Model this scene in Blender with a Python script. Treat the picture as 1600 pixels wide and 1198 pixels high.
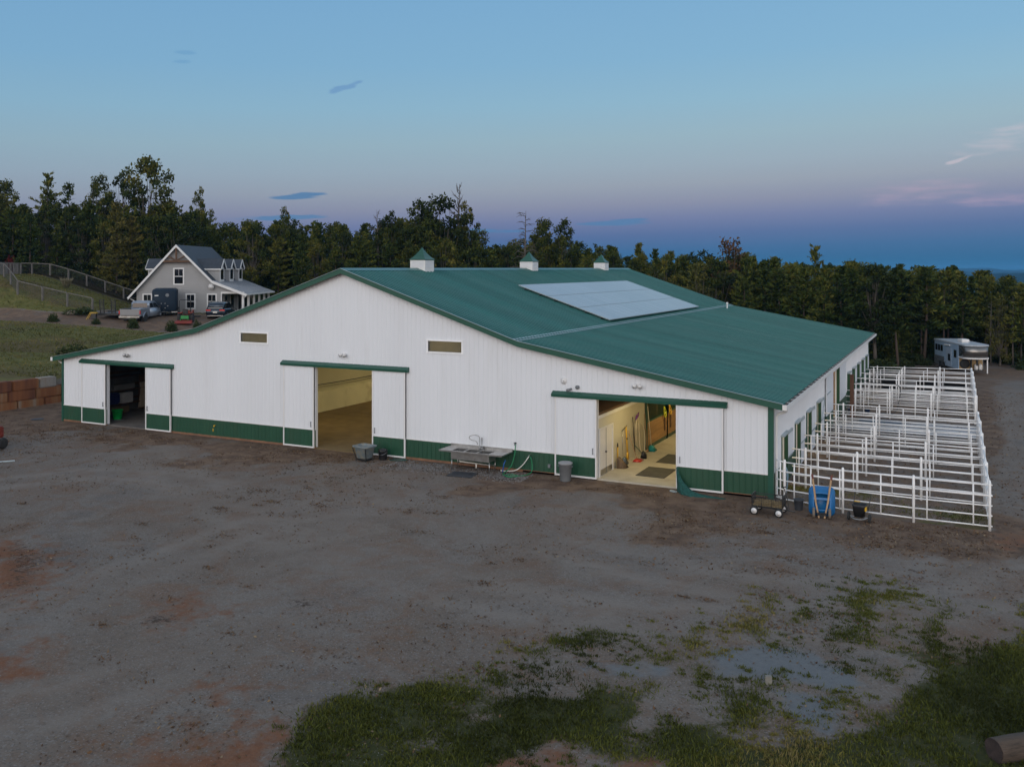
import bpy, bmesh, math, random
import numpy as np
from mathutils import Vector, Matrix
R = math.radians
for o in list(bpy.data.objects): bpy.data.objects.remove(o)
S = bpy.context.scene
COL = S.collection
# ------------------------------------------------------------------ camera
# world frame: origin at the barn's right front corner, x along its front, y along its side, z up
TH = R(26.3); CX0, CD0, HC = 9.696, 33.542, 8.6
UX, UD, VX, VD = math.cos(TH), -math.sin(TH), math.sin(TH), math.cos(TH)
FOC = 1408.0
def K(X, d):                       # metres right of / ahead of the camera -> world xy
    a, b = X - CX0, d - CD0
    return a*UX + b*UD, a*VX + b*VD
def KI(x, y):
    return CX0 + UX*x + VX*y, CD0 + UD*x + VD*y
def PD(px, d): return K((px-800)/FOC*d, d)
def G(px, py, z=0.0):
    d = FOC*(HC-z)/(py-419.0); return PD(px, d)
cam = bpy.data.cameras.new('camera'); camo = bpy.data.objects.new('camera', cam); COL.objects.link(camo)
cx, cy = K(0, 0)
camo.location = (cx, cy, HC); camo.rotation_euler = (R(90), 0, TH)
cam.sensor_width = 36; cam.lens = FOC/1600*36; cam.shift_y = -180/1600
cam.clip_end = 20000; cam.clip_start = 0.1
S.camera = camo
# ------------------------------------------------------------------ sky, sun, exposure
S.view_settings.view_transform = 'Standard'; S.view_settings.look = 'None'
S.view_settings.exposure = 0.18; S.view_settings.gamma = 1.0
W = bpy.data.worlds.new('World'); S.world = W; W.use_nodes = True
def srgb(r, g, b):
    f = lambda c: (c/255/12.92) if c/255 <= 0.04045 else ((c/255+0.055)/1.055)**2.4
    return (f(r), f(g), f(b), 1)
SUN_AZ, SUN_EL = 196.0, 9.0        # degrees clockwise from the view direction; the glow is behind the camera
def build_world():
    nt = W.node_tree; nt.nodes.clear(); N = nt.nodes.new; L = nt.links.new
    out = N('ShaderNodeOutputWorld'); bg = N('ShaderNodeBackground'); L(bg.outputs[0], out.inputs[0])
    tc = N('ShaderNodeTexCoord')
    rot = N('ShaderNodeVectorRotate'); rot.rotation_type = 'Z_AXIS'; rot.inputs['Angle'].default_value = -TH
    L(tc.outputs['Generated'], rot.inputs['Vector'])
    sep = N('ShaderNodeSeparateXYZ'); L(rot.outputs[0], sep.inputs[0])
    def M(op, a, b=None, c=None):
        n = N('ShaderNodeMath'); n.operation = op
        for i, v in enumerate((a, b, c)):
            if v is None: continue
            if isinstance(v, (int, float)): n.inputs[i].default_value = v
            else: L(v, n.inputs[i])
        return n.outputs[0]
    def ramp(fac, stops, interp='LINEAR'):
        r = N('ShaderNodeValToRGB'); r.color_ramp.interpolation = interp
        e = r.color_ramp.elements
        while len(e) < len(stops): e.new(0.5)
        for i, (p, c) in enumerate(stops): e[i].position = p; e[i].color = c
        L(fac, r.inputs[0]); return r.outputs[0]
    def mix(f, a, b, mode='MIX'):
        m = N('ShaderNodeMix'); m.data_type = 'RGBA'; m.blend_type = mode
        if isinstance(f, (int, float)): m.inputs[0].default_value = f
        else: L(f, m.inputs[0])
        for i, v in ((6, a), (7, b)):
            if isinstance(v, tuple): m.inputs[i].default_value = v
            else: L(v, m.inputs[i])
        return m.outputs[2]
    X, Y, Z = sep.outputs
    # the east: earth shadow, belt of Venus, pale blue above (elevation in tan over the azimuth)
    hor = M('SQRT', M('ADD', M('MULTIPLY', X, X), M('MULTIPLY', Y, Y)))
    el = M('DIVIDE', Z, M('MAXIMUM', hor, 0.001))
    az = M('DIVIDE', X, M('MAXIMUM', hor, 0.001))           # -0.5 left edge, 0.5 right edge
    els = M('ADD', el, M('MULTIPLY', az, -0.028))            # the shadow band rides higher on the right
    fac = M('MULTIPLY', M('MAXIMUM', els, 0.0), 2.3)
    east = ramp(fac, [(0.0, srgb(34,98,144)), (0.035, srgb(42,100,150)), (0.075, srgb(66,102,154)), (0.115, srgb(96,114,160)),
        (0.155, srgb(122,131,163)), (0.20, srgb(136,147,170)), (0.25, srgb(139,157,179)), (0.32, srgb(138,165,186)), (0.41, srgb(130,168,196)),
        (0.52, srgb(120,164,200)), (0.75, srgb(112,158,200)), (1.0, srgb(104,150,196))])
    east = mix(M('MULTIPLY_ADD', az, 0.55, 0.28), mix(1.0, east, (0.84, 0.89, 0.88, 1), 'MULTIPLY'), mix(1.0, east, (1.09, 1.07, 0.98, 1), 'MULTIPLY'))
    # clouds: small blue wisps and the pink streaks on the right, as directions in the sky
    nz = N('ShaderNodeTexNoise'); nz.inputs['Scale'].default_value = 1.0; nz.inputs['Detail'].default_value = 5
    cmb = N('ShaderNodeCombineXYZ'); L(M('MULTIPLY', az, 38.0), cmb.inputs[0]); L(M('MULTIPLY', el, 190.0), cmb.inputs[1]); L(cmb.outputs[0], nz.inputs['Vector'])
    nf = M('SUBTRACT', nz.outputs['Fac'], 0.5)
    taz = M('DIVIDE', X, M('MAXIMUM', Y, 0.001))
    tel = M('DIVIDE', Z, M('MAXIMUM', Y, 0.001))
    def blob(px, py, rx, ry, slope=0.0, amp=2.4, soft=0.8):
        a0, e0 = (px-800)/FOC, (419-py)/FOC
        dx = M('SUBTRACT', taz, a0)
        dy = M('SUBTRACT', M('SUBTRACT', tel, e0), M('MULTIPLY', dx, slope))
        q = M('ADD', M('POWER', M('ABSOLUTE', M('MULTIPLY', dx, FOC/rx)), 2.0), M('POWER', M('ABSOLUTE', M('MULTIPLY', dy, FOC/ry)), 2.0))
        v = M('SUBTRACT', M('MULTIPLY_ADD', nf, amp, 1.0), q)
        n = N('ShaderNodeMapRange'); n.interpolation_type = 'SMOOTHSTEP'; n.inputs[1].default_value = 0; n.inputs[2].default_value = soft
        L(v, n.inputs[0]); return n.outputs[0]
    front = M('GREATER_THAN', Y, 0.1)
    def layer(col, blobs, c, k):
        acc = None
        for b in blobs:
            o = blob(*b); acc = o if acc is None else M('MAXIMUM', acc, o)
        return mix(M('MULTIPLY', M('MULTIPLY', acc, k), front), col, c)
    east = layer(east, [(283,97,17,4), (287,82,20,4,-0.05)], srgb(92,142,182), 0.6)
    east = layer(east, [(536,138,24,5,0.25,4.0), (553,131,18,4,0.35,4.0)], srgb(88,132,178), 0.7)
    east = layer(east, [(460,308,44,5,0.02,1.6), (480,304,36,4,0.03,2.6)], srgb(52,108,156), 0.9)
    east = layer(east, [(958,349,64,5,0.02,1.6), (985,344,40,3,0.05,2.2), (740,361,90,4,0.0,2.0), (440,340,80,5,0.03,2.0)], srgb(52,112,160), 0.8)
    east = layer(east, [(1560,222,75,20,0.22,3.2,2.4), (1590,202,70,14,0.12,3.2,2.2), (1496,251,24,4,0.3,2.6)], srgb(190,178,190), 0.55)
    east = layer(east, [(1440,300,125,24,0.10,2.6,2.6), (1560,312,120,12,0.05,2.6,2.4)], srgb(164,146,172), 0.72)
    # overhead and the bright western half behind the camera
    over = ramp(Z, [(0.0, (0.72,0.60,0.52,1)), (0.10, (1.40,1.27,1.17,1)), (0.25, (1.60,1.58,1.60,1)), (0.5, (0.58,0.66,0.77,1)), (1.0, (0.22,0.30,0.41,1))])
    back = M('MULTIPLY_ADD', Y, -0.5, 0.5)
    upf = N('ShaderNodeMapRange'); upf.interpolation_type = 'SMOOTHSTEP'; upf.inputs[1].default_value = 0.30; upf.inputs[2].default_value = 0.8; L(Z, upf.inputs[0])
    bkf = N('ShaderNodeMapRange'); bkf.interpolation_type = 'SMOOTHSTEP'; bkf.inputs[1].default_value = 0.36; bkf.inputs[2].default_value = 0.8; L(back, bkf.inputs[0])
    col = mix(M('MAXIMUM', upf.outputs[0], bkf.outputs[0]), east, over)
    col = mix(M('LESS_THAN', Z, -0.002), col, (0.03,0.05,0.06,1))
    # the physical sky of a very low sun adds the last glow
    sky = N('ShaderNodeTexSky'); sky.sky_type = 'NISHITA'; sky.sun_disc = False
    sky.sun_elevation = R(SUN_EL*0.2); sky.sun_rotation = R(SUN_AZ) - TH
    col = mix(0.02, col, sky.outputs[0], 'ADD')
    L(col, bg.inputs[0]); bg.inputs[1].default_value = 1.0
build_world()
sl = bpy.data.lights.new('sun', 'SUN'); so = bpy.data.objects.new('sun', sl); COL.objects.link(so)
sl.energy = 0.62; sl.angle = R(50); sl.color = (1.0, 0.94, 0.89)
_a = R(SUN_AZ)                      # clockwise from view direction -> world
_sd = Vector((*[c for c in K(math.sin(_a)+0, math.cos(_a))], 0)) - Vector((cx, cy, 0))
_sd = Vector((_sd.x, _sd.y, 0)).normalized()*math.cos(R(SUN_EL+9)) + Vector((0, 0, math.sin(R(SUN_EL+9))))
so.rotation_euler = _sd.to_track_quat('Z', 'Y').to_euler()
S.cycles.max_bounces = 6; S.cycles.diffuse_bounces = 3; S.cycles.glossy_bounces = 3; S.cycles.transmission_bounces = 6
S.cycles.transparent_max_bounces = 8; S.cycles.use_denoising = True; S.cycles.volume_bounces = 0
S.cycles.sample_clamp_indirect = 4
# ------------------------------------------------------------------ helpers
def newmat(name):
    m = bpy.data.materials.new(name); m.use_nodes = True
    nt = m.node_tree; b = nt.nodes['Principled BSDF']
    return m, nt, b
def lin(c): return tuple(c[:3]) + (1,)
def mat(name, col, rough=0.6, var=0.15, scale=3.0, metal=0.0, bump=0.0, bscale=None, spec=0.5, stretch=(1,1,1), dirt=None, dscale=1.2, dlo=0.5, dhi=0.75):
    m, nt, b = newmat(name); N = nt.nodes.new; L = nt.links.new
    tc = N('ShaderNodeTexCoord'); mp = N('ShaderNodeMapping'); mp.inputs['Scale'].default_value = stretch; L(tc.outputs['Object'], mp.inputs[0])
    n = N('ShaderNodeTexNoise'); n.inputs['Scale'].default_value = scale; n.inputs['Detail'].default_value = 6; n.inputs['Roughness'].default_value = 0.6
    L(mp.outputs[0], n.inputs['Vector'])
    r = N('ShaderNodeValToRGB'); e = r.color_ramp.elements
    e[0].position = 0.3; e[0].color = tuple(c*(1-var) for c in col[:3]) + (1,)
    e[1].position = 0.7; e[1].color = tuple(min(1, c*(1+var)) for c in col[:3]) + (1,)
    L(n.outputs['Fac'], r.inputs[0]); c = r.outputs[0]
    if dirt:
        n2 = N('ShaderNodeTexNoise'); n2.inputs['Scale'].default_value = dscale; n2.inputs['Detail'].default_value = 8; n2.inputs['Roughness'].default_value = 0.7; L(mp.outputs[0], n2.inputs['Vector'])
        mr = N('ShaderNodeMapRange'); mr.inputs[1].default_value = dlo; mr.inputs[2].default_value = dhi; L(n2.outputs['Fac'], mr.inputs[0])
        mx = N('ShaderNodeMix'); mx.data_type = 'RGBA'; L(mr.outputs[0], mx.inputs[0]); L(c, mx.inputs[6]); mx.inputs[7].default_value = lin(dirt); c = mx.outputs[2]
    L(c, b.inputs['Base Color'])
    b.inputs['Roughness'].default_value = rough; b.inputs['Metallic'].default_value = metal; b.inputs['Specular IOR Level'].default_value = spec
    if bump:
        bp = N('ShaderNodeBump'); bp.inputs['Strength'].default_value = bump; bp.inputs['Distance'].default_value = 0.02
        nb = N('ShaderNodeTexNoise'); nb.inputs['Scale'].default_value = bscale or scale*6; nb.inputs['Detail'].default_value = 6; L(mp.outputs[0], nb.inputs['Vector'])
        L(nb.outputs['Fac'], bp.inputs['Height']); L(bp.outputs[0], b.inputs['Normal'])
    return m
def tag(o, label=None, cat=None, group=None, kind=None):
    if label: o['label'] = label
    if cat: o['category'] = cat
    if group: o['group'] = group
    if kind: o['kind'] = kind
    return o
def thing(name, label, cat, loc=(0,0,0), rz=0.0, group=None):
    o = bpy.data.objects.new(name, None); COL.objects.link(o); o.empty_display_size = 0.2
    o.location = loc; o.rotation_euler = (0, 0, rz)
    return tag(o, label, cat, group)
def copy_tree(o, parent=None):
    c = o.copy(); COL.objects.link(c)
    if parent: c.parent = parent
    for ch in o.children: copy_tree(ch, c)
    return c
class MB:
    def __init__(s): s.v = []; s.f = []
    def add(s, vs, fs):
        n = len(s.v); s.v += [tuple(p) for p in vs]; s.f += [tuple(i+n for i in f) for f in fs]; return s
    def box(s, x0, x1, y0, y1, z0, z1):
        return s.add([(x0,y0,z0),(x1,y0,z0),(x1,y1,z0),(x0,y1,z0),(x0,y0,z1),(x1,y0,z1),(x1,y1,z1),(x0,y1,z1)],
                     [(0,3,2,1),(4,5,6,7),(0,1,5,4),(1,2,6,5),(2,3,7,6),(3,0,4,7)])
    def bar(s, p, q, w, h, up=(0,0,1)):          # oriented box centred on p-q, w sideways, h along up
        p, q, up = Vector(p), Vector(q), Vector(up); d = (q-p).normalized()
        sd = d.cross(up)
        if sd.length < 1e-4: sd = d.cross(Vector((1,0,0)))
        sd.normalize(); up = sd.cross(d)
        vs = [c + sd*a*w/2 + up*b*h/2 for c in (p, q) for a, b in ((-1,-1),(1,-1),(1,1),(-1,1))]
        return s.add(vs, [(3,2,1,0),(4,5,6,7),(0,1,5,4),(1,2,6,5),(2,3,7,6),(3,0,4,7)])
    def prism(s, poly, axis, a0, a1):            # poly in the other two axes (cyclic order x,y,z minus axis)
        def P(u, v, a): return {'x': (a,u,v), 'y': (u,a,v), 'z': (u,v,a)}[axis]
        n = len(poly)
        vs = [P(u,v,a0) for u,v in poly] + [P(u,v,a1) for u,v in poly]
        fs = [tuple(range(n)), tuple(range(2*n-1, n-1, -1))] + [(i, n+i, n+(i+1)%n, (i+1)%n) for i in range(n)]
        return s.add(vs, fs)
    def tube(s, pts, r, n=8, cap=True):
        pts = [Vector(p) for p in pts]; k = len(pts); rs = r if isinstance(r, (list, tuple)) else [r]*k
        rings = []
        ref = None
        for i, p in enumerate(pts):
            d = (pts[min(i+1,k-1)] - pts[max(i-1,0)]).normalized()
            if ref is None or abs(d.dot(ref)) > 0.99: ref = Vector((0,0,1)) if abs(d.z) < 0.9 else Vector((1,0,0))
            a = d.cross(ref).normalized(); b = d.cross(a).normalized(); ref = -d.cross(a).cross(d).cross(d) if False else ref
            rings.append([p + (a*math.cos(2*math.pi*j/n) + b*math.sin(2*math.pi*j/n))*rs[i] for j in range(n)])
        vs = [v for rg in rings for v in rg]
        fs = [(i*n+j, i*n+(j+1)%n, (i+1)*n+(j+1)%n, (i+1)*n+j) for i in range(k-1) for j in range(n)]
        if cap: fs += [tuple(range(n-1,-1,-1)), tuple((k-1)*n+j for j in range(n))]
        return s.add(vs, fs)
    def lathe(s, prof, c=(0,0,0), n=20, axis='z', cap=True):   # prof: (r, a) pairs
        def P(r, a, t):
            u, v = r*math.cos(t), r*math.sin(t)
            return {'z': (c[0]+u, c[1]+v, c[2]+a), 'y': (c[0]+u, c[1]+a, c[2]+v), 'x': (c[0]+a, c[1]+u, c[2]+v)}[axis]
        k = len(prof); vs = [P(r, a, 2*math.pi*j/n) for r, a in prof for j in range(n)]
        fs = [(i*n+j, i*n+(j+1)%n, (i+1)*n+(j+1)%n, (i+1)*n+j) for i in range(k-1) for j in range(n)]
        if cap: fs += [tuple(range(n)), tuple((k-1)*n+j for j in range(n))]
        return s.add(vs, fs)
    def loft(s, rings, cap=True):
        n = len(rings[0]); k = len(rings)
        fs = [(i*n+j, i*n+(j+1)%n, (i+1)*n+(j+1)%n, (i+1)*n+j) for i in range(k-1) for j in range(n)]
        if cap: fs += [tuple(range(n-1,-1,-1)), tuple((k-1)*n+j for j in range(n))]
        return s.add([v for r in rings for v in r], fs)
    def build(s, name, m, parent=None, smooth=False, bevel=0.0, loc=None, rot=None):
        me = bpy.data.meshes.new(name); me.from_pydata(s.v, [], s.f)
        bm = bmesh.new(); bm.from_mesh(me)
        bmesh.ops.recalc_face_normals(bm, faces=bm.faces)
        if bevel: bmesh.ops.bevel(bm, geom=[e for e in bm.edges if e.calc_face_angle(0) > 0.3], offset=bevel, segments=2, affect='EDGES', clamp_overlap=True)
        bm.to_mesh(me); bm.free()
        if smooth:
            for p in me.polygons: p.use_smooth = True
        me.materials.append(m)
        o = bpy.data.objects.new(name, me); COL.objects.link(o)
        if parent: o.parent = parent
        if loc: o.location = loc
        if rot: o.rotation_euler = rot
        return o
def npmesh(name, V, F, m, attr=None, kind=3):
    """numpy verts (n,3), faces (k,kind); optional per-vertex float attribute 'rnd'"""
    me = bpy.data.meshes.new(name); V = np.asarray(V, np.float32); F = np.asarray(F, np.int32)
    me.vertices.add(len(V)); me.vertices.foreach_set('co', V.ravel())
    me.loops.add(F.size); me.loops.foreach_set('vertex_index', F.ravel())
    me.polygons.add(len(F)); me.polygons.foreach_set('loop_start', np.arange(0, F.size, kind, dtype=np.int32))
    me.polygons.foreach_set('loop_total', np.full(len(F), kind, np.int32))
    me.update(calc_edges=True)
    if attr is not None:
        a = me.attributes.new('tone', 'FLOAT', 'POINT'); a.data.foreach_set('value', np.asarray(attr, np.float32))
    me.materials.append(m); return me
def rrect(w, h, r, n=4, cx=0.0, cy=0.0):
    pts = []
    for sx, sy, a0 in ((1,1,0),(-1,1,90),(-1,-1,180),(1,-1,270)):
        for i in range(n+1):
            a = R(a0 + 90*i/n); pts.append((cx + sx*(w/2-r) + r*math.cos(a), cy + sy*(h/2-r) + r*math.sin(a)))
    return pts
def sm(t): t = np.clip(t, 0, 1); return t*t*(3-2*t)
# ------------------------------------------------------------------ materials
M_WALL = mat('white_metal_siding', (0.70,0.715,0.745), 0.45, 0.03, 0.5, stretch=(1,1,0.15), dirt=(0.60,0.60,0.60), dscale=0.8, dlo=0.55, dhi=0.95)
M_WHITE = mat('white_trim', (0.70,0.69,0.68), 0.45, 0.04, 2)
M_GREEN = mat('dark_green_metal', (0.014,0.066,0.036), 0.42, 0.12, 0.8, stretch=(1,1,0.4), dirt=(0.035,0.07,0.04), dscale=1.0, dlo=0.5, dhi=0.9)
M_TRIM = mat('green_trim', (0.014,0.078,0.052), 0.35, 0.08, 1.5)
M_ROOF = mat('green_metal_roof', (0.021,0.118,0.110), 0.33, 0.25, 1.1, stretch=(0.06,1,0.06), spec=0.5, dirt=(0.046,0.150,0.143), dscale=0.7, dlo=0.45, dhi=0.72, bump=0.25, bscale=1.6)  # the paler streaks in the dirt slot paint gloss into the roof colour
M_PALE = mat('pale_metal_flashing', (0.34,0.40,0.42), 0.35, 0.1, 2, metal=0.2)
M_SKIRT = mat('weathered_skirt_board', (0.20,0.10,0.055), 0.8, 0.35, 2.5, dirt=(0.08,0.06,0.05))
M_CONC = mat('concrete_floor', (0.42,0.38,0.30), 0.6, 0.12, 1.2, dirt=(0.30,0.25,0.18), dscale=0.8)
M_SAND = mat('arena_sand', (0.155,0.108,0.050), 0.95, 0.25, 1.2, bump=0.5, bscale=5)
M_CREAM = mat('cream_wall', (0.56,0.53,0.42), 0.6, 0.05, 1.0)
M_WOOD = mat('stall_wood', (0.36,0.205,0.085), 0.6, 0.25, 1.5, stretch=(1,0.4,6))
M_DKWOOD = mat('brown_timber', (0.09,0.045,0.022), 0.7, 0.3, 3)
M_BLACK = mat('black_plastic', (0.012,0.012,0.014), 0.5, 0.2, 5)
M_RUBBER = mat('black_rubber', (0.02,0.02,0.02), 0.8, 0.3, 6)
M_STEEL = mat('stainless_steel', (0.38,0.375,0.37), 0.30, 0.2, 2, metal=0.85, dirt=(0.22,0.19,0.16), dscale=2.5, dlo=0.5, dhi=0.8)
M_GREYP = mat('grey_plastic', (0.16,0.17,0.18), 0.5, 0.12, 3)
M_FENCE = mat('white_pipe_paint', (0.80,0.79,0.78), 0.40, 0.06, 4, dirt=(0.42,0.36,0.31), dscale=2.5, dlo=0.58, dhi=0.85)
M_GUTTER = mat('leaf_filled_gutter', (0.050,0.030,0.022), 0.9, 0.5, 6)
M_BLUE = mat('blue_tray_plastic', (0.008,0.125,0.33), 0.4, 0.12, 3, dirt=(0.03,0.13,0.25), dscale=4)
M_HANDLE = mat('ash_handle_wood', (0.40,0.25,0.13), 0.6, 0.2, 5)
M_HOSE = mat('green_hose', (0.005,0.19,0.07), 0.45, 0.1, 4)
M_YEL = mat('yellow_plastic', (0.62,0.36,0.02), 0.5, 0.1, 4)
M_RED = mat('red_paint', (0.40,0.022,0.015), 0.4, 0.1, 4)
M_ORANGE = mat('orange_paint', (0.55,0.07,0.02), 0.4, 0.1, 4)
M_STRAW = mat('straw', (0.30,0.22,0.11), 0.9, 0.45, 14)
M_DARKMETAL = mat('dark_painted_steel', (0.016,0.017,0.018), 0.45, 0.2, 5)
M_PVC = mat('white_pvc', (0.70,0.68,0.64), 0.4, 0.05, 3)
M_BARK = mat('pine_bark', (0.070,0.048,0.036), 0.9, 0.35, 4, stretch=(1,1,0.3))
M_GREYBARK = mat('grey_bark', (0.095,0.080,0.066), 0.9, 0.35, 4, stretch=(1,1,0.3))
def glass(name, col, rough=0.03, trans=0.0, spec=0.8):
    m, nt, b = newmat(name); N = nt.nodes.new; L = nt.links.new
    n = N('ShaderNodeTexNoise'); n.inputs['Scale'].default_value = 1.3
    r = N('ShaderNodeValToRGB'); r.color_ramp.elements[0].color = tuple(c*0.8 for c in col)+(1,); r.color_ramp.elements[1].color = tuple(c*1.2 for c in col)+(1,)
    L(n.outputs[0], r.inputs[0]); L(r.outputs[0], b.inputs['Base Color'])
    b.inputs['Roughness'].default_value = rough; b.inputs['Specular IOR Level'].default_value = spec
    b.inputs['Transmission Weight'].default_value = trans
    return m
M_GLASS = glass('dark_window_glass', (0.010,0.011,0.013))
M_CLEAR = glass('clear_window_glass', (0.62,0.60,0.50), 0.02, 0.9, 0.5)
# ------------------------------------------------------------------ terrain
def zt(x, y):
    x = np.asarray(x, float); y = np.asarray(y, float)
    X = CX0 + UX*x + VX*y; d = CD0 + UD*x + VD*y
    cw = 0.5 + 11.5*sm((y-12)/10)
    w = 27 - 12*sm((y-18)/18)
    z = 1.72*sm((-45.1-x)/cw) + 2.25*sm((-45.5-x)/w)
    th_ = np.clip((-38.0 - X - (d-88)*0.22)/13, 0, 1); hill = 3.9*(0.75*th_ + 0.25*sm(th_))*sm((d-82)/9)*(1-0.4*sm((d-125)/30))
    z = z + hill
    back = sm((y-41)/10)*sm((x+46)/10)                      # ground behind the barn, falling to the right
    z = z + back*(3.6*sm((-8-x)/34))*(1-sm((-45.1-x)/12))
    z = z - 1.25*sm((d-60)/25)*sm((X-2)/24)
    z = z - 75*sm((d-190)/700)
    return z
rng = np.random.default_rng(7)
def axis(lo, hi, step, far):
    a = list(np.arange(lo, hi+1e-6, step)); g = step
    up = [a[-1]]; dn = [a[0]]
    while up[-1] < far: g *= 1.25; up.append(up[-1]+g)
    g = step
    while dn[-1] > -far: g *= 1.25; dn.append(dn[-1]-g)
    return np.array(dn[:0:-1] + a + up[1:])
def poly_mask(px, py, pts, soft):
    """signed-distance style soft mask of a polygon"""
    ins = np.zeros(px.shape, bool); dmin = np.full(px.shape, 1e9); n = len(pts)
    for i in range(n):
        x1, y1 = pts[i]; x2, y2 = pts[(i+1) % n]
        c = ((y1 > py) != (y2 > py)) & (px < (x2-x1)*(py-y1)/((y2-y1) or 1e-9)+x1); ins ^= c
        ex, ey = x2-x1, y2-y1; t = np.clip(((px-x1)*ex+(py-y1)*ey)/(ex*ex+ey*ey), 0, 1)
        dmin = np.minimum(dmin, np.hypot(px-x1-t*ex, py-y1-t*ey))
    return sm(0.5 + np.where(ins, dmin, -dmin)/(2*soft))
def ring(pts): return [G(*p) for p in pts]
GRASS_CORE = ring([(440,1260),(450,1165),(478,1118),(520,1092),(600,1085),(660,1070),(740,1083),(820,1095),(900,1105),(1000,1112),(1075,1135),(1130,1160),(1180,1168),(1290,1160),(1370,1130),(1430,1085),(1500,1040),(1570,1010),(1640,985),(1800,990),(1800,1260)])
GRASS_THIN = ring([(440,1260),(470,1130),(560,1080),(640,1058),(740,1035),(860,985),(960,975),(1040,990),(1120,960),(1180,925),(1270,930),(1360,905),(1450,935),(1600,930),(1800,940),(1800,1260)])
SILT = [ring([(1085,1030),(1130,1008),(1210,1002),(1270,1018),(1330,1045),(1365,1078),(1300,1082),(1200,1062),(1120,1060)]),
        ring([(890,1040),(1000,1030),(1060,1045),(1040,1058),(940,1056)]), ring([(1200,1075),(1300,1080),(1330,1110),(1300,1150),(1240,1130)])]
CLAY = [ring([(100,1260),(130,1195),(240,1160),(340,1140),(450,1130),(440,1200),(470,1260)]), ring([(240,940),(310,930),(330,960),(250,985)]), ring([(-60,1005),(60,1015),(70,1050),(-60,1075)]), ring([(-60,840),(60,850),(90,900),(30,940),(-60,930)]),
        ring([(835,1170),(870,1150),(905,1160),(960,1190),(1040,1180),(1060,1260),(740,1260),(760,1195)]), ring([(330,1070),(390,1080),(360,1110),(310,1090)]), ring([(1560,835),(1640,840),(1640,870),(1570,855)])]
HOLE = ring([(762,742),(790,736),(818,742),(805,752),(775,752)])
BEDS = [HOLE, ring([(200,985),(235,960),(278,962),(268,976),(214,978)]), ring([(452,938),(480,934),(495,946),(462,952)]), ring([(0,850),(40,840),(80,870),(60,915),(0,930)])]
xs = axis(-84, 46, 0.4, 7000); ys = axis(-30, 84, 0.4, 7000)
gx, gy = np.meshgrid(xs, ys); 
gxf, gyf = gx.ravel(), gy.ravel(); gz = zt(gxf, gyf)
def arc(pts, n=14):
    P = [Vector((p[0], p[1], 0)) for p in pts]; out = []
    for i in range(len(P)-1):
        p0, p1, p2, p3 = P[max(i-1,0)], P[i], P[i+1], P[min(i+2,len(P)-1)]
        for k in range(n):
            t = k/n; q = 0.5*((2*p1)+(-p0+p2)*t+(2*p0-5*p1+4*p2-p3)*t*t+(-p0+3*p1-3*p2+p3)*t**3); out.append((q.x, q.y))
    return out + [(P[-1].x, P[-1].y)]
DRIVE = ring([(1552,600),(1600,606),(1720,640),(1760,860),(1640,830),(1598,750),(1578,680),(1562,640)])
TRACKS = [arc(ring(q)) for q in ([(1600,640),(1590,800),(1480,900),(1200,920),(900,860),(640,780),(530,712)], [(1640,900),(1350,960),(950,960),(560,880),(300,760),(200,676)],
          [(-40,1000),(200,900),(480,800),(700,800),(860,830),(1000,760)], [(-40,760),(200,740),(420,790),(640,900),(900,960)], [(-60,1120),(150,1080),(330,980),(500,850),(540,715)])]
def mottle(x, y, seed, scales=((0.9,1.0),(2.3,0.6),(5.1,0.4))):
    r = np.random.default_rng(seed); o = 0
    for s, a in scales:
        for _ in range(5):
            th = r.uniform(0, 6.28); ph = r.uniform(0, 6.28); k = s*r.uniform(0.7, 1.3)
            o = o + a*np.sin(k*(x*math.cos(th)+y*math.sin(th))+ph)
    return o/3.0
near = (gxf > -90) & (gxf < 60) & (gyf > -60) & (gyf < 120)
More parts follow.
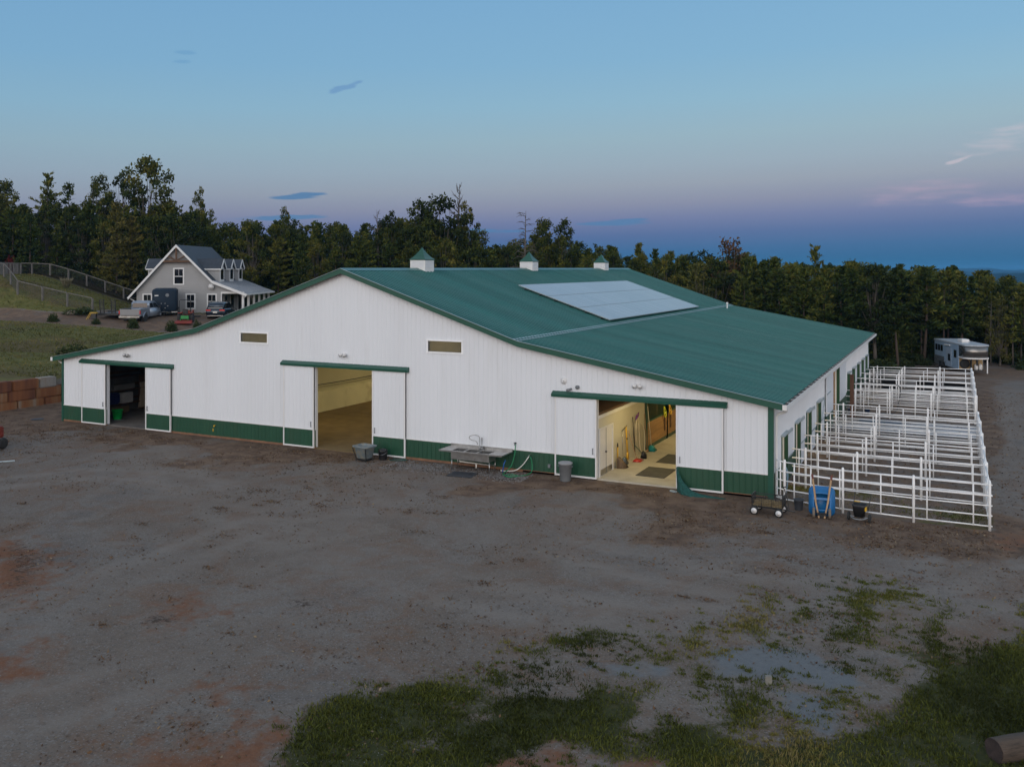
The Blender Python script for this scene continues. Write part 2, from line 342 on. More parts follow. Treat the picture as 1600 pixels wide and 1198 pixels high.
def masks(x, y):
    X = CX0 + UX*x + VX*y; d = np.maximum(CD0 + UD*x + VD*y, 0.1)
    n1 = mottle(x, y, 1); n2 = mottle(x, y, 2); n3 = mottle(x, y, 3, ((0.25,1.0),(0.6,0.8),(1.4,0.5)))
    core = poly_mask(x, y, GRASS_CORE, 0.5); thin = poly_mask(x, y, GRASS_THIN, 0.9)
    silt = np.max([poly_mask(x, y, p, 0.7) for p in SILT], axis=0)
    n4 = mottle(x, y, 4, ((1.6,1.0),(3.4,0.9),(6.5,0.7)))
    grass = np.clip(core*(1.0+0.12*n4) + thin*(0.31 + 0.33*n4), 0, 1)*(1-0.85*silt)
    clay = np.max([poly_mask(x, y, p, 2.0)*0.85 for p in CLAY], axis=0)
    grass = grass*(1-0.8*poly_mask(x, y, CLAY[4], 0.3))
    beds = np.max([poly_mask(x, y, p, 0.25 if i < 1 else 0.7)*(1.0 if i < 3 else 0.7) for i, p in enumerate(BEDS)], axis=0)
    infront = sm((y+4.6+1.6*n3+0.8*n1)/3.2)*sm((0.3-y)/0.3)*((x > -40.5) & (x < 9))
    dirt = np.clip(infront*(0.85+0.2*n2) + 0.30*sm((y+13)/8)*(y < 0)*(0.5+n1), 0, 1)
    dirt = np.maximum(dirt, 0.9*sm((x+46)/1)*sm((-38.6-x)/1)*sm((9-y)/2)*sm((y+7)/4))
    dirt = np.maximum(dirt, 0.75*sm((-34.5-x-0.12*(y+5)*0+2*n3)/6)*sm((y+26)/6)*(x > -46)*sm((2-y)/2))        # left of the yard
    pad = ((x > 0) & (y > -1.0) & (y < 37.9) & (x < 7.3))
    lane = (y > 15.4) & (y < 21.2) & pad
    dirt = np.where(pad, np.where(lane, 0.2, 0.58), dirt)
    strip = sm((x-7.0)/0.3)*sm((9.2+0.8*n3+0.02*y-x)/1.4)*sm((y+3)/3)*sm((62-y)/14)
    dirt = np.maximum(dirt, 0.95*strip)
    dirt = np.maximum(dirt, 0.9*sm((d-74)/4)*(X > 5)*sm((90-d)/3)*0.8)
    # ring where the left hill and plateau carry grass; the upper road and parking stay bare
    up = sm((-45.3-x)/0.5)
    road = sm((d-80.2-0.6*n3)/0.8)*sm((85.8+0.5*n3-d)/0.8)*up
    park = sm((-27-X)/1)*sm((X+41.2)/1.5)*sm((d-80)/1)*sm((92-d)/1.0)*up
    bare = np.maximum(road, park*0.9)
    hg = up*(1-bare)
    forest = np.maximum(sm((d-101)/4)*up, sm((y-43)/3)*(x > -46)*(d > 74)*sm((3-x)/3))
    forest = np.maximum(forest, sm((d-92-1.5*n3)/3)*(X > 5))
    forest = np.maximum(forest, (d > 150)*1.0)
    hg = hg*(1-forest)
    runsg = pad & (y < 2.6)
    hg = np.maximum(hg, np.where(runsg, np.clip(0.45+0.5*n1, 0, 0.8), 0))
    hg = np.maximum(hg, (x > -42.5)*(x < -39.3)*(y > 3)*0.7)
    dirt = np.maximum(dirt, bare*0.75)
    tr = np.zeros_like(x)
    for path in TRACKS:
        P = np.array(path); dm = np.full(x.shape, 1e9)
        for (ax, ay), (bx_, by_) in zip(P[:-1], P[1:]):
            ex, ey = bx_-ax, by_-ay; t = np.clip(((x-ax)*ex+(y-ay)*ey)/(ex*ex+ey*ey), 0, 1); dm = np.minimum(dm, np.hypot(x-ax-t*ex, y-ay-t*ey))
        tr = np.maximum(tr, np.exp(-((dm-0.85)/0.38)**2)*np.clip(0.80+0.5*n3, 0.15, 1) + 0.35*np.exp(-(dm/2.2)**2))
    drv = poly_mask(x, y, DRIVE, 0.9); dirt = dirt*(1-0.85*drv); forest = forest*(1-drv); tr = np.maximum(tr, 0.75*drv)
    tr = tr*(1-forest)*(1-np.clip(grass, 0, 1))
    return grass, dirt*(1-forest), clay, silt, forest, beds, hg, tr
me = bpy.data.meshes.new('ground')
nx, ny = len(xs), len(ys)
ii = (np.arange(ny-1)[:,None]*nx + np.arange(nx-1)[None,:]).ravel()
gme_faces = np.stack([ii, ii+1, ii+nx+1, ii+nx], 1)
def ground_mat():
    m, nt, b = newmat('gravel_yard_ground'); N = nt.nodes.new; L = nt.links.new
    tc = N('ShaderNodeTexCoord')
    def noise(s, det=6, ro=0.6, dist=0.0):
        n = N('ShaderNodeTexNoise'); n.inputs['Scale'].default_value = s; n.inputs['Detail'].default_value = det; n.inputs['Roughness'].default_value = ro; n.inputs['Distortion'].default_value = dist
        L(tc.outputs['Object'], n.inputs['Vector']); return n.outputs['Fac']
    def ramp(f, *st):
        r = N('ShaderNodeValToRGB'); e = r.color_ramp.elements
        while len(e) < len(st): e.new(0.5)
        for i, (p, c) in enumerate(st): e[i].position = p; e[i].color = lin(c)
        L(f, r.inputs[0]); return r.outputs[0]
    def M(op, a, b=None, c=None):
        n = N('ShaderNodeMath'); n.operation = op
        for i, v in enumerate((a, b, c)):
            if v is None: continue
            if isinstance(v, (int, float)): n.inputs[i].default_value = v
            else: L(v, n.inputs[i])
        return n.outputs[0]
    def mix(f, a, bb, mode='MIX'):
        x = N('ShaderNodeMix'); x.data_type = 'RGBA'; x.blend_type = mode
        if isinstance(f, (int, float)): x.inputs[0].default_value = f
        else: L(f, x.inputs[0])
        for i, v in ((6, a), (7, bb)):
            if isinstance(v, tuple): x.inputs[i].default_value = lin(v)
            else: L(v, x.inputs[i])
        return x.outputs[2]
    def step(v, lo, hi):
        n = N('ShaderNodeMapRange'); n.interpolation_type = 'SMOOTHSTEP'; n.inputs[1].default_value = lo; n.inputs[2].default_value = hi; L(v, n.inputs[0]); return n.outputs[0]
    a1 = N('ShaderNodeAttribute'); a1.attribute_name = 'm1'; a2 = N('ShaderNodeAttribute'); a2.attribute_name = 'm2'
    s1 = N('ShaderNodeSeparateColor'); L(a1.outputs['Color'], s1.inputs[0]); s2 = N('ShaderNodeSeparateColor'); L(a2.outputs['Color'], s2.inputs[0])
    grass, dirt, clay = s1.outputs; silt, forest, beds = s2.outputs
    hg = a1.outputs['Alpha']
    nA, nB, nC, nD = noise(0.22, 5, 0.55, 0.6), noise(1.3, 8, 0.7), noise(7, 8, 0.75), noise(34, 4, 0.7)
    vor = N('ShaderNodeTexVoronoi'); vor.inputs['Scale'].default_value = 30; L(tc.outputs['Object'], vor.inputs['Vector'])
    vs = N('ShaderNodeSeparateColor'); L(vor.outputs['Color'], vs.inputs[0])
    g = ramp(nA, (0.30, (0.128,0.112,0.101)), (0.45, (0.175,0.150,0.130)), (0.58, (0.148,0.118,0.096)), (0.72, (0.188,0.158,0.133)))
    g = mix(step(nB, 0.48, 0.70), g, (0.148,0.106,0.080))
    g = mix(M('MULTIPLY', step(noise(3.1, 7, 0.75, 0.8), 0.56, 0.70), 0.7), g, (0.072,0.050,0.038))
    g = mix(M('MULTIPLY', step(noise(0.55, 6, 0.65, 1.2), 0.46, 0.66), 0.75), g, (0.158,0.100,0.068))
    g = mix(M('MULTIPLY', step(nC, 0.52, 0.75), 0.7), g, (0.085,0.078,0.078))
    g = mix(M('MULTIPLY', step(vs.outputs[0], 0.80, 0.98), 0.45), g, (0.25,0.24,0.235))
    g = mix(M('MULTIPLY', step(vs.outputs[1], 0.80, 0.98), 0.5), g, (0.06,0.054,0.052))
    trk = a2.outputs['Alpha']; g = mix(M('MULTIPLY', M('MULTIPLY', trk, step(nB, 0.30, 0.56)), 0.6), g, mix(nA, (0.220,0.194,0.172), (0.195,0.168,0.146)))
    def masked(m, n, amp, lo=0.42, hi=0.62): return step(M('ADD', m, M('MULTIPLY', M('SUBTRACT', n, 0.5), amp)), lo, hi)
    dcol = ramp(nB, (0.28, (0.055,0.037,0.028)), (0.45, (0.115,0.074,0.052)), (0.6, (0.172,0.116,0.080)), (0.78, (0.22,0.168,0.120)))
    dcol = mix(M('MULTIPLY', step(nD, 0.58, 0.75), 0.6), dcol, (0.30,0.25,0.16))
    g = mix(M('MULTIPLY', masked(dirt, nB, 1.5, 0.40, 0.75), 0.92), g, dcol)
    g = mix(masked(clay, nB, 2.0, 0.26, 0.80), g, ramp(nC, (0.3, (0.135,0.060,0.034)), (0.7, (0.215,0.105,0.060))))
    g = mix(masked(silt, nB, 1.6, 0.40, 0.85), g, ramp(nC, (0.3, (0.118,0.125,0.132)), (0.75, (0.162,0.166,0.168))))
    g = mix(M('MULTIPLY', masked(beds, nC, 2.2, 0.45, 0.85), 0.85), g, (0.050,0.034,0.026))
    gcol = ramp(nC, (0.25, (0.024,0.027,0.011)), (0.5, (0.046,0.050,0.018)), (0.75, (0.090,0.072,0.038)))
    g = mix(masked(grass, nC, 1.7, 0.38, 0.85), g, gcol)
    hcol = ramp(nB, (0.25, (0.055,0.060,0.020)), (0.5, (0.105,0.104,0.032)), (0.72, (0.165,0.135,0.055)))
    hcol = mix(M('MULTIPLY', step(nA, 0.47, 0.60), 0.6), hcol, (0.095,0.060,0.036))
    g = mix(masked(hg, nB, 0.9), g, hcol)
    g = mix(forest, g, ramp(nB, (0.3, (0.018,0.017,0.010)), (0.7, (0.045,0.034,0.020))))
    cd = N('ShaderNodeSeparateXYZ'); L(tc.outputs['Object'], cd.inputs[0])
    far = step(M('ADD', M('MULTIPLY', cd.outputs[1], 1.0), 0.0), 300, 420)
    g = mix(far, g, ramp(noise(0.012, 8, 0.7), (0.35, (0.022,0.034,0.018)), (0.7, (0.048,0.062,0.030))))
    L(g, b.inputs['Base Color'])
    sp_in = M('MULTIPLY', M('SUBTRACT', 1.0, forest), 0.12); L(sp_in, b.inputs['Specular IOR Level'])
    rr = M('SUBTRACT', 0.92, M('MULTIPLY', masked(silt, nB, 0.8), 0.32)); L(rr, b.inputs['Roughness'])
    bp = N('ShaderNodeBump'); bp.inputs['Strength'].default_value = 0.7; bp.inputs['Distance'].default_value = 0.035
    hgt = M('ADD', M('MULTIPLY', nC, 1.0), M('ADD', M('MULTIPLY', nD, 0.35), M('MULTIPLY', nB, 1.6))); L(hgt, bp.inputs['Height']); L(bp.outputs[0], b.inputs['Normal'])
    return m
M_GROUND = ground_mat()
mk = [np.zeros(len(gxf), np.float32) for _ in range(8)]
r_ = masks(gxf[near], gyf[near])
for k in range(8): mk[k][near] = r_[k]
mk[4][~near] = 1.0
gme = npmesh('ground', np.stack([gxf, gyf, gz], 1), gme_faces, M_GROUND, None, 4)
for nm, ch in (('m1', (mk[0], mk[1], mk[2], mk[6])), ('m2', (mk[3], mk[4], mk[5], mk[7]))):
    at = gme.attributes.new(nm, 'FLOAT_COLOR', 'POINT'); at.data.foreach_set('color', np.stack(ch, 1).astype(np.float32).ravel())
gme.polygons.foreach_set('use_smooth', np.ones(len(gme_faces), bool))
ground = bpy.data.objects.new('ground', gme); COL.objects.link(ground); tag(ground, kind='structure')
def far_hills():
    r = np.random.default_rng(12); Vs, Fs = [], []; n0 = 0
    for hd, top, ph in ((3000, -9, 0.4), (4800, -8, 1.7), (6800, -3, 3.1)):
        n = 900; X = np.linspace(-hd*1.1, hd*1.1, n); j = r.normal(0, 1, n); j = np.convolve(j, [0.25,0.5,0.25], 'same')
        zz = top + hd/2100*(2.6*np.sin(X/310+ph) + 1.4*np.sin(X/128+2*ph) + 0.9*np.sin(X/53+ph)) + 1.6*j
        prof = ((-900, 0.0), (-300, 0.62), (-80, 0.93), (0, 1.0), (120, 0.9), (900, 0.0))
        for k, (dd, f) in enumerate(prof):
            p = np.array([K(x_, hd+dd) for x_ in X]); Vs.append(np.stack([p[:,0], p[:,1], -84+(zz+84)*f], 1))
        for k in range(len(prof)-1):
            a = n0 + k*n + np.arange(n-1); Fs.append(np.stack([a, a+1, a+n+1, a+n], 1))
        n0 += n*len(prof)
    m = mat('wooded_far_hills', (0.016,0.026,0.018), 1.0, 0.5, 0.02, spec=0.0)
    o = bpy.data.objects.new('hills', npmesh('hills', np.concatenate(Vs), np.concatenate(Fs), m, None, 4)); COL.objects.link(o); tag(o, kind='structure')
far_hills()
# ------------------------------------------------------------------ the barn
BW, BL = 39.1, 40.2
XR = -19.55
def roof_z(x):                       # top of the roof sheet
    t = x if x > XR else 2*XR - x
    return 3.66 + 0.1775*(-t) if t > -10.4 else 5.506 + 0.3335*(-10.4 - t)
barn = thing('barn', 'long white metal horse barn with green wainscot and a stepped green metal roof', 'barn', (0,0,0))
FL = 0.07
def wall_top(x): return roof_z(x) - 0.13
def wall_x(mb, y0, y1, spans, z0=FL):
    """wall along x between y0,y1: spans = list of (x0,x1,zlo or None, top z or None)"""
    for x0, x1, lo, hi in spans:
        brk = sorted({x0, x1} | {b for b in (-10.4, XR, -28.7) if x0 < b < x1})
        for a, b in zip(brk, brk[1:]):
            ta = hi if hi is not None else wall_top(a); tb = hi if hi is not None else wall_top(b)
            if hi is None: ta, tb = wall_top(a+1e-4) if a == -10.4 else ta, tb
            mb.prism([(a, lo), (b, lo), (b, tb), (a, ta)], 'y', y0, y1)
D1 = (-35.5, -32.45, 3.36); D2 = (-21.25, -17.9, 3.92); D3 = (-6.95, -3.62, 3.30)
WN = [(-25.92, -24.22, 4.93, 5.38), (-14.98, -13.27, 4.90, 5.37)]
b = MB(); sp = []; x = -BW
for d in (D1, D2, D3):
    ops = [w for w in WN if x < w[0] < d[0]]
    for w in ops:
        sp += [(x, w[0], FL, None), (w[0], w[1], FL, w[2]), (w[0], w[1], w[3], None)]; x = w[1]
    sp += [(x, d[0], FL, None), (d[0], d[1], d[2], None)]; x = d[1]
sp.append((x, -0.0, FL, None))
wall_x(b, 0.0, 0.16, sp)
# vertical ribs of the siding
def rib_spans(x, opens, top):
    cuts = [(lo, hi) for a, bb, lo, hi in opens if a-0.05 < x < bb+0.05]
    z = FL; out = []
    for lo, hi in sorted(cuts):
        if lo > z: out.append((z, lo))
        z = max(z, hi)
    if top > z: out.append((z, top))
    return out
OPEN = [(D1[0], D1[1], 0, D1[2]), (D2[0], D2[1], 0, D2[2]), (D3[0], D3[1], 0, D3[2])] + WN
x = -BW + 0.15
while x < -0.2:
    for lo, hi in rib_spans(x, OPEN, wall_top(x)-0.02):
        if lo < 0.9: lo = 0.94
        if hi > lo: b.prism([(x-0.024, 0.0005), (x-0.012, -0.014), (x+0.012, -0.014), (x+0.024, 0.0005)], 'z', lo, hi)
    x += 0.2286
b.build('front_wall', M_WALL, barn)
b = MB(); wall_x(b, BL-0.16, BL, [(-BW, 0, FL, None)]); b.build('back_wall', M_WALL, barn)
# green wainscot with white cap along the front
def wains(x0, x1):
    wb = MB(); cp = MB(); sk = MB()
    wb.box(x0, x1, -0.012, 0.0, FL+0.03, 0.89); cp.box(x0, x1, -0.030, 0.0, 0.89, 0.935)
    sk.box(x0, x1, -0.020, 0.02, -0.1, FL+0.03)
    x = x0 + 0.11
    while x < x1-0.03:
        wb.prism([(x-0.024, -0.0115), (x-0.012, -0.03), (x+0.012, -0.03), (x+0.024, -0.0115)], 'z', FL+0.04, 0.885); x += 0.2286
    wb.build('wainscot', M_GREEN, barn); cp.build('wainscot_cap', M_WHITE, barn); sk.build('skirt_board', M_SKIRT, barn)
for a, c in ((-BW+0.02, D1[0]), (D1[1], D2[0]), (D2[1], D3[0]), (D3[1], -0.16)): wains(a, c)
# side wall with the stall openings
ST = [1.85, 5.12, 8.40, 11.68, 14.95-0.1] + [25.2, 28.35, 31.5, 34.65, 37.6]
SW = 1.12; SH = 2.0; AIS = (17.55, 20.4, 2.98)
b = MB()
def side_wall(mb, x0, x1):
    y = 0.16; opn = sorted([(s, s+SW, SH) for s in ST] + [AIS])
    for a, c, h in opn:
        mb.box(x0, x1, y, a, FL, 3.5); mb.box(x0, x1, a, c, h, 3.5); y = c
    mb.box(x0, x1, y, BL-0.16, FL, 3.5)
side_wall(b, -0.16, 0.0)
y = 0.4
while y < BL-0.2:
    o = [(a, c, h) for a, c, h in [(s, s+SW, SH) for s in ST]+[AIS] if a-0.05 < y < c+0.05]
    b.prism([(0.0, y-0.024), (0.018, y-0.012), (0.018, y+0.012), (0.0, y+0.024)], 'z', (o[0][2]+0.12 if o else 0.94), 3.48); y += 0.2286
b.build('side_wall', M_WALL, barn)
b = MB(); b.box(-BW, -BW+0.16, 0.16, BL-0.16, FL, 3.5); b.build('side_wall', M_WALL, barn)
y = 0.1
for a, c, h in sorted([(s, s+SW, SH) for s in ST] + [AIS]) + [(BL+0.07, 0, 0)]:
    wb = MB(); wb.box(0.0, 0.022, y, a-0.09, FL, 0.90); wb.build('wainscot', M_GREEN, barn); y = c+0.09
# corner trims
for x0, x1, y0, y1 in ((-0.16, 0.045, -0.045, 0.10), (-BW-0.04, -BW+0.10, -0.045, 0.10), (-0.10, 0.045, BL-0.1, BL+0.04)):
    b = MB(); b.box(x0, x1, y0, y1, 0.0, 3.50); b.build('corner_trim', M_TRIM, barn)
M_BRIGHT = mat('bright_white_vinyl', (0.86,0.86,0.86), 0.35, 0.03, 2)
# windows of the front gable
for x0, x1, z0, z1 in WN:
    f = MB(); t = 0.07
    f.box(x0-t, x1+t, -0.05, 0.12, z1, z1+t).box(x0-t, x1+t, -0.045, 0.12, z0-t, z0).box(x0-t, x0, -0.035, 0.12, z0, z1).box(x1, x1+t, -0.035, 0.12, z0, z1)
    f.box((x0+x1)/2-0.02, (x0+x1)/2+0.02, 0.02, 0.06, z0, z1) if False else None
    fo = f.build('window', M_BRIGHT, barn)
    p = MB(); p.box(x0, x1, 0.03, 0.045, z0, z1); p.build('pane', M_CLEAR, fo)
# roof: four sheets with standing ribs
YO0, YO1 = -0.30, BL+0.30
def roof_sheet(x0, x1):
    b = MB(); z0, z1 = roof_z(x0 + (1e-4 if x0 == -10.4 else 0)), roof_z(x1)
    if x0 == -10.4: z0 = roof_z(-10.4)
    b.prism([(x0, z0-0.09), (x1, z1-0.09), (x1, z1), (x0, z0)], 'y', YO0, YO1)
    y = YO0 + 0.2
    n = Vector((z0-z1, 0, x1-x0)).normalized() if x1 > x0 else Vector((z1-z0, 0, x0-x1)).normalized()
    while y < YO1-0.1:
        b.bar((x0, y, z0+0.006), (x1, y, z1+0.006), 0.045, 0.058, (0,0,1)); y += 0.305
    return b
for a, c in ((XR, -10.4), (-10.4, 0.42), (2*XR+10.4, XR), (2*XR-0.42, 2*XR+10.4)):
    roof_sheet(a, c).build('roof', M_ROOF, barn)
b = MB()
for s in (1, -1): b.bar((XR, YO0-0.02, 8.565), (XR, YO1, 8.565), 0.1, 0.05)
b = MB(); b.prism([(XR-0.28, roof_z(XR)-0.055), (XR, roof_z(XR)+0.055), (XR+0.28, roof_z(XR)-0.055), (XR+0.28, roof_z(XR)-0.075), (XR, roof_z(XR)+0.025), (XR-0.28, roof_z(XR)-0.075)], 'y', YO0-0.03, YO1+0.03)
b.build('ridge_cap', M_ROOF, barn)
b = MB(); zb = roof_z(-10.4)
b.bar((-10.62, YO0, zb+0.09), (-10.62, YO1, zb+0.09), 0.08, 0.02, (0.33,0,1)); b.bar((-10.44, YO0+0.003, zb+0.038), (-10.44, YO1-0.003, zb+0.038), 0.07, 0.02, (0.177,0,1)); b.build('transition_flashing', M_PALE, barn)
b = MB(); b.lathe([(0.05,0),(0.05,0.35),(0.09,0.36),(0.09,0.46),(0.02,0.5)], (-10.0, 36.4, roof_z(-10.0)), 10); b.build('roof_vent', M_WHITE, barn)
# rake trim on both gables
def rake(y0, y1, nm):
    b = MB(); pts = [2*XR-0.46, 2*XR+10.4, XR, -10.4, 0.46]
    for a, c in zip(pts, pts[1:]):
        za, zc = roof_z(a), roof_z(c)
        b.prism([(a, za-0.21), (c, zc-0.21), (c, zc+0.02), (a, za+0.02)], 'y', y0, y1)
    return b.build(nm, M_TRIM, barn)
rake(YO0-0.035, YO0-0.002, 'rake_trim'); rake(YO1+0.002, YO1+0.035, 'rake_trim')
b = MB(); pts = [2*XR-0.44, 2*XR+10.4, XR, -10.4, 0.44]
for a, c in zip(pts, pts[1:]): b.bar((a, YO0-0.05, roof_z(a)+0.035), (c, YO0-0.05, roof_z(c)+0.035), 0.05, 0.014)
b.build('rake_edge', M_PALE, barn)
b = MB()
for a, c in zip(pts, pts[1:]):
    za, zc = roof_z(a)-0.135, roof_z(c)-0.135
    b.prism([(a, za-0.02), (c, zc-0.02), (c, zc), (a, za)], 'y', YO0, -0.001)
b.build('soffit', M_SKIRT, barn)
# gutters
for sx, xe in ((1, 0.42), (-1, 2*XR-0.42)):
    ze = roof_z(xe) - 0.02
    b = MB(); a0, a1 = sorted((xe, xe+sx*0.15))
    b.box(a0, a1, YO0-0.02, YO1, ze-0.17, ze-0.155); xo = xe+sx*0.15
    b.box(*sorted((xo-sx*0.012, xo)), YO0-0.02, YO1, ze-0.155, ze+0.0); b.box(*sorted((xe, xe+sx*0.012)), YO0-0.02, YO1, ze-0.155, ze-0.075)
    b.box(a0-0.004, a1+0.004, YO0-0.05, YO0-0.02, ze-0.18, ze+0.02)
    y = 0.5
    while y < YO1-0.1: b.box(a0+0.012, a1-0.012, y-0.02, y+0.02, ze-0.011, ze+0.004); y += 0.9
    g = b.build('gutter', M_WHITE, barn)
    b = MB(); b.box(a0+0.013, a1-0.013, YO0, YO1-0.01, ze-0.154, ze-0.012)
    y = 0.5
    b.build('leaf_litter', M_GUTTER, g)
    b = MB(); xw = 0.0 if sx > 0 else -BW
    b.tube([(xe+sx*0.075, 0.12, ze-0.17), (xe+sx*0.075, 0.14, ze-0.24), (xe+sx*0.03, 0.2, ze-0.30), (xw+sx*0.16, 0.24, ze-0.42), (xw+sx*0.10, 0.25, ze-0.52), (xw+sx*0.10, 0.25, 0.15), (xw+sx*0.28, 0.25, 0.06)], 0.05, 10)
    b.build('downspout', M_WHITE, barn, True)
b = MB(); b.box(-0.02, 0.42, YO0, YO1, 3.46, 3.48); b.build('soffit', M_WHITE, barn)
b = MB(); b.box(-BW-0.42, -BW+0.02, YO0, YO1, 3.46, 3.48); b.build('soffit', M_WHITE, barn)
# cupolas on the ridge
for yc in (6.8, 20.25, 33.9):
    b = MB(); hw = 0.46
    b.box(XR-hw, XR+hw, yc-hw, yc+hw, 8.2, 9.05); cu = b.build('cupola', M_WHITE, barn)
    lv = MB()
    for k in range(8):
        z = 8.66 + k*0.045
        for s in (-1, 1):
            lv.bar((XR-hw+0.07, yc+s*(hw+0.004), z), (XR+hw-0.07, yc+s*(hw+0.004), z), 0.03, 0.012, (0, s*0.7, 0.7)); lv.bar((XR+s*(hw+0.004), yc-hw+0.07, z), (XR+s*(hw+0.004), yc+hw-0.07, z), 0.03, 0.012, (s*0.7, 0, 0.7))
    lv.build('louvre', M_WALL, cu)
    r = MB(); prof = [(0.50, 9.03), (0.505, 9.06), (0.35, 9.20), (0.21, 9.37), (0.08, 9.58), (0.015, 9.70)]
    r.loft([[(XR-q, yc-q, z), (XR+q, yc-q, z), (XR+q, yc+q, z), (XR-q, yc+q, z)] for q, z in prof]); r.build('cupola_roof', M_TRIM, cu)
    f = MB(); f.bar((XR-hw-0.05, yc-hw-0.05, 8.40), (XR+hw+0.14, yc-hw-0.05, 8.40), 0.2, 0.02); f.build('cupola_flashing', M_TRIM, cu)
# sliding doors on the front with track covers
def slider(x0, x1, ztop, dx_bottom=0.0):
    d = MB(); y0, y1 = -0.125, -0.065; zb = 0.05
    d.box(x0, x1, y0+0.012, y1, 0.92, ztop)
    x = x0 + 0.13
    while x < x1-0.09:
        d.prism([(x-0.024, y0+0.0125), (x-0.012, y0-0.004), (x+0.012, y0-0.004), (x+0.024, y0+0.0125)], 'z', 0.95, ztop-0.02); x += 0.2286
    do = d.build('sliding_door', M_WALL, barn)
    w = MB(); w.box(x0+0.06, x1-0.06, y0+0.012, y1, zb+0.07, 0.915)
    x = x0 + 0.13
    while x < x1-0.09:
        w.prism([(x-0.024, y0+0.0125), (x-0.012, y0-0.002), (x+0.012, y0-0.002), (x+0.024, y0+0.0125)], 'z', zb+0.08, 0.905); x += 0.2286
    w.build('door_wainscot', M_GREEN, do)
    f = MB(); f.box(x0, x0+0.06, y0-0.014, y1+0.003, zb, ztop).box(x1-0.06, x1, y0-0.014, y1+0.003, zb, ztop).box(x0+0.06, x1-0.06, y0-0.012, y1+0.002, zb, zb+0.07).box(x0+0.06, x1-0.06, y0-0.01, y1, 0.905, 0.935)
    f.build('door_frame', M_WHITE, do)
    h = MB(); hx = x1-0.16 if x0 < (D1[0]+D1[1])/2 and x1 <= D1[0]+0.1 or abs(x1-D2[0]) < 0.1 or abs(x1-D3[0]) < 0.1 else x0+0.16
    h.box(hx-0.012, hx+0.012, y0-0.06, y0-0.035, 1.05, 1.30).box(hx-0.01, hx+0.01, y0-0.036, y0, 1.06, 1.09).box(hx-0.01, hx+0.01, y0-0.036, y0, 1.26, 1.29); h.build('door_handle', M_GREYP, do)
for d, l, r in ((D1, (-37.4, -35.5), (-32.45, -30.62)), (D2, (-23.12, -21.27), (-17.92, -16.12)), (D3, (-8.78, -6.93), (-3.64, -1.80))):
    zt_ = d[2] + 0.0
    slider(*l, zt_); slider(*r, zt_)
    t = MB(); xa, xb = l[0]-0.14, r[1]+0.14
    t.prism([(-0.001, zt_+0.0), (-0.19, zt_-0.01), (-0.20, zt_+0.10), (-0.001, zt_+0.22)], 'x', xa, xb)
    t.build('door_track_cover', M_TRIM, barn)
# jack lights, floodlights and camera above the doors
for xl, zl in ((-33.85, 3.92), (-19.55, 4.55), (-5.2, 3.93)):
    b = MB(); b.lathe([(0.10,0),(0.10,-0.05),(0.05,-0.06),(0.05,-0.1)], (xl, 0, zl), 14, 'y'); wl = b.build('wall_light', M_WHITE, barn)
    for s in (-1, 1):
        h = MB(); h.tube([(xl+s*0.03, -0.09, zl), (xl+s*0.09, -0.13, zl+0.02), (xl+s*0.13, -0.24, zl-0.03)], [0.03, 0.06, 0.085], 12); h.build('lamp_head', M_STEEL if xl < -30 else M_WHITE, wl, True)
b = MB(); b.lathe([(0.14,0),(0.14,-0.03),(0.02,-0.035)], (-8.42, 0, 3.95), 16, 'y'); b.tube([(-8.42,-0.02,3.95),(-8.42,-0.2,3.90)], 0.02); b.build('dish_antenna', M_WHITE, barn, True)
b = MB(); b.tube([(-8.1,0,3.62),(-8.1,-0.14,3.62),(-8.14,-0.3,3.60)], [0.05,0.05,0.07], 12); b.build('security_camera', M_GREYP, barn, True)
b = MB(); b.tube([(-7.8,0,3.72),(-7.8,-0.1,3.72)], 0.08, 12); b.build('wall_light', M_GREYP, barn, True)
b = MB(); b.box(-9.12, -9.0, -0.09, -0.03, 0.30, 0.45); b.build('outlet_box', M_GREYP, barn, False, 0.01)
b = MB(); b.tube([(-27.63,-0.01,0.62),(-27.63,-0.08,0.62),(-27.63,-0.11,0.56)], 0.03, 8); b.tube([(-27.75,-0.03,0.3),(-27.75,-0.03,0.45)], 0.025, 8); b.build('wall_spigot', M_YEL, barn, True)
# stall doors on the side wall: green jambs, the white upper leaf folded back against the wall
for k, s in enumerate(ST):
    j = MB(); a, c = s, s+SW
    j.box(-0.13, 0.05, a-0.085, a+0.012, FL+0.005, SH-0.012).box(-0.07, 0.07, c-0.012, c+0.085, FL+0.005, SH-0.012).box(-0.13, 0.05, a-0.085, c+0.085, SH-0.012, SH+0.03)
    jo = j.build('stall_door_frame', M_GREEN, barn)
    h = MB(); h.bar((0.07, a-0.12, SH+0.06), (0.07, c+0.1, SH+0.06), 0.16, 0.06); h.build('head_trim', M_PALE, jo)
    lf = MB(); z0 = 0.96
    lf.box(0.03, 0.07, c+0.13, c+1.2, z0, SH-0.03); l = lf.build('stall_door_leaf', M_WALL, jo)
    br = MB(); br.box(0.071, 0.085, c+0.13, c+1.2, SH-0.09, SH-0.03).box(0.071, 0.085, c+0.13, c+1.2, z0, z0+0.06); br.bar((0.078, c+0.16, z0+0.1), (0.078, c+1.17, SH-0.12), 0.02, 0.05, (1,0,0)) if k in (3, 4) else None
    br.bar((0.05, c+0.11, SH), (0.05, c+1.22, SH), 0.06, 0.03)
    br.build('leaf_trim', M_PALE, l)
    if k in (1, 2, 3, 6, 8):
        lo = MB(); lo.box(0.03, 0.07, c+0.13, c+1.2, 0.1, 0.93); lo.build('lower_leaf', M_WALL, jo)
    elif k != 0:
        lo = MB(); lo.box(-0.10, -0.06, a+0.02, c-0.02, 0.1, 0.98); lo.build('lower_leaf', M_GREEN, jo)
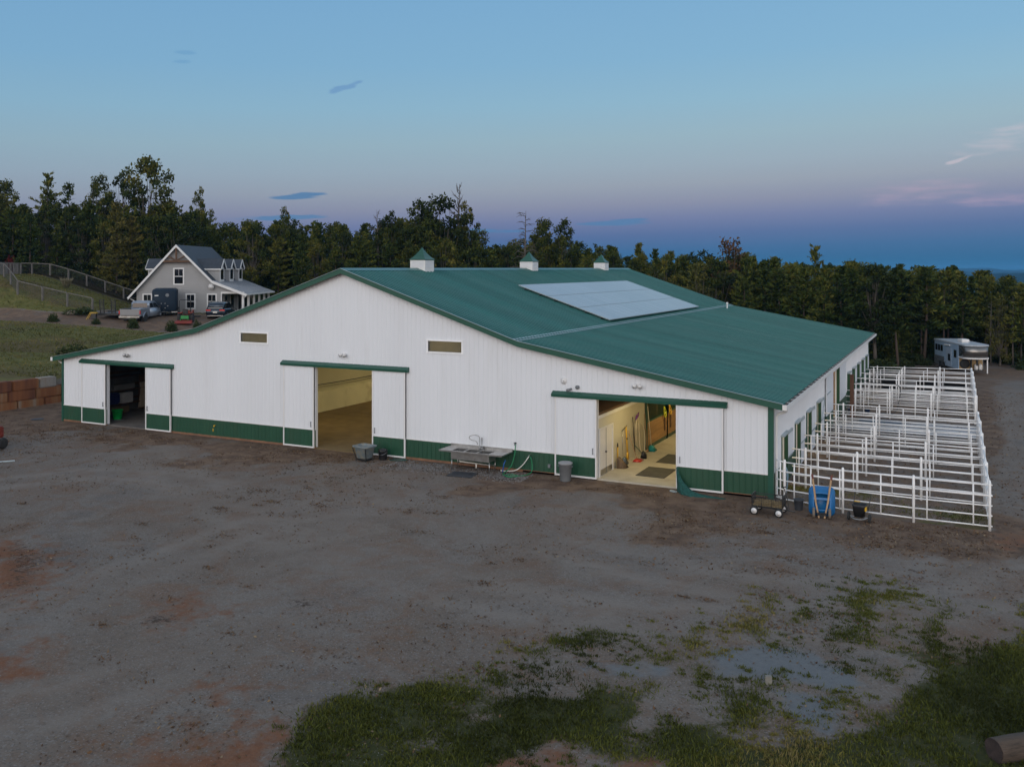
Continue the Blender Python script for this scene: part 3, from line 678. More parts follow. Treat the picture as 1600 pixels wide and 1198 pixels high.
# the cross aisle door
j = MB(); j.box(-0.06, 0.10, AIS[1]-0.015, AIS[1]+0.1, FL+0.005, AIS[2]-0.015).box(-0.17, 0.05, AIS[0]-0.08, AIS[0]+0.015, FL+0.005, AIS[2]-0.015).box(-0.17, 0.05, AIS[0]-0.08, AIS[1]+0.1, AIS[2]-0.015, AIS[2]+0.04); jo = j.build('aisle_door_frame', M_GREEN, barn)
b = MB(); b.box(0.06, 0.11, AIS[1]+0.14, AIS[1]+3.2, 0.93, AIS[2]+0.05); ad = b.build('sliding_door', M_WALL, barn)
b = MB(); b.box(0.06, 0.11, AIS[1]+0.14, AIS[1]+3.2, 0.1, 0.925); b.build('door_wainscot', M_GREEN, ad)
b = MB(); b.box(0.03, 0.24, AIS[0]-3.3, AIS[1]+3.3, AIS[2]+0.06, AIS[2]+0.2); b.build('door_track_cover', M_WHITE, barn)
b = MB(); b.box(0.06, 0.11, AIS[0]-2.9, AIS[0]-0.1, 0.93, AIS[2]+0.05); ad = b.build('sliding_door', M_WALL, barn)
b = MB(); b.box(0.06, 0.11, AIS[0]-2.9, AIS[0]-0.1, 0.1, 0.925); b.build('door_wainscot', M_GREEN, ad)
# ---- interiors
b = MB(); b.box(-10.3, -0.16, -0.02, BL-0.2, -0.05, FL); b.build('aisle_floor', M_CONC, barn)
b = MB(); b.box(-28.7, -10.45, -0.015, BL-0.2, -0.05, 0.045); b.build('arena_floor', M_SAND, barn)
b = MB(); b.box(-BW+0.16, -28.85, 0.05, BL-0.2, -0.05, 0.04); b.build('shed_floor', mat('shed_dirt_floor', (0.15,0.13,0.115), 0.9, 0.3, 1.5), barn)
b = MB(); b.prism([(-10.45, 0.05), (-10.3, 0.05), (-10.3, 5.3), (-10.45, 5.3)], 'y', 0.17, BL-0.2); b.build('partition_wall', M_CREAM, barn)
b = MB(); b.box(-28.85, -28.7, 0.17, BL-0.2, 0.05, 5.3); b.build('partition_wall', M_CREAM, barn)
b = MB(); b.prism([(-28.65, 0.05), (-27.75, 0.05), (-27.95, 1.22), (-28.65, 1.22)], 'y', 0.4, BL-0.4); b.build('kick_wall', mat('pale_kick_boards', (0.68,0.65,0.50), 0.55, 0.06, 1.0, dirt=(0.30,0.24,0.14), dscale=0.7, dlo=0.56, dhi=0.85), barn)
b = MB(); pts = []
for i in range(25):
    t = i/24; pts.append((-28.55+0.05*t, 4+18.2*t, 1.75 - 1.0*t*(1-t) + 0.25*max(0, t-0.85)*6))
b.tube(pts, 0.03, 6); b.tube([(-28.55, 22.2, 1.85), (-28.2, 22.35, 2.2), (-28.2, 22.4, 2.55)], 0.04, 6); b.build('hung_rope', M_BLACK, barn)
b = MB(); b.box(-28.68, -27.9, 22.1, 22.6, 1.78, 1.86); b.box(-28.6, -28.4, 22.2, 22.5, 1.86, 2.3); b.build('rope_bracket', M_BLACK, barn)
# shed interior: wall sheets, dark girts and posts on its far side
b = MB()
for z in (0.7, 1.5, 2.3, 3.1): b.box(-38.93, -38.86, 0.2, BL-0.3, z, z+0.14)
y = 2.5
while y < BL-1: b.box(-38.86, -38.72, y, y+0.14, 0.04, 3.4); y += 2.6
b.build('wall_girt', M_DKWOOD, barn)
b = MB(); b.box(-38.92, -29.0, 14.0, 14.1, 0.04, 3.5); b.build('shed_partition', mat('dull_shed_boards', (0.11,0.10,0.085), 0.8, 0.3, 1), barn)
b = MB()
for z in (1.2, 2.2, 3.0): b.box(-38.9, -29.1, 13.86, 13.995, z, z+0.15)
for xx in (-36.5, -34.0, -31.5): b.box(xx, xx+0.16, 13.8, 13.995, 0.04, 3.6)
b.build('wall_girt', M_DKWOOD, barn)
# tack room block on the left of the aisle and the stall fronts beyond it
b = MB(); b.box(-7.10, -6.97, 0.17, 6.3, FL, 2.45); b.box(-10.3, -7.10, 6.17, 6.3, FL, 2.45); b.build('tack_room_wall', M_CREAM, barn)
b = MB(); b.box(-7.14, -6.93, 0.17, 6.34, 2.45, 2.58); b.build('wall_cap', M_WHITE, barn)
b = MB(); b.box(-10.3, -6.98, 0.17, 6.2, 2.58, 2.68); b.build('loft_deck', M_DKWOOD, barn)
b = MB(); b.box(-6.965, -6.93, 0.25, 1.72, FL, 1.98); dr = b.build('tack_room_door', M_WHITE, barn)
b = MB(); b.box(-6.929, -6.905, 0.16, 0.25, FL, 2.06).box(-6.929, -6.905, 1.72, 1.83, FL, 2.06).box(-6.929, -6.905, 0.25, 1.72, 1.98, 2.06); b.build('door_casing', M_WHITE, dr)
b = MB(); b.box(-6.928, -6.918, 0.95, 0.975, FL, 1.97); b.build('door_joint', M_GREYP, dr)
b = MB(); b.box(-6.928, -6.915, 0.30, 0.93, FL+0.03, 0.34).box(-6.928, -6.915, 1.0, 1.68, FL+0.03, 0.34); b.build('kick_plate', M_STEEL, dr)
b = MB(); b.tube([(-6.93, 0.88, 1.0), (-6.86, 0.88, 1.0)], 0.03, 8); b.build('door_knob', M_DARKMETAL, dr)
for ya, yb in ((6.45, 9.6), (9.75, 12.9), (13.05, 17.3), (21.2, 25.0), (25.15, 30.0), (30.15, 35.0), (35.15, 39.8)):
    b = MB(); b.box(-6.98, -6.90, ya, yb, FL+0.18, 1.32); sf_ = b.build('stall_front', M_WOOD, barn); b = MB()
    b.box(-6.97, -6.91, ya, yb, FL, FL+0.17); b.box(-6.99, -6.89, ya, yb, 1.33, 1.39); b.box(-6.99, -6.89, ya, yb, 2.3, 2.36)
    y = ya+0.05
    while y < yb: b.tube([(-6.94, y, 1.38), (-6.94, y, 2.31)], 0.012, 5, False); y += 0.11
    for yy in (ya-0.075, yb+0.075): b.box(-7.0, -6.88, yy-0.07, yy+0.07, FL, 2.5)
    b.build('stall_grille', M_GREEN, sf_)
for yy in (8.9, 13.0, 17.2):
    b = MB(); b.box(-10.3, -7.2, yy, yy+0.1, FL, 2.4); b.build('stall_divider', M_WOOD, barn)
b = MB()
for ya, yb in ((0.2, 17.3), (20.7, BL-0.3)): b.box(-3.62, -3.5, ya, yb, FL, 2.3)
for k in range(1, 6): b.box(-3.5, -0.17, 3.3*k+0.85-0.05, 3.3*k+0.85+0.05, FL, 2.3)
for k in range(5): b.box(-3.5, -0.17, 20.75+3.2*k, 20.85+3.2*k, FL, 2.3)
b.build('stall_partition', M_WOOD, barn)
b = MB(); b.box(-7.05, -6.95, 17.35, 21.15, FL, 3.2); b.build('aisle_end_wall', M_CREAM, barn)
b = MB(); b.box(-38.93, -38.90, 0.2, 13.9, 0.04, 3.45); b.build('shed_shade_sheet', mat('painted_shed_shade', (0.10,0.095,0.085), 0.8, 0.3, 1), barn)  # added dark sheet; its colour gives the white wall the shed's shade
b = MB(); b.box(-9.2, -8.1, 1.2, 2.6, 2.68, 3.3); b.build('loft_heater', M_WHITE, barn, False, 0.12)
# ceiling strip lights (the lit barn) and their lamps
def emis(name, col, st):
    m, nt, bb = newmat(name); bb.inputs['Base Color'].default_value = lin(col); bb.inputs['Emission Color'].default_value = lin(col); bb.inputs['Emission Strength'].default_value = st; return m
M_LAMP = emis('lit_warm_tube', (1.0, 0.78, 0.42), 4.0)
def strip(x, y, z, power, sx=0.25, sy=1.4, lit=True):
    b = MB(); b.box(x-0.12, x+0.12, y-0.7, y+0.7, z, z+0.06); f = b.build('ceiling_light', M_WHITE, barn)
    b = MB(); b.box(x-0.08, x+0.08, y-0.66, y+0.66, z-0.03, z-0.001); b.build('light_tube', M_LAMP, f)
    l = bpy.data.lights.new('interior_lamp', 'AREA'); l.shape = 'RECTANGLE'; l.size = sx; l.size_y = sy; l.energy = power; l.color = (1.0, 0.79, 0.37)
    o = bpy.data.objects.new('interior_lamp', l); COL.objects.link(o); o.location = (x, y, z-0.05); o.parent = f
for y, p in ((2.6, 52), (9.0, 62), (15.5, 55), (19.0, 130), (25, 55), (32, 55)): strip(-5.2, y, 3.75, p)
for y in (2.6, 6.0, 9.2, 12.5, 15.8, 24.0, 27.4, 30.6, 33.8, 37.2): strip(-1.8, y, 2.9, 36)
for x in (-24.5, -15.0):
    for y in (5, 14, 24, 34): strip(x, y, 5.6, 92)
# ------------------------------------------------------------------ retaining wall of concrete blocks
def block_mat():
    m, nt, b = newmat('stained_concrete_block'); N = nt.nodes.new; L = nt.links.new
    tc = N('ShaderNodeTexCoord'); oi = N('ShaderNodeObjectInfo')
    mp = N('ShaderNodeMapping'); mp.inputs['Scale'].default_value = (1.2, 1.6, 0.12); L(tc.outputs['Object'], mp.inputs[0])
    n = N('ShaderNodeTexNoise'); n.noise_dimensions = '4D'; n.inputs['Scale'].default_value = 1.6; n.inputs['Detail'].default_value = 5; L(mp.outputs[0], n.inputs['Vector'])
    L(oi.outputs['Random'], n.inputs['W'])
    r = N('ShaderNodeValToRGB'); e = r.color_ramp.elements
    for i, (p, c) in enumerate(((0.28,(0.23,0.17,0.125)), (0.40,(0.22,0.105,0.045)), (0.52,(0.20,0.066,0.020)), (0.70,(0.10,0.034,0.018)))):
        if i >= len(e): e.new(0.5)
        e[i].position = p; e[i].color = lin(c)
    a = N('ShaderNodeMath'); a.operation = 'MULTIPLY_ADD'; L(oi.outputs['Random'], a.inputs[0]); a.inputs[1].default_value = 0.22; a.inputs[2].default_value = -0.10
    s = N('ShaderNodeMath'); s.operation = 'ADD'; L(n.outputs['Fac'], s.inputs[0]); L(a.outputs[0], s.inputs[1]); L(s.outputs[0], r.inputs[0])
    L(r.outputs[0], b.inputs['Base Color']); b.inputs['Roughness'].default_value = 0.9
    bp = N('ShaderNodeBump'); bp.inputs['Strength'].default_value = 0.4; bp.inputs['Distance'].default_value = 0.03
    n2 = N('ShaderNodeTexNoise'); n2.inputs['Scale'].default_value = 8; L(tc.outputs['Object'], n2.inputs['Vector']); L(n2.outputs['Fac'], bp.inputs['Height']); L(bp.outputs[0], b.inputs['Normal'])
    return m
M_BLOCK = block_mat(); M_GBLOCK = mat('grey_concrete_block', (0.25,0.225,0.20), 0.9, 0.2, 1.5, bump=0.4, dirt=(0.20,0.12,0.06), dscale=1.5, stretch=(1,1,0.3))
rw = thing('retaining_wall', 'retaining wall of big rust stained concrete blocks left of the barn', 'wall', (-45.3, 0, 0))
rr = random.Random(3)
for row in range(3):
    y = -7.0 + (0.6 if row == 1 else 0.0) - (0.35 if row == 2 else 0)
    while y < (4.0 if row == 2 else 5.6):
        ln = 1.2 + rr.choice((0, 0, 0, 0.6)); e = min(y+ln, 4.45 if row == 2 else 6.2)
        if e - y > 0.35:
            b = MB(); o = rr.uniform(-0.02, 0.03); b.box(-0.32+o, 0.32+o, y+0.022, e-0.022, row*0.605-0.08, row*0.605+0.578-0.03*rr.random())
            b.build('concrete_block', M_GBLOCK if (row == 2 and y > 1.2) else M_BLOCK, rw, False, 0.055)
        y = e
# ------------------------------------------------------------------ pipe corral behind/beside the barn
RUNS = [-0.8, 2.3, 5.6, 8.75, 12.1, 15.25, 21.36, 24.57, 27.8, 31.0, 34.3, 37.55]
RZ = [0.15, 0.49, 0.82, 1.15, 1.50]
FR = [(0.16,-0.12), (0.5,-0.36), (2.56,-0.82), (4.84,-0.98), (7.12,-0.95)]
ORD = ['nearest the wheelbarrow and cart', 'second from the barn front', 'third from the barn front', 'fourth from the barn front', 'fifth from the barn front', 'on the near side of the concrete walkway',
       'on the far side of the concrete walkway', 'draped with a black hose', 'fourth from the far end of the corral', 'third from the far end of the corral', 'second from the far end of the corral', 'farthest from the yard, before the trees']
rs = random.Random(11)
def gz_(x, y): return float(zt(x, y))
def pipe_run(pts, ups, label, group, name='pipe_fence', cat='fence', thick=(1.15,)):
    """pts: post xy's; ups: fractions along each bay for uprights"""
    x0, y0 = pts[0]; z0 = gz_(x0, y0)
    t = thing(name, label, cat, (x0, y0, z0), 0, group)
    P = [Vector((x-x0, y-y0, gz_(x, y)-z0)) for x, y in pts]
    for i, p in enumerate(P):
        if i == 0 and len(P) > 4: continue
        b = MB(); b.tube([p+Vector((0,0,-0.25)), p+Vector((0,0,1.57)), p+Vector((0,0,1.60))], [0.045,0.045,0.025], 8); b.build('post', M_FENCE, t, True)
    for i, (a, c) in enumerate(zip(P, P[1:])):
        b = MB(); d = (c-a); e = d.normalized()*0.05
        for z in RZ: b.tube([a-e*(0.0 if i else 0.3)+Vector((0,0,z)), c+e*(1.6 if i == len(P)-2 else 0)+Vector((0,0,z))], 0.034 if z in thick else 0.025, 6)
        for f in ups[min(i, len(ups)-1)]: b.tube([a+d*f+Vector((0,0,0.12)), a+d*f+Vector((0,0,1.52))], 0.027, 6)
        b.build('rail_panel', M_FENCE, t, True)
    return t
for k, y in enumerate(RUNS):
    lab = 'white pipe rail partition %s' % ORD[k]
    if k == 0:
        pipe_run(FR, [[0.5], [0.17, 0.46, 0.95], [0.545], [0.18, 0.79]], 'front white pipe rail fence behind the wheelbarrow and garden cart', 'white pipe corral partitions')
    else:
        j = lambda a: a + rs.uniform(-0.12, 0.12)
        xs_ = [0.35, 0.85, j(2.75), j(4.95), 7.05]
        if k == 5: xs_ = [0.35, 0.85, j(2.6), j(4.9), 7.05]
        pipe_run([(x, y + rs.uniform(-0.05, 0.05)) for x in xs_], [[0.5], [0.25, 0.93], [0.55+rs.uniform(-.1,.1)], [0.14, 0.82]], lab, 'white pipe corral partitions')
for k in range(11):
    if k == 5: continue
    ya, yb = RUNS[k]+0.12, RUNS[k+1]-0.12
    lab = 'white pipe gate closing the outer end of %s' % ['the first pen by the yard', 'the second pen', 'the third pen', 'the fourth pen', 'the pen before the walkway', '', 'the pen after the walkway', 'the pen with the hose', 'the fourth pen from the far end', 'the third pen from the far end', 'the last pen before the trees'][k]
    pipe_run([(7.12, ya), (7.08, yb)], [[0.05, 0.5, 0.95]], lab, 'white pipe pen gates', 'pen_gate', 'gate')
# walkway, mats, timber post, hose, troughs
b = MB()
for i in range(6): b.add([(0.1+1.2*i,16.6,gz_(0.1+1.2*i,16.6)+0.02),(1.3+1.2*i,16.6,gz_(1.3+1.2*i,16.6)+0.02),(1.3+1.2*i,20.7,gz_(1.3+1.2*i,20.7)+0.02),(0.1+1.2*i,20.7,gz_(0.1+1.2*i,20.7)+0.02)], [(0,1,2,3)])
tag(b.build('walkway', mat('pale_concrete_pad', (0.30,0.30,0.31), 0.8, 0.15, 1.0, dirt=(0.20,0.16,0.12), dscale=0.7)), kind='structure')
def mat_thing(x0, x1, y0, y1, z, lab, m, grp=None, rz=0.0):
    b = MB(); b.box(-(x1-x0)/2, (x1-x0)/2, -(y1-y0)/2, (y1-y0)/2, 0, 0.02)
    o = b.build('rubber_mat', m, None, False, 0.006, ((x0+x1)/2, (y0+y1)/2, z), (0,0,rz)); return tag(o, lab, 'mat', grp)
M_MAT = mat('dusty_rubber_mat', (0.060,0.055,0.042), 0.85, 0.3, 2.5)
mat_thing(-5.72, -4.5, 1.15, 2.95, FL+0.002, 'black rubber mat on the barn aisle floor nearest the yard', M_MAT, 'aisle mats')
mat_thing(-5.72, -4.5, 3.95, 5.85, FL+0.002, 'black rubber mat on the barn aisle floor farther inside', M_MAT, 'aisle mats')
mat_thing(-12.85, -11.75, -2.1, -1.25, 0.012, 'dark rubber mat on the gravel in front of the outdoor sink', mat('dark_wet_mat', (0.030,0.034,0.042), 0.5, 0.3, 2.5), None, 0.12)
mat_thing(1.2, 3.4, 19.6, 20.6, gz_(2.3,20)+0.03, 'blue grey mat on the walkway beside the timber post', mat('blue_grey_mat', (0.09,0.12,0.16), 0.7, 0.2, 2))
b = MB(); b.box(-0.10, 0.10, -0.09, 0.09, -0.2, 2.45); b.box(-0.115, 0.115, -0.105, 0.105, 2.40, 2.47)
tag(b.build('timber_post', mat('red_brown_timber', (0.115,0.055,0.034), 0.8, 0.3, 3, stretch=(1,1,0.2)), None, False, 0.01, (0.72, 20.9, gz_(0.7,20.9))), 'tall red brown timber post at the corner of the side aisle door', 'post')
b = MB(); pts = []
hp = [(0.45,26.4,0.1),(0.5,26.0,1.2),(0.7,25.2,1.66),(1.6,24.62,1.62),(2.3,24.58,1.60),(2.9,24.55,1.58),(3.1,24.4,1.3),(3.05,24.0,0.7),(2.9,23.4,0.12),(2.4,23.1,0.05),(1.8,23.2,0.05)]
def spline(P, n=6):
    P = [Vector(p) for p in P]; out = []
    for i in range(len(P)-1):
        p0, p1, p2, p3 = P[max(i-1,0)], P[i], P[i+1], P[min(i+2,len(P)-1)]
        for k in range(n):
            t = k/n; out.append(0.5*((2*p1)+(-p0+p2)*t+(2*p0-5*p1+4*p2-p3)*t*t+(-p0+3*p1-3*p2+p3)*t**3))
    return out + [P[-1]]
b.tube(spline(hp), 0.022, 6); tag(b.build('water_hose', M_BLACK, None, True), 'black water hose draped over a white pipe partition', 'hose')
for i, (x, y, lab) in enumerate(((0.55, 21.9, 'dark blue bucket beside the timber post'), (1.4, 22.6, 'small blue bucket on the ground under the black hose'))):
    b = MB(); b.lathe([(0.12,0),(0.16,0.32),(0.17,0.33),(0.15,0.31),(0.11,0.02)], n=14); tag(b.build('bucket', mat('navy_bucket', (0.012,0.03,0.09), 0.4), None, True, 0, (x, y, gz_(x, y))), lab, 'bucket')
for i, (x, y, lab) in enumerate(((1.9, 36.2, 'black water trough in the last pen, closest to the barn'), (4.2, 36.3, 'black water trough in the middle of the last pen'), (6.0, 36.2, 'black water trough in the last pen, closest to the driveway'))):
    t = thing('water_trough', lab, 'trough', (x, y, gz_(x, y)), 0.1*i, 'black water troughs')
    b = MB(); b.loft([[(p[0], p[1], z) for p in rrect(w, h, 0.25, 5)] for w, h, z in ((1.25,0.62,0),(1.4,0.72,0.58),(1.46,0.78,0.60),(1.46,0.78,0.63),(1.32,0.64,0.63),(1.25,0.6,0.45))]); b.build('tub', M_BLACK, t, True)
    b = MB(); b.tube([(0.6,0,0.1),(0.74,0,0.1)], 0.03, 8); b.build('drain_plug', M_GREYP, t)
# ------------------------------------------------------------------ solar array
sa = thing('solar_array', 'large pale rooftop solar array on the upper green roof slope', 'solar panels', (0,0,0))
M_PANEL = None
def panel_mat():
    m, nt, b = newmat('sheen_solar_glass'); N = nt.nodes.new; L = nt.links.new
    tc = N('ShaderNodeTexCoord'); n = N('ShaderNodeTexNoise'); n.inputs['Scale'].default_value = 0.7; n.inputs['Detail'].default_value = 6; L(tc.outputs['Object'], n.inputs['Vector'])
    oi = N('ShaderNodeObjectInfo'); ad = N('ShaderNodeMath'); ad.operation = 'MULTIPLY_ADD'; L(oi.outputs['Random'], ad.inputs[0]); ad.inputs[1].default_value = 0.45; ad.inputs[2].default_value = -0.2; av = N('ShaderNodeMath'); L(ad.outputs[0], av.inputs[0]); L(n.outputs['Fac'], av.inputs[1])
    r = N('ShaderNodeValToRGB'); r.color_ramp.elements[0].color = (0.26,0.255,0.26,1); r.color_ramp.elements[1].color = (0.36,0.35,0.355,1); L(av.outputs[0], r.inputs[0]); L(r.outputs[0], b.inputs['Base Color'])  # pale base and per-panel tone paint in the sky's sheen
    b.inputs['Roughness'].default_value = 0.3; b.inputs['Specular IOR Level'].default_value = 0.6; b.inputs['Coat Weight'].default_value = 0.5; b.inputs['Coat Roughness'].default_value = 0.12
    return m
M_PANEL = panel_mat()
xa, xb, ya, yb = -16.35, -10.80, 11.9, 30.7
nr, nc = 3, 18
sx = Vector((xa-xb, 0, roof_z(xa)-roof_z(xb))); nrm = Vector((0.3165, 0, 0.9486))
base = Vector((xb, ya, roof_z(xb))) + nrm*0.14
pw = (yb-ya)/nc; tl = sx.length/nr; sxn = sx.normalized()
proto_p = MB(); proto_p.box(0.03, tl-0.03, 0.016, pw-0.016, 0, 0.035)
rot = Matrix(((sxn.x, 0, nrm.x), (0, -1, 0), (sxn.z, 0, nrm.z))).to_euler()
first = None
for i in range(nr):
    for j in range(nc):
        if first is None:
            first = proto_p.build('solar_panel', M_PANEL, sa); o = first
            fr = MB(); fr.box(0.012, 0.03, 0.004, pw-0.004, -0.01, 0.04).box(tl-0.03, tl-0.012, 0.004, pw-0.004, -0.01, 0.04).box(0.03, tl-0.03, 0.004, 0.016, -0.01, 0.038).box(0.03, tl-0.03, pw-0.016, pw-0.004, -0.01, 0.038); fo = fr.build('panel_frame', M_PALE, first)
        else:
            o = first.copy(); COL.objects.link(o); o.parent = sa; g = first.children[0].copy(); COL.objects.link(g); g.parent = o
        o.location = base + sxn*tl*i + Vector((0, pw*(j+1), 0)); o.rotation_euler = rot
b = MB()
for i in range(nr*2):
    p = base + sxn*(tl*(i+0.5)/2) - nrm*0.06
    b.bar(p + Vector((0,-0.05,0)), p + Vector((0, yb-ya+0.05, 0)), 0.05, 0.06, tuple(nrm))
for i in range(9):
    for k in range(6):
        p = base + sxn*(tl*(k+0.5)/2) + Vector((0, (yb-ya)*i/8, 0)); b.bar(p-nrm*0.10, p-nrm*0.16, 0.06, 0.06)
b.build('mounting_rail', M_DARKMETAL, sa)
# ------------------------------------------------------------------ things along the front wall
sk = thing('outdoor_sink', 'stainless steel three bay sink with long drainboards standing against the barn wall', 'sink', (-12.25, -0.58, 0))
b = MB(); zc = 0.83
x0, x1, y0, y1 = -1.5, 1.5, -0.55, 0.50
bays = [(-0.95+0.62*i, -0.95+0.62*i+0.55) for i in range(3)]
b.box(x0, x1, y0, -0.42, zc-0.02, zc).box(x0, x1, 0.14, y1, zc-0.02, zc)
xx = x0
for a, c in bays: b.box(xx, a, -0.42, 0.14, zc-0.02, zc); xx = c
b.box(xx, x1, -0.42, 0.14, zc-0.02, zc); b.box(x0, x1, y0-0.012, y0, zc-0.05, zc+0.008); b.box(x0-0.012, x0, y0, y1, zc-0.05, zc+0.008); b.box(x1, x1+0.012, y0, y1, zc-0.05, zc+0.008)
b.box(x0, x1, y1-0.02, y1, zc, zc+0.10); b.build('counter', M_STEEL, sk)
for a, c in bays:
    b = MB(); zb = zc-0.36
    b.box(a-0.012, a, -0.43, 0.15, zb, zc-0.021).box(c, c+0.012, -0.43, 0.15, zb, zc-0.021).box(a, c, -0.43, -0.42, zb, zc-0.021).box(a, c, 0.14, 0.15, zb, zc-0.021).box(a, c, -0.42, 0.14, zb, zb+0.012); b.build('basin', M_STEEL, sk)
b = MB(); b.box(-0.965, 0.855, -0.448, -0.434, zc-0.36, zc-0.021); b.box(0.85, 0.864, -0.43, 0.15, zc-0.36, zc-0.021); b.build('apron', M_STEEL, sk)
for lx in (-0.95, 0.86):
    for ly in (-0.40, 0.12):
        b = MB(); b.tube([(lx,ly,0),(lx,ly,zc-0.36)], 0.022, 8); b.build('leg', M_STEEL, sk, True)
b = MB(); b.tube([(-0.7,-0.15,zc-0.36),(-0.7,-0.15,0.33),(0.75,-0.15,0.30),(0.75,-0.15,zc-0.36)], 0.03, 8); b.tube([(0.1,-0.15,0.32),(0.1,-0.15,0.12)], 0.03, 8); b.build('drain_pipe', M_PVC, sk, True)
b = MB(); b.lathe([(0.05,0),(0.04,0.06),(0.02,0.07),(0.02,0.40),(0.03,0.41),(0.03,0.50),(0.0,0.51)], (0.1, 0.36, zc), 10); b.lathe([(0.04,0),(0.03,0.06),(0.018,0.07),(0.018,0.30)], (0.0, 0.36, zc), 10)
b.tube(spline([(0.0,0.36,zc+0.3),(-0.02,0.34,zc+0.52),(-0.18,0.26,zc+0.60),(-0.38,0.2,zc+0.55),(-0.42,0.18,zc+0.46),(-0.3,0.2,zc+0.38),(-0.12,0.24,zc+0.34),(-0.05,0.27,zc+0.2)]), 0.016, 6); b.tube([(0.1,0.36,zc+0.1),(0.1,0.1,zc+0.12),(0.1,0.08,zc+0.06)], 0.016, 6)
b.build('faucet', M_STEEL, sk, True)
b = MB(); b.box(-0.9, 0.85, 0.08, 0.11, 0.25, 0.28); b.build('cross_brace', M_STEEL, sk)
def hose(name, pts, r, m, lab, cat='hose'):
    b = MB(); b.tube(spline(pts), r, 6); return tag(b.build(name, m, None, True), lab, cat)
hose('garden_hose', [(-10.62,-0.10,1.17),(-10.58,-0.16,1.05),(-10.60,-0.2,0.7),(-10.7,-0.35,0.25),(-10.85,-0.75,0.03),(-10.7,-1.0,0.03),(-10.4,-1.15,0.03),(-10.1,-1.0,0.03),(-10.25,-0.8,0.03),(-10.6,-0.9,0.04),(-10.5,-1.2,0.04),(-10.2,-1.25,0.04)], 0.02, M_HOSE, 'bright green hose hanging from the wall spigot right of the sink')
hose('garden_hose', [(-9.95,-0.12,0.72),(-9.85,-0.18,0.66),(-9.78,-0.2,0.4),(-9.75,-0.35,0.1),(-9.9,-0.7,0.03),(-10.15,-0.95,0.03)], 0.02, M_HOSE, 'short green hose dropping from the low tap beside the white hose')
hose('water_hose', [(-9.95,-0.12,0.72),(-10.0,-0.18,0.62),(-10.2,-0.2,0.35),(-10.5,-0.25,0.10),(-10.9,-0.3,0.03),(-11.2,-0.32,0.03)], 0.022, M_PVC, 'white hose curving down from the low tap right of the sink')
b = MB(); b.tube([(-10.62,-0.001,1.17),(-10.62,-0.12,1.17),(-10.62,-0.14,1.12)], 0.022, 8); b.tube([(-10.68,-0.1,1.21),(-10.56,-0.1,1.21)], 0.018, 6); b.build('wall_spigot', M_DARKMETAL, barn, True)
b = MB(); b.tube([(-9.95,-0.001,0.74),(-9.95,-0.13,0.74),(-9.95,-0.14,0.7)], 0.03, 8); b.build('wall_spigot', M_STEEL, barn, True)
b = MB(); b.tube([(-11.0,-0.55,-0.05),(-10.95,-0.5,0.35),(-10.9,-0.45,0.52)], 0.024, 8); tag(b.build('pipe_stub', mat('blue_pipe', (0.01,0.09,0.36), 0.4), None, True), 'blue pipe stub rising from the dug out soil right of the sink', 'pipe')
# grey trash can
tc_ = thing('trash_can', 'round grey plastic trash can with lid against the right sliding door', 'trash can', (-8.05, -0.72, 0.0))
b = MB(); b.lathe([(0.20,0),(0.215,0.02),(0.265,0.66),(0.285,0.67),(0.285,0.71),(0.25,0.71)], n=24); b.build('can', M_GREYP, tc_, True)
b = MB(); b.lathe([(0.295,0.70),(0.30,0.72),(0.29,0.75),(0.22,0.775),(0.0,0.78)], n=24); b.build('lid', mat('pale_grey_lid', (0.24,0.245,0.25), 0.5), tc_, True)
for s in (-1, 1):
    b = MB(); b.bar((s*0.285,-0.07,0.6),(s*0.285,0.07,0.6), 0.05, 0.03); b.build('handle', M_GREYP, tc_)
# tub and small pail by the middle door
tb = thing('muck_tub', 'weathered blue grey tub with flared rim on a black stand at the middle door', 'tub', (-17.60, -1.15, 0.0), -0.15)
M_TUB = mat('mottled_blue_grey_plastic', (0.15,0.19,0.21), 0.6, 0.25, 5, dirt=(0.22,0.21,0.17), dscale=5, dlo=0.45, dhi=0.6)
b = MB(); R_ = lambda w, h, z, cy=0: [(p[0], p[1]+cy, z) for p in rrect(w, h, 0.14, 5)]
b.loft([R_(0.50,0.42,0.12), R_(0.52,0.46,0.14), R_(0.66,0.58,0.56), R_(0.78,0.66,0.60), R_(0.80,0.68,0.65), R_(0.70,0.58,0.66), R_(0.62,0.52,0.55), R_(0.5,0.4,0.2)]); b.build('tub', M_TUB, tb, True)
tb.scale = (1.18, 1.18, 1.05)
for sx_ in (-0.24, 0.24):
    b = MB(); b.tube([(sx_,-0.2,0.0),(sx_*1.1,-0.2,0.14),(sx_*1.4,-0.31,0.58)], 0.018, 6); b.tube([(sx_,0.2,0.0),(sx_,0.2,0.14)], 0.018, 6); b.build('leg', M_DARKMETAL, tb)
b = MB(); b.box(-0.22,0.22,-0.18,0.18,0.03,0.09); b.build('stand', M_DARKMETAL, tb)
pl_ = thing('feed_pail', 'small black lidded pail squeezed between the blue grey tub and the middle door', 'pail', (-16.98, -0.62, 0.0))
b = MB(); b.lathe([(0.17,0),(0.175,0.02),(0.20,0.36),(0.215,0.37),(0.215,0.40)], n=18); b.build('pail', M_BLACK, pl_, True)
b = MB(); b.lathe([(0.22,0.40),(0.22,0.43),(0.17,0.45),(0.14,0.49),(0.0,0.5)], n=18); b.build('lid', M_DARKMETAL, pl_, True)
b = MB(); b.tube(spline([(-0.2,0,0.34),(-0.12,-0.22,0.26),(0.12,-0.22,0.26),(0.2,0,0.34)]), 0.008, 5); b.build('bail_handle', M_STEEL, pl_)
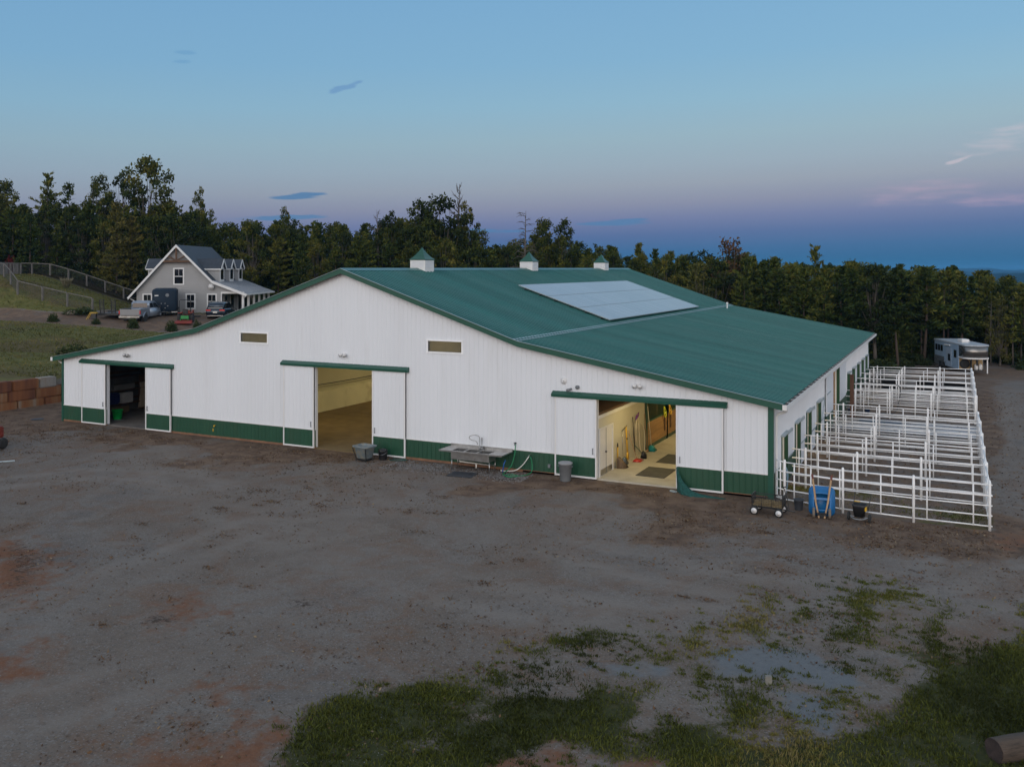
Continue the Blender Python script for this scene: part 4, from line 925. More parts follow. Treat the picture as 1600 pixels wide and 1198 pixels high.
hose('garden_hose', [(-16.72,-0.5,0.03),(-16.5,-0.65,0.03),(-16.2,-0.62,0.03),(-16.0,-0.45,0.03),(-15.9,-0.3,0.04),(-16.3,-0.3,0.03),(-16.6,-0.38,0.04)], 0.02, mat('dark_teal_hose', (0.01,0.07,0.06), 0.5), 'dark teal hose lying on the gravel by the middle door pail')
# green netting heap at the right door
b = MB(); rn = random.Random(5); rings = []
for i in range(15):
    t = i/14; c = Vector((-3.55 + 1.95*t**1.25, -0.30-0.42*min(1, t*2.5), 0)); hgt = 0.95*(1-t)**5*(1-0) + 0.10*(1-t)+0.015; wd = 0.07 + 0.22*min(1, t*4)*(1-0.85*t)
    ring_ = []
    for j in range(10):
        a = math.pi*j/9; k = 1+0.22*math.sin(3*a+5*t)+rn.uniform(-.10,.10)
        ring_.append((c.x+0.03*math.cos(3*a), c.y - wd*math.cos(a)*k, max(0.0, hgt*math.sin(a)*k)))
    rings.append(ring_)
b.loft(rings); tag(b.build('netting_heap', mat('dark_teal_netting', (0.010,0.075,0.062), 0.85, 0.45, 12, bump=0.8), None, False), 'dark green netting bunched up and trailing below the right sliding door', 'netting')
b = MB(); b.box(-0.16,0.16,-0.07,0.07,0,0.06); tag(b.build('pale_stone', M_PALE, None, False, 0.02, (-3.62,-0.55,0.0), (0,0,-0.5)), 'pale flat stone at the corner of the aisle doorway', 'stone')
# ------------------------------------------------------------------ aisle tools
def tool(name, lab, y, parts, cat, x=-6.86):
    t = thing(name, lab, cat, (x, y, FL))
    for nm, mb, m in parts: mb.build(nm, m, t, True)
    return t
def T(*p, r=0.016, n=6): return MB().tube(list(p), r, n)
M_PALEY = mat('pale_pole', (0.62,0.55,0.40), 0.5, 0.1, 3)
tool('push_broom', 'brown bristled push broom with black and yellow handle by the tack room door', 2.25, [('handle', T((-0.03,0.05,0.35),(-0.05,0.1,0.85), r=0.028), M_YEL), ('grip', T((-0.05,0.1,0.85),(-0.055,0.11,1.02), r=0.03), M_BLACK), ('brush', MB().loft([[(0.0,-0.14,0.42),(0.08,-0.14,0.42),(0.08,0.05,0.45),(0.0,0.05,0.45)],[(0.02,-0.22,0),(0.36,-0.12,0),(0.40,0.26,0),(0.06,0.22,0)]]), mat('brown_bristles', (0.15,0.10,0.06), 0.9, 0.3, 12))], 'broom')
tool('dust_pan', 'grey long handled dust pan hanging beside the push broom', 2.9, [('handle', T((0,0,0.35),(-0.04,0.02,1.42), r=0.012), M_STEEL), ('hook', T((-0.05,-0.02,1.45),(0.0,0.5,1.62), r=0.018), M_BLACK), ('pan', MB().loft([[(0,-0.15,0.05),(0.03,-0.15,0.32),(0.03,0.15,0.34),(0,0.15,0.05)],[(0.18,-0.2,0.02),(0.08,-0.18,0.28),(0.08,0.18,0.3),(0.2,0.2,0.02)]]), mat('slate_pan', (0.09,0.12,0.16), 0.5))], 'dust pan')
tool('manure_fork', 'yellow handled fork leaning on the cream aisle wall', 3.42, [('handle', T((0.02,0,0.4),(-0.05,0.0,1.58), r=0.035), M_YEL), ('sleeve', T((0.0,0,1.0),(-0.01,0,1.08), r=0.037), M_BLACK), ('head', MB().loft([[(-0.02,-0.12,0.12),(0.06,-0.12,0.12),(0.06,0.12,0.12),(-0.02,0.12,0.12)],[(0.0,-0.05,0.45),(0.05,-0.05,0.45),(0.05,0.05,0.45),(0,0.05,0.45)]]), M_YEL)], 'fork')
tool('floor_scraper', 'red bladed scraper with thin wooden handle on the aisle floor', 3.85, [('handle', T((0.30,0.05,0.05),(-0.05,-0.15,1.35), r=0.015), M_HANDLE), ('blade', MB().loft([[(0.18,-0.28,0.0),(0.26,-0.30,0.1),(0.26,0.2,0.1),(0.18,0.22,0.0)],[(0.55,-0.2,0.0),(0.55,-0.2,0.03),(0.52,0.28,0.03),(0.52,0.28,0.0)]]), M_RED)], 'scraper')
tool('angle_broom', 'black headed broom with black handle under the purple fork', 4.35, [('handle', T((0.05,0,0.3),(-0.04,-0.05,1.85), r=0.022), M_BLACK), ('stick', T((0.02,0,0.6),(0.34,0.1,0.25), r=0.02), M_TRIM), ('head', MB().loft([[(0.30,-0.02,0.05),(0.40,-0.02,0.35),(0.40,0.16,0.35),(0.30,0.2,0.05)],[(0.55,0.1,0.0),(0.52,0.1,0.22),(0.50,0.28,0.22),(0.52,0.3,0.0)]]), M_BLACK)], 'broom')
tool('purple_fork', 'purple tined stall fork hung high on the cream wall', 4.75, [('handle', T((0,0,1.05),(-0.02,0,1.75), r=0.016), M_PALEY), ('tines', MB().loft([[(0.0,-0.22,1.68),(0.04,-0.22,1.68),(0.04,0.2,1.80),(0,0.2,1.80)],[(0.0,-0.1,1.86),(0.05,-0.1,1.86),(0.05,0.25,1.98),(0,0.25,1.98)]]), mat('purple_plastic', (0.16,0.03,0.22), 0.5))], 'fork')
hose('hose_loop', [(-6.9,4.75,0.75),(-6.88,4.7,1.5),(-6.88,4.85,1.72),(-6.88,5.05,1.68),(-6.88,5.12,1.3),(-6.86,5.2,0.5),(-6.8,5.25,0.2)], 0.03, M_PALEY, 'cream hose looped over a hook on the aisle wall')
hose('bent_pole', [(-6.75,5.55,0.08),(-6.8,5.75,0.7),(-6.86,5.78,1.2),(-6.9,5.55,1.45)], 0.024, M_PALEY, 'bent pale pole leaning in the corner before the stalls', 'pole')
tool('leaf_rake', 'thin wooden handled rake leaning before the first stall', 5.95, [('handle', T((0.1,0.0,0.1),(-0.03,0.05,1.75), r=0.016), M_HANDLE), ('head', MB().bar((0.12,-0.2,0.06),(0.12,0.2,0.06),0.05,0.08), M_HANDLE)], 'rake')
tool('teal_broom', 'teal headed broom with long pale handle at the first stall corner', 6.3, [('handle', T((0.2,0.0,0.2),(-0.0,0.05,2.05), r=0.018), M_PALEY), ('brush', MB().loft([[(0.14,-0.12,0.25),(0.26,-0.12,0.25),(0.26,0.12,0.25),(0.14,0.12,0.25)],[(0.1,-0.22,0),(0.42,-0.22,0),(0.42,0.22,0),(0.1,0.22,0)]]), mat('teal_bristles', (0.01,0.22,0.22), 0.7))], 'broom')
def halter(y, lab, m):
    b = MB(); b.tube(spline([(-6.86,y,1.75),(-6.82,y-0.12,1.45),(-6.80,y-0.05,1.25),(-6.80,y+0.12,1.28),(-6.82,y+0.16,1.5),(-6.86,y,1.75)]), 0.028, 6); b.tube([(-6.8,y-0.1,1.42),(-6.8,y+0.15,1.45)], 0.025, 6)
    tag(b.build('halter', m, None, True), lab, 'halter')
halter(9.0, 'bright yellow green halter hanging on the second stall front', mat('lime_webbing', (0.50,0.55,0.02), 0.6))
halter(9.9, 'dull yellow halter hanging beside the lime one', M_YEL)
for y, lab in ((9.2, 'dark leather strap hanging nearest on the stall front'), (10.2, 'dark leather strap hanging second on the stall front')):
    b = MB(); b.box(-6.885,-6.86,y-0.09,y+0.09,0.55,1.2); tag(b.build('leather_strap', M_DKWOOD, None, False, 0.008), lab, 'strap', 'stall front straps')
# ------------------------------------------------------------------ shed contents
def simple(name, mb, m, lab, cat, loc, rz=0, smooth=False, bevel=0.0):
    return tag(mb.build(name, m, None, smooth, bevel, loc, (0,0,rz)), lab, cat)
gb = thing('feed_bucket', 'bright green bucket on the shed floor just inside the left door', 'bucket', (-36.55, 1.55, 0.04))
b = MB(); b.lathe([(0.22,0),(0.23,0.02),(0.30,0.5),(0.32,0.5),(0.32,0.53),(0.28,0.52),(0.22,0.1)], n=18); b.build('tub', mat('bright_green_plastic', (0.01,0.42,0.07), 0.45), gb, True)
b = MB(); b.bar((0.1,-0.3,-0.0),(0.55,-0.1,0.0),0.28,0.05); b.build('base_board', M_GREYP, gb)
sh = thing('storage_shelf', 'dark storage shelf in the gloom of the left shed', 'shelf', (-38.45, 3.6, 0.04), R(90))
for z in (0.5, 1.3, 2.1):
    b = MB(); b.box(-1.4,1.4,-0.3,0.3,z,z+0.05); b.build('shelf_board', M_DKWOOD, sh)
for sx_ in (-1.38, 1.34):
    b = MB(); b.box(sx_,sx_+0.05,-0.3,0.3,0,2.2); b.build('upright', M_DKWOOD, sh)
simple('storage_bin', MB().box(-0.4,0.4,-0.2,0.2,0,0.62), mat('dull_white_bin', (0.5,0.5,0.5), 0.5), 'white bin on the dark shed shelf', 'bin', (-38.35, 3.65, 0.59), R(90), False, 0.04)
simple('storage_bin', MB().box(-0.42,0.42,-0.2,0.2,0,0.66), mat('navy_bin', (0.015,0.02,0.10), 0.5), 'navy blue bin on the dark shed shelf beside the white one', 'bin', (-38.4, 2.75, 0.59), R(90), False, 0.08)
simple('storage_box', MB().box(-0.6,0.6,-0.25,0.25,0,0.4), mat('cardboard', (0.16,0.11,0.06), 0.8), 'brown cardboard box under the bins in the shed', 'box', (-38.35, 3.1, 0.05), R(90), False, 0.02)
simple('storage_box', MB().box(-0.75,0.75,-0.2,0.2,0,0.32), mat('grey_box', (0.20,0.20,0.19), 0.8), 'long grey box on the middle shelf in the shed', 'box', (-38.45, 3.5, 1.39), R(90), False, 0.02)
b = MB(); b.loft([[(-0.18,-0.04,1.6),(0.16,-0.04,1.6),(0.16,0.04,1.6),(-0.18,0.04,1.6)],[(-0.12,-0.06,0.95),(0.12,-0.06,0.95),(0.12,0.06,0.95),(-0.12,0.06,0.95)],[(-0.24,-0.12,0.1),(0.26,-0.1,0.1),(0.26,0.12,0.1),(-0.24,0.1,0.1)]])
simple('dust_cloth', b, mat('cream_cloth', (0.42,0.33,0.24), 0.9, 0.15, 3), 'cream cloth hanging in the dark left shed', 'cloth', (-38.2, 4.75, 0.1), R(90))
ft = thing('shed_machine', 'dark wheeled machine standing behind the cloth in the shed', 'machine', (-37.4, 6.0, 0.04), R(90))  # dark wheeled machine of no particular kind
b = MB(); b.box(-0.9,0.9,-0.4,0.4,0.35,1.0); b.build('body', M_DARKMETAL, ft, False, 0.08)
for sx_ in (-0.6, 0.6):
    b = MB(); b.lathe([(0.1,-0.08),(0.34,-0.09),(0.36,0.0),(0.34,0.09),(0.1,0.08)], (sx_,-0.45,0.36), 18, 'y'); b.build('wheel', M_RUBBER, ft, True)
# ------------------------------------------------------------------ cart, wheelbarrow, spreader
gc = thing('garden_cart', 'black mesh garden cart with white wheel hubs holding old straw, right of the barn corner', 'cart', (0.24, -2.05, 0.0), -0.04)
b = MB(); b.box(-0.52,0.52,-0.30,0.30,0.285,0.31); b.build('bed', M_DARKMETAL, gc)
for nm, pts_ in (('side_rail', [(-0.52,-0.30),(0.52,-0.30)]), ('side_rail', [(-0.52,0.30),(0.52,0.30)]), ('end_rail', [(-0.52,-0.30),(-0.52,0.30)]), ('end_rail', [(0.52,-0.30),(0.52,0.30)])):
    b = MB(); (xa_, ya_), (xb_, yb_) = pts_; hi = 0.62 if nm == 'side_rail' else 0.68
    for z in (0.31, hi): b.bar((xa_,ya_,z),(xb_,yb_,z),0.022,0.022)
    for i in range(4):
        t = i/3; b.bar((xa_+(xb_-xa_)*t, ya_+(yb_-ya_)*t, 0.31),(xa_+(xb_-xa_)*t, ya_+(yb_-ya_)*t, hi),0.02,0.02)
    for z in np.arange(0.36, hi-0.03, 0.055): b.bar((xa_,ya_,z),(xb_,yb_,z),0.005,0.005)
    for i in range(1, 18):
        t = i/18; b.bar((xa_+(xb_-xa_)*t, ya_+(yb_-ya_)*t, 0.31),(xa_+(xb_-xa_)*t, ya_+(yb_-ya_)*t, hi),0.004,0.004)
    b.build(nm, M_DARKMETAL, gc)
for sx_ in (-0.42, 0.42):
    for sy in (-0.36, 0.36):
        b = MB(); b.lathe([(0.085,-0.05),(0.135,-0.045),(0.15,-0.02),(0.15,0.02),(0.135,0.045),(0.085,0.05)], (sx_,sy,0.15), 20, 'y'); w = b.build('wheel', M_RUBBER, gc, True)
        b = MB(); b.lathe([(0.0,-0.054),(0.03,-0.062),(0.03,-0.052),(0.098,-0.052),(0.098,0.044),(0.0,0.05)], (sx_,sy,0.15), 20, 'y'); b.build('hub', M_WHITE, w, True)
b = MB(); b.tube([(-0.42,-0.34,0.15),(-0.42,0.34,0.15)],0.015,6); b.tube([(0.42,-0.34,0.15),(0.42,0.34,0.15)],0.015,6); b.bar((-0.42,0,0.2),(0.42,0,0.2),0.05,0.04); b.bar((-0.42,0,0.15),(-0.42,0,0.285),0.05,0.05); b.bar((0.42,0,0.15),(0.42,0,0.285),0.05,0.05); b.build('axle_frame', M_DARKMETAL, gc)
b = MB(); b.tube([(0.5,0,0.2),(0.70,0.02,0.22),(0.62,0.03,0.62),(0.50,0.03,0.98)],0.016,6); b.tube([(0.42,0.03,0.96),(0.58,0.03,1.0)],0.02,6); b.tube([(0.5,0.0,0.2),(0.9,0.05,0.16)],0.02,6); b.build('pull_handle', M_DARKMETAL, gc)
sv = []; sf = []; rq = random.Random(9)
b = MB()
for _ in range(420):
    p = Vector((rq.uniform(-0.47,0.47), rq.uniform(-0.26,0.26), 0.31 + rq.random()**1.5*0.13)); a = rq.uniform(0, 6.3); d = Vector((math.cos(a), math.sin(a), rq.uniform(-.4,.4)))*rq.uniform(0.04,0.12)
    b.bar(p-d, p+d, 0.008, 0.006)
b.box(-0.49,0.49,-0.27,0.27,0.312,0.325)
tag(b.build('straw', M_STRAW, None, False, 0, (0.24,-2.05,0.0), (0,0,-0.04)), 'old straw and hay lying in the black garden cart', 'straw', None, 'stuff')
b = MB(); b.lathe([(0.13,0),(0.135,0.02),(0.17,0.34),(0.185,0.35),(0.185,0.38),(0.16,0.38),(0.125,0.05)], n=18)
bk = thing('rubber_bucket', 'dark grey rubber bucket between the garden cart and the blue wheelbarrow', 'bucket', (1.10,-1.05,0.0)); b.build('pail', mat('dark_grey_rubber', (0.045,0.05,0.058), 0.6), bk, True)
b = MB(); b.tube(spline([(-0.18,0,0.37),(-0.1,-0.14,0.32),(0.1,-0.14,0.32),(0.18,0,0.37)]),0.008,5); b.build('bail_handle', M_DARKMETAL, bk)
wbw = thing('wheelbarrow', 'blue two wheeled wheelbarrow tipped upright against the white pipe fence', 'wheelbarrow', (1.98, -1.80, 0.0), 0.12)
tilt = Matrix.Rotation(R(-22), 4, 'X')
def TB(mb): mb.v = [tuple(tilt @ Vector(p)) for p in mb.v]; return mb
b = MB()
def rz_(w, h, y, cz, r=0.16): return [(p[0], y, p[1]) for p in rrect(w, h, r, 6, 0, cz)]
b.loft([rz_(0.84,0.98,0.28,0.62,0.2), rz_(0.88,1.02,0.26,0.62,0.2), rz_(0.84,0.97,0.235,0.62,0.2), rz_(0.72,0.80,0.06,0.58,0.18), rz_(0.56,0.60,-0.02,0.55,0.14), rz_(0.50,0.54,-0.025,0.55,0.12), rz_(0.48,0.52,0.0,0.55,0.12), rz_(0.66,0.76,0.1,0.58,0.16), rz_(0.80,0.93,0.25,0.62,0.2)])
TB(b).build('tray', M_BLUE, wbw, True)
b = MB(); b.box(-0.30,0.30,-0.052,-0.026,0.60,0.68); TB(b).build('tray_rib', M_BLUE, wbw, False, 0.01)
for s in (-1, 1):
    b = MB(); b.bar((s*0.09,-0.08,-0.02),(s*0.19,-0.07,0.48),0.045,0.05); b.bar((s*0.19,-0.07,0.48),(s*0.30,-0.02,1.32),0.045,0.05); TB(b).build('handle', M_HANDLE, wbw)
    b = MB(); b.bar((s*0.30,-0.02,1.30),(s*0.325,-0.005,1.47),0.052,0.056); TB(b).build('grip', mat('worn_red_grip', (0.14,0.04,0.03), 0.7), wbw)
    b = MB(); b.lathe([(0.07,-0.045),(0.16,-0.04),(0.18,0.0),(0.16,0.04),(0.07,0.045)], (s*0.26, -0.10, 0.19), 18, 'x'); w = b.build('wheel', mat('worn_tan_tyre', (0.16,0.13,0.10), 0.8), wbw, True)
    b = MB(); b.lathe([(0.0,-0.03),(0.07,-0.03),(0.07,0.03),(0,0.03)], (s*0.26,-0.10,0.19), 14, 'x'); b.build('hub', M_DARKMETAL, w)
b = MB(); b.tube([(-0.3,-0.10,0.19),(0.3,-0.10,0.19)],0.014,6); b.bar((-0.14,-0.06,0.10),(0.14,-0.06,0.10),0.03,0.12); b.build('axle', M_DARKMETAL, wbw)
sp_ = thing('lawn_spreader', 'small black push spreader with two wheels by the white fence, right of the wheelbarrow', 'spreader', (3.18, -1.62, 0.0), -0.14)
b = MB(); b.loft([[(p[0], p[1], z) for p in rrect(w, h, 0.08, 4)] for w, h, z in ((0.34,0.24,0.16),(0.42,0.34,0.50),(0.46,0.38,0.58),(0.42,0.34,0.58),(0.38,0.28,0.3))]); b.build('hopper', M_BLACK, sp_, True)
for s in (-1, 1):
    b = MB(); b.lathe([(0.05,-0.035),(0.13,-0.03),(0.15,0),(0.13,0.03),(0.05,0.035)], (s*0.34,-0.05,0.15), 18, 'x'); b.build('wheel', M_RUBBER, sp_, True)
b = MB(); b.tube([(-0.34,-0.05,0.15),(0.34,-0.05,0.15)],0.014,6); b.tube(spline([(-0.26,-0.12,0.14),(-0.1,-0.26,0.12),(0.1,-0.26,0.12),(0.26,-0.12,0.14)]),0.016,6); b.bar((0,-0.26,0.12),(0,-0.05,0.15),0.03,0.02); b.build('frame', M_STEEL, sp_)
b = MB(); b.tube([(-0.24,0.15,0.3),(-0.27,0.5,0.85),(0.27,0.5,0.85),(0.24,0.15,0.3)],0.014,6); b.build('push_handle', M_DARKMETAL, sp_)
b = MB(); b.box(0.20,0.245,-0.12,0.0,0.38,0.52); b.build('warning_label', M_YEL, sp_)
b = MB(); b.box(-0.21,-0.02,0.18,0.2,0.6,0.63); b.build('lever', M_YEL, sp_)
# light blue hose bundle hanging behind the front fence
hose('water_hose', [(0.30,0.6,1.25),(0.36,0.7,0.9),(0.33,0.75,0.3),(0.3,0.9,0.03),(0.4,0.8,0.4),(0.42,0.72,0.9),(0.33,0.62,1.2)], 0.03, mat('pale_blue_hose', (0.22,0.33,0.42), 0.5), 'pale blue hose hanging at the barn corner behind the front fence')
# log, marker block, red machine, board, cover
lg_ = thing('fallen_log', 'weathered barked log lying in the grass at the lower right corner', 'log', (6.74, -16.50, 0.165), R(27)+0.22)
b = MB(); rings = []; rl = random.Random(4)
for i in range(14):
    t = i/13; r0 = 0.215 + 0.015*math.sin(5*t); rings.append([(3.2*t, r0*(1+0.06*math.sin(3*a)+rl.uniform(-.05,.05))*math.cos(a), r0*(1+0.06*math.sin(3*a+1)+rl.uniform(-.02,.02))*math.sin(a)) for a in [2*math.pi*j/18 for j in range(18)]])
b.loft(rings, False); b.build('trunk', mat('weathered_bark', (0.105,0.075,0.055), 0.95, 0.45, 4, bump=1.0, bscale=18, stretch=(0.3,2,2), dirt=(0.035,0.026,0.02), dscale=4, dlo=0.42, dhi=0.62), lg_, True)
b = MB(); b.loft([[( -0.004, v[1]*0.97, v[2]*0.97) for v in rings[0]], [(0.03, v[1]*0.97, v[2]*0.97) for v in rings[0]]]); b.build('cut_end', mat('dark_end_grain', (0.045,0.03,0.026), 0.95, 0.4, 8), lg_)  # near end coloured much darker than the far end
b = MB(); b.loft([[(3.17, v[1]*0.97, v[2]*0.97) for v in rings[-1]], [(3.204, v[1]*0.97, v[2]*0.97) for v in rings[-1]]]); b.build('cut_end', mat('old_end_grain', (0.20,0.15,0.10), 0.9, 0.3, 8), lg_)
b = MB(); b.box(-0.07,0.07,-0.05,0.05,-0.05,0.17); tag(b.build('marker_block', mat('pale_concrete', (0.20,0.19,0.165), 0.9, 0.15, 9), None, False, 0.012, (2.66,-15.28,0.0), (0,0,0.35)), 'small pale concrete marker standing beside the bluish silt patch', 'marker')
rm = thing('red_tractor', 'red tractor with black rear tyre at the left edge of the yard', 'tractor', (-34.42, -8.30, 0.0), 0.25)
b = MB(); b.lathe([(0.28,-0.13),(0.43,-0.14),(0.50,-0.06),(0.50,0.06),(0.43,0.14),(0.28,0.13)], (0.45,0.15,0.5), 24, 'x'); w = b.build('rear_wheel', M_RUBBER, rm, True)
b = MB(); b.lathe([(0,-0.05),(0.28,-0.06),(0.28,0.06),(0,0.05)], (0.45,0.15,0.5), 20, 'x'); b.build('rim', M_DARKMETAL, w)
b = MB(); b.lathe([(0.28,-0.13),(0.43,-0.14),(0.50,-0.06),(0.50,0.06),(0.43,0.14),(0.28,0.13)], (-0.75,0.15,0.5), 24, 'x'); b.build('rear_wheel', M_RUBBER, rm, True)
b = MB(); b.tube(spline([(0.46,-0.42,0.72),(0.46,-0.2,1.02),(0.46,0.15,1.10),(0.46,0.5,1.0)]),0.07,8); b.build('mudguard', M_DARKMETAL, rm, True)
b = MB(); b.box(0.30,0.33,-0.5,-0.1,0.35,0.85); b.build('side_plate', M_PALE, rm)
b = MB(); b.box(-0.5,0.25,-0.45,0.6,0.35,0.80).box(-0.42,0.12,0.6,1.9,0.5,1.05); b.build('body', mat('faded_red_paint', (0.16,0.022,0.012), 0.5, 0.2, 3), rm, False, 0.05)
b = MB(); b.box(-0.35,0.1,-0.3,0.15,0.85,0.95).box(-0.35,0.1,-0.36,-0.26,0.95,1.3); b.build('seat', M_BLACK, rm, False, 0.03)
for s in (-0.6, 0.3):
    b = MB(); b.lathe([(0.12,-0.08),(0.24,-0.08),(0.28,0),(0.24,0.08),(0.12,0.08)], (s,1.6,0.28), 18, 'x'); b.build('front_wheel', M_RUBBER, rm, True)
simple('loose_pipe', MB().tube([(-1.2,0,0.03),(0.7,0,0.03)],0.035,8), M_PALE, 'pale pipe lying in the dirt at the left edge of the yard', 'pipe', (-31.9,-8.75,0), 0.9)
simple('drain_cover', MB().lathe([(0.32,0),(0.34,0.02),(0.30,0.03),(0,0.03)], n=20), M_DARKMETAL, 'small dark cover flat on the ground left of the barn corner', 'cover', (-40.8,-0.35,0.0))
# ------------------------------------------------------------------ leaves, straw, pebbles, grass: scattered stuff
def scatter_mesh(name, x, y, size, m, kind_, label=None, flat=0.35, aspect=0.5, lift=0.012, seed=0):
    r = np.random.default_rng(seed); n = len(x); z = zt(x, y) + lift
    a = r.uniform(0, 6.283, n); ta = r.normal(0, flat, n); tb_ = r.normal(0, flat, n)
    s = size*r.uniform(0.5, 1.4, n)
    ux = np.stack([np.cos(a), np.sin(a), ta], 1)*s[:,None]; vx = np.stack([-np.sin(a), np.cos(a), tb_], 1)*(s*aspect)[:,None]
    c = np.stack([x, y, z + s*flat*0.5], 1)
    V = np.stack([c-ux-vx*0.3, c-vx, c+ux+vx*0.2, c+vx], 1).reshape(-1, 3); F = np.arange(4*n).reshape(-1, 4)
    me_ = npmesh(name, V, F, m, np.repeat(r.random(n), 4), 4); o = bpy.data.objects.new(name, me_); COL.objects.link(o); return tag(o, label, None, None, 'stuff')
def tonemat(name, cols, rough=0.9, objrand=0.0, noise=0.0):
    m, nt, b = newmat(name); N = nt.nodes.new; L = nt.links.new
    at = N('ShaderNodeAttribute'); at.attribute_name = 'tone'; r = N('ShaderNodeValToRGB'); e = r.color_ramp.elements
    while len(e) < len(cols): e.new(0.5)
    for i, c in enumerate(cols): e[i].position = i/(len(cols)-1); e[i].color = lin(c)
    f = at.outputs['Fac']
    if objrand:
        oi = N('ShaderNodeObjectInfo'); ma = N('ShaderNodeMath'); ma.operation = 'MULTIPLY_ADD'; L(oi.outputs['Random'], ma.inputs[0]); ma.inputs[1].default_value = objrand; 
        ms = N('ShaderNodeMath'); ms.operation = 'SUBTRACT'; L(f, ms.inputs[0]); ms.inputs[1].default_value = objrand/2; L(ms.outputs[0], ma.inputs[2]); f = ma.outputs[0]
    L(f, r.inputs[0]); L(r.outputs[0], b.inputs['Base Color']); b.inputs['Roughness'].default_value = rough; b.inputs['Specular IOR Level'].default_value = 0.12
    return m
M_LEAFLITTER = tonemat('fallen_leaf', [(0.045,0.026,0.017), (0.10,0.055,0.03), (0.16,0.095,0.05), (0.09,0.06,0.045), (0.28,0.21,0.13)])
M_LEAFCLUMP = tonemat('damp_leaf_clump', [(0.055,0.032,0.020), (0.105,0.058,0.032), (0.15,0.085,0.046), (0.10,0.066,0.045), (0.21,0.145,0.082)])
r = np.random.default_rng(21)
def cand(n, x0, x1, y0, y1): return r.uniform(x0, x1, n), r.uniform(y0, y1, n)
# leaves: dense near the walls and the left of the yard, thin elsewhere
x, y = cand(160000, -44, 22, -26, 3); g_, d_, c_, s_, f_, b_, h_, _t = masks(x, y)
nz_ = mottle(x, y, 9, ((0.5,1.0),(1.3,0.8),(3.1,0.6)))
p = np.clip(0.10 + 0.75*d_ + 0.35*b_ + 0.20*nz_, 0.015, 1)*np.clip(0.45+0.8*nz_, 0.04, 1)*(y < -0.35-0.9*((x > 0)&(x < 7)))
k = r.random(len(x)) < p*0.9
scatter_mesh('fallen_leaves', x[k], y[k], 0.036, M_LEAFLITTER, None, seed=1)
cxs, cys = cand(3600, -44, 16, -22, -0.6); q_ = masks(cxs, cys); nz_ = mottle(cxs, cys, 19, ((0.35,1.0),(0.9,0.8),(2.0,0.5)))
k = r.random(len(cxs)) < np.clip(0.06 + 0.55*q_[1] + 0.42*nz_, 0.015, 1)*(1-np.clip(q_[0], 0, 1))*((cys > -13) | (cxs < -20) | (r.random(len(cxs)) < 0.25))
cxs, cys = cxs[k], cys[k]; nb_ = r.integers(8, 42, len(cxs)); ii_ = np.repeat(np.arange(len(cxs)), nb_); sp2 = r.uniform(0.06, 0.22, len(cxs))[ii_]
scatter_mesh('fallen_leaves', cxs[ii_]+r.normal(0, 1, len(ii_))*sp2*1.6, cys[ii_]+r.normal(0, 1, len(ii_))*sp2, 0.034, M_LEAFCLUMP, None, seed=4)
x, y = cand(9000, 0.2, 10.5, -0.4, 37); k = r.random(len(x)) < 0.6
scatter_mesh('fallen_leaves', x[k], y[k], 0.05, M_LEAFLITTER, None, seed=2)
M_PEBBLE = tonemat('pebbles', [(0.085,0.076,0.072), (0.135,0.122,0.114), (0.18,0.165,0.155), (0.27,0.255,0.24), (0.12,0.09,0.075)], 0.85)
def pebble_mesh(name, x, y, size, seed):
    r = np.random.default_rng(seed); n = len(x); s = size*r.uniform(0.4, 1.5, n); a = r.uniform(0, 6.28, n)
    base_ = np.array([[1,0,0],[0,1,0],[-1,0,0],[0,-1,0],[0.1,0.1,0.75]]); F0 = np.array([[0,1,4],[1,2,4],[2,3,4],[3,0,4]])
    q = base_[None]*s[:,None,None]*r.uniform(0.6, 1.2, (n,5,1)); ca, sa_ = np.cos(a)[:,None], np.sin(a)[:,None]
    V = np.stack([q[...,0]*ca-q[...,1]*sa_ + x[:,None], q[...,0]*sa_+q[...,1]*ca + y[:,None], q[...,2] + zt(x, y)[:,None] - 0.003], -1).reshape(-1, 3)
    F = (F0[None] + 5*np.arange(n)[:,None,None]).reshape(-1, 3)
    me_ = npmesh(name, V, F, M_PEBBLE, np.repeat(r.random(n), 5), 3); o = bpy.data.objects.new(name, me_); COL.objects.link(o); return tag(o, None, None, None, 'stuff')
x, y = cand(220000, -24, 16, -24, -3); D_ = np.hypot(x-cx, y-cy); nz_ = mottle(x, y, 13); k = r.random(len(x)) < np.clip((34-D_)/30, 0.05, 1)*np.clip(0.45+0.6*nz_, 0.05, 1)*0.8
pebble_mesh('gravel', x[k], y[k], 0.012, 3)
x, y = cand(9000, -16.2, -9.6, -2.2, -0.15); k = r.random(len(x)) < 0.7*np.exp(-((y+1.0)/0.8)**2)
pebble_mesh('gravel', x[k], y[k], 0.035, 4)
M_GRASS = tonemat('grass_blade', [(0.028,0.034,0.008), (0.055,0.066,0.013), (0.092,0.102,0.020), (0.15,0.132,0.036), (0.24,0.185,0.085)], 0.7)
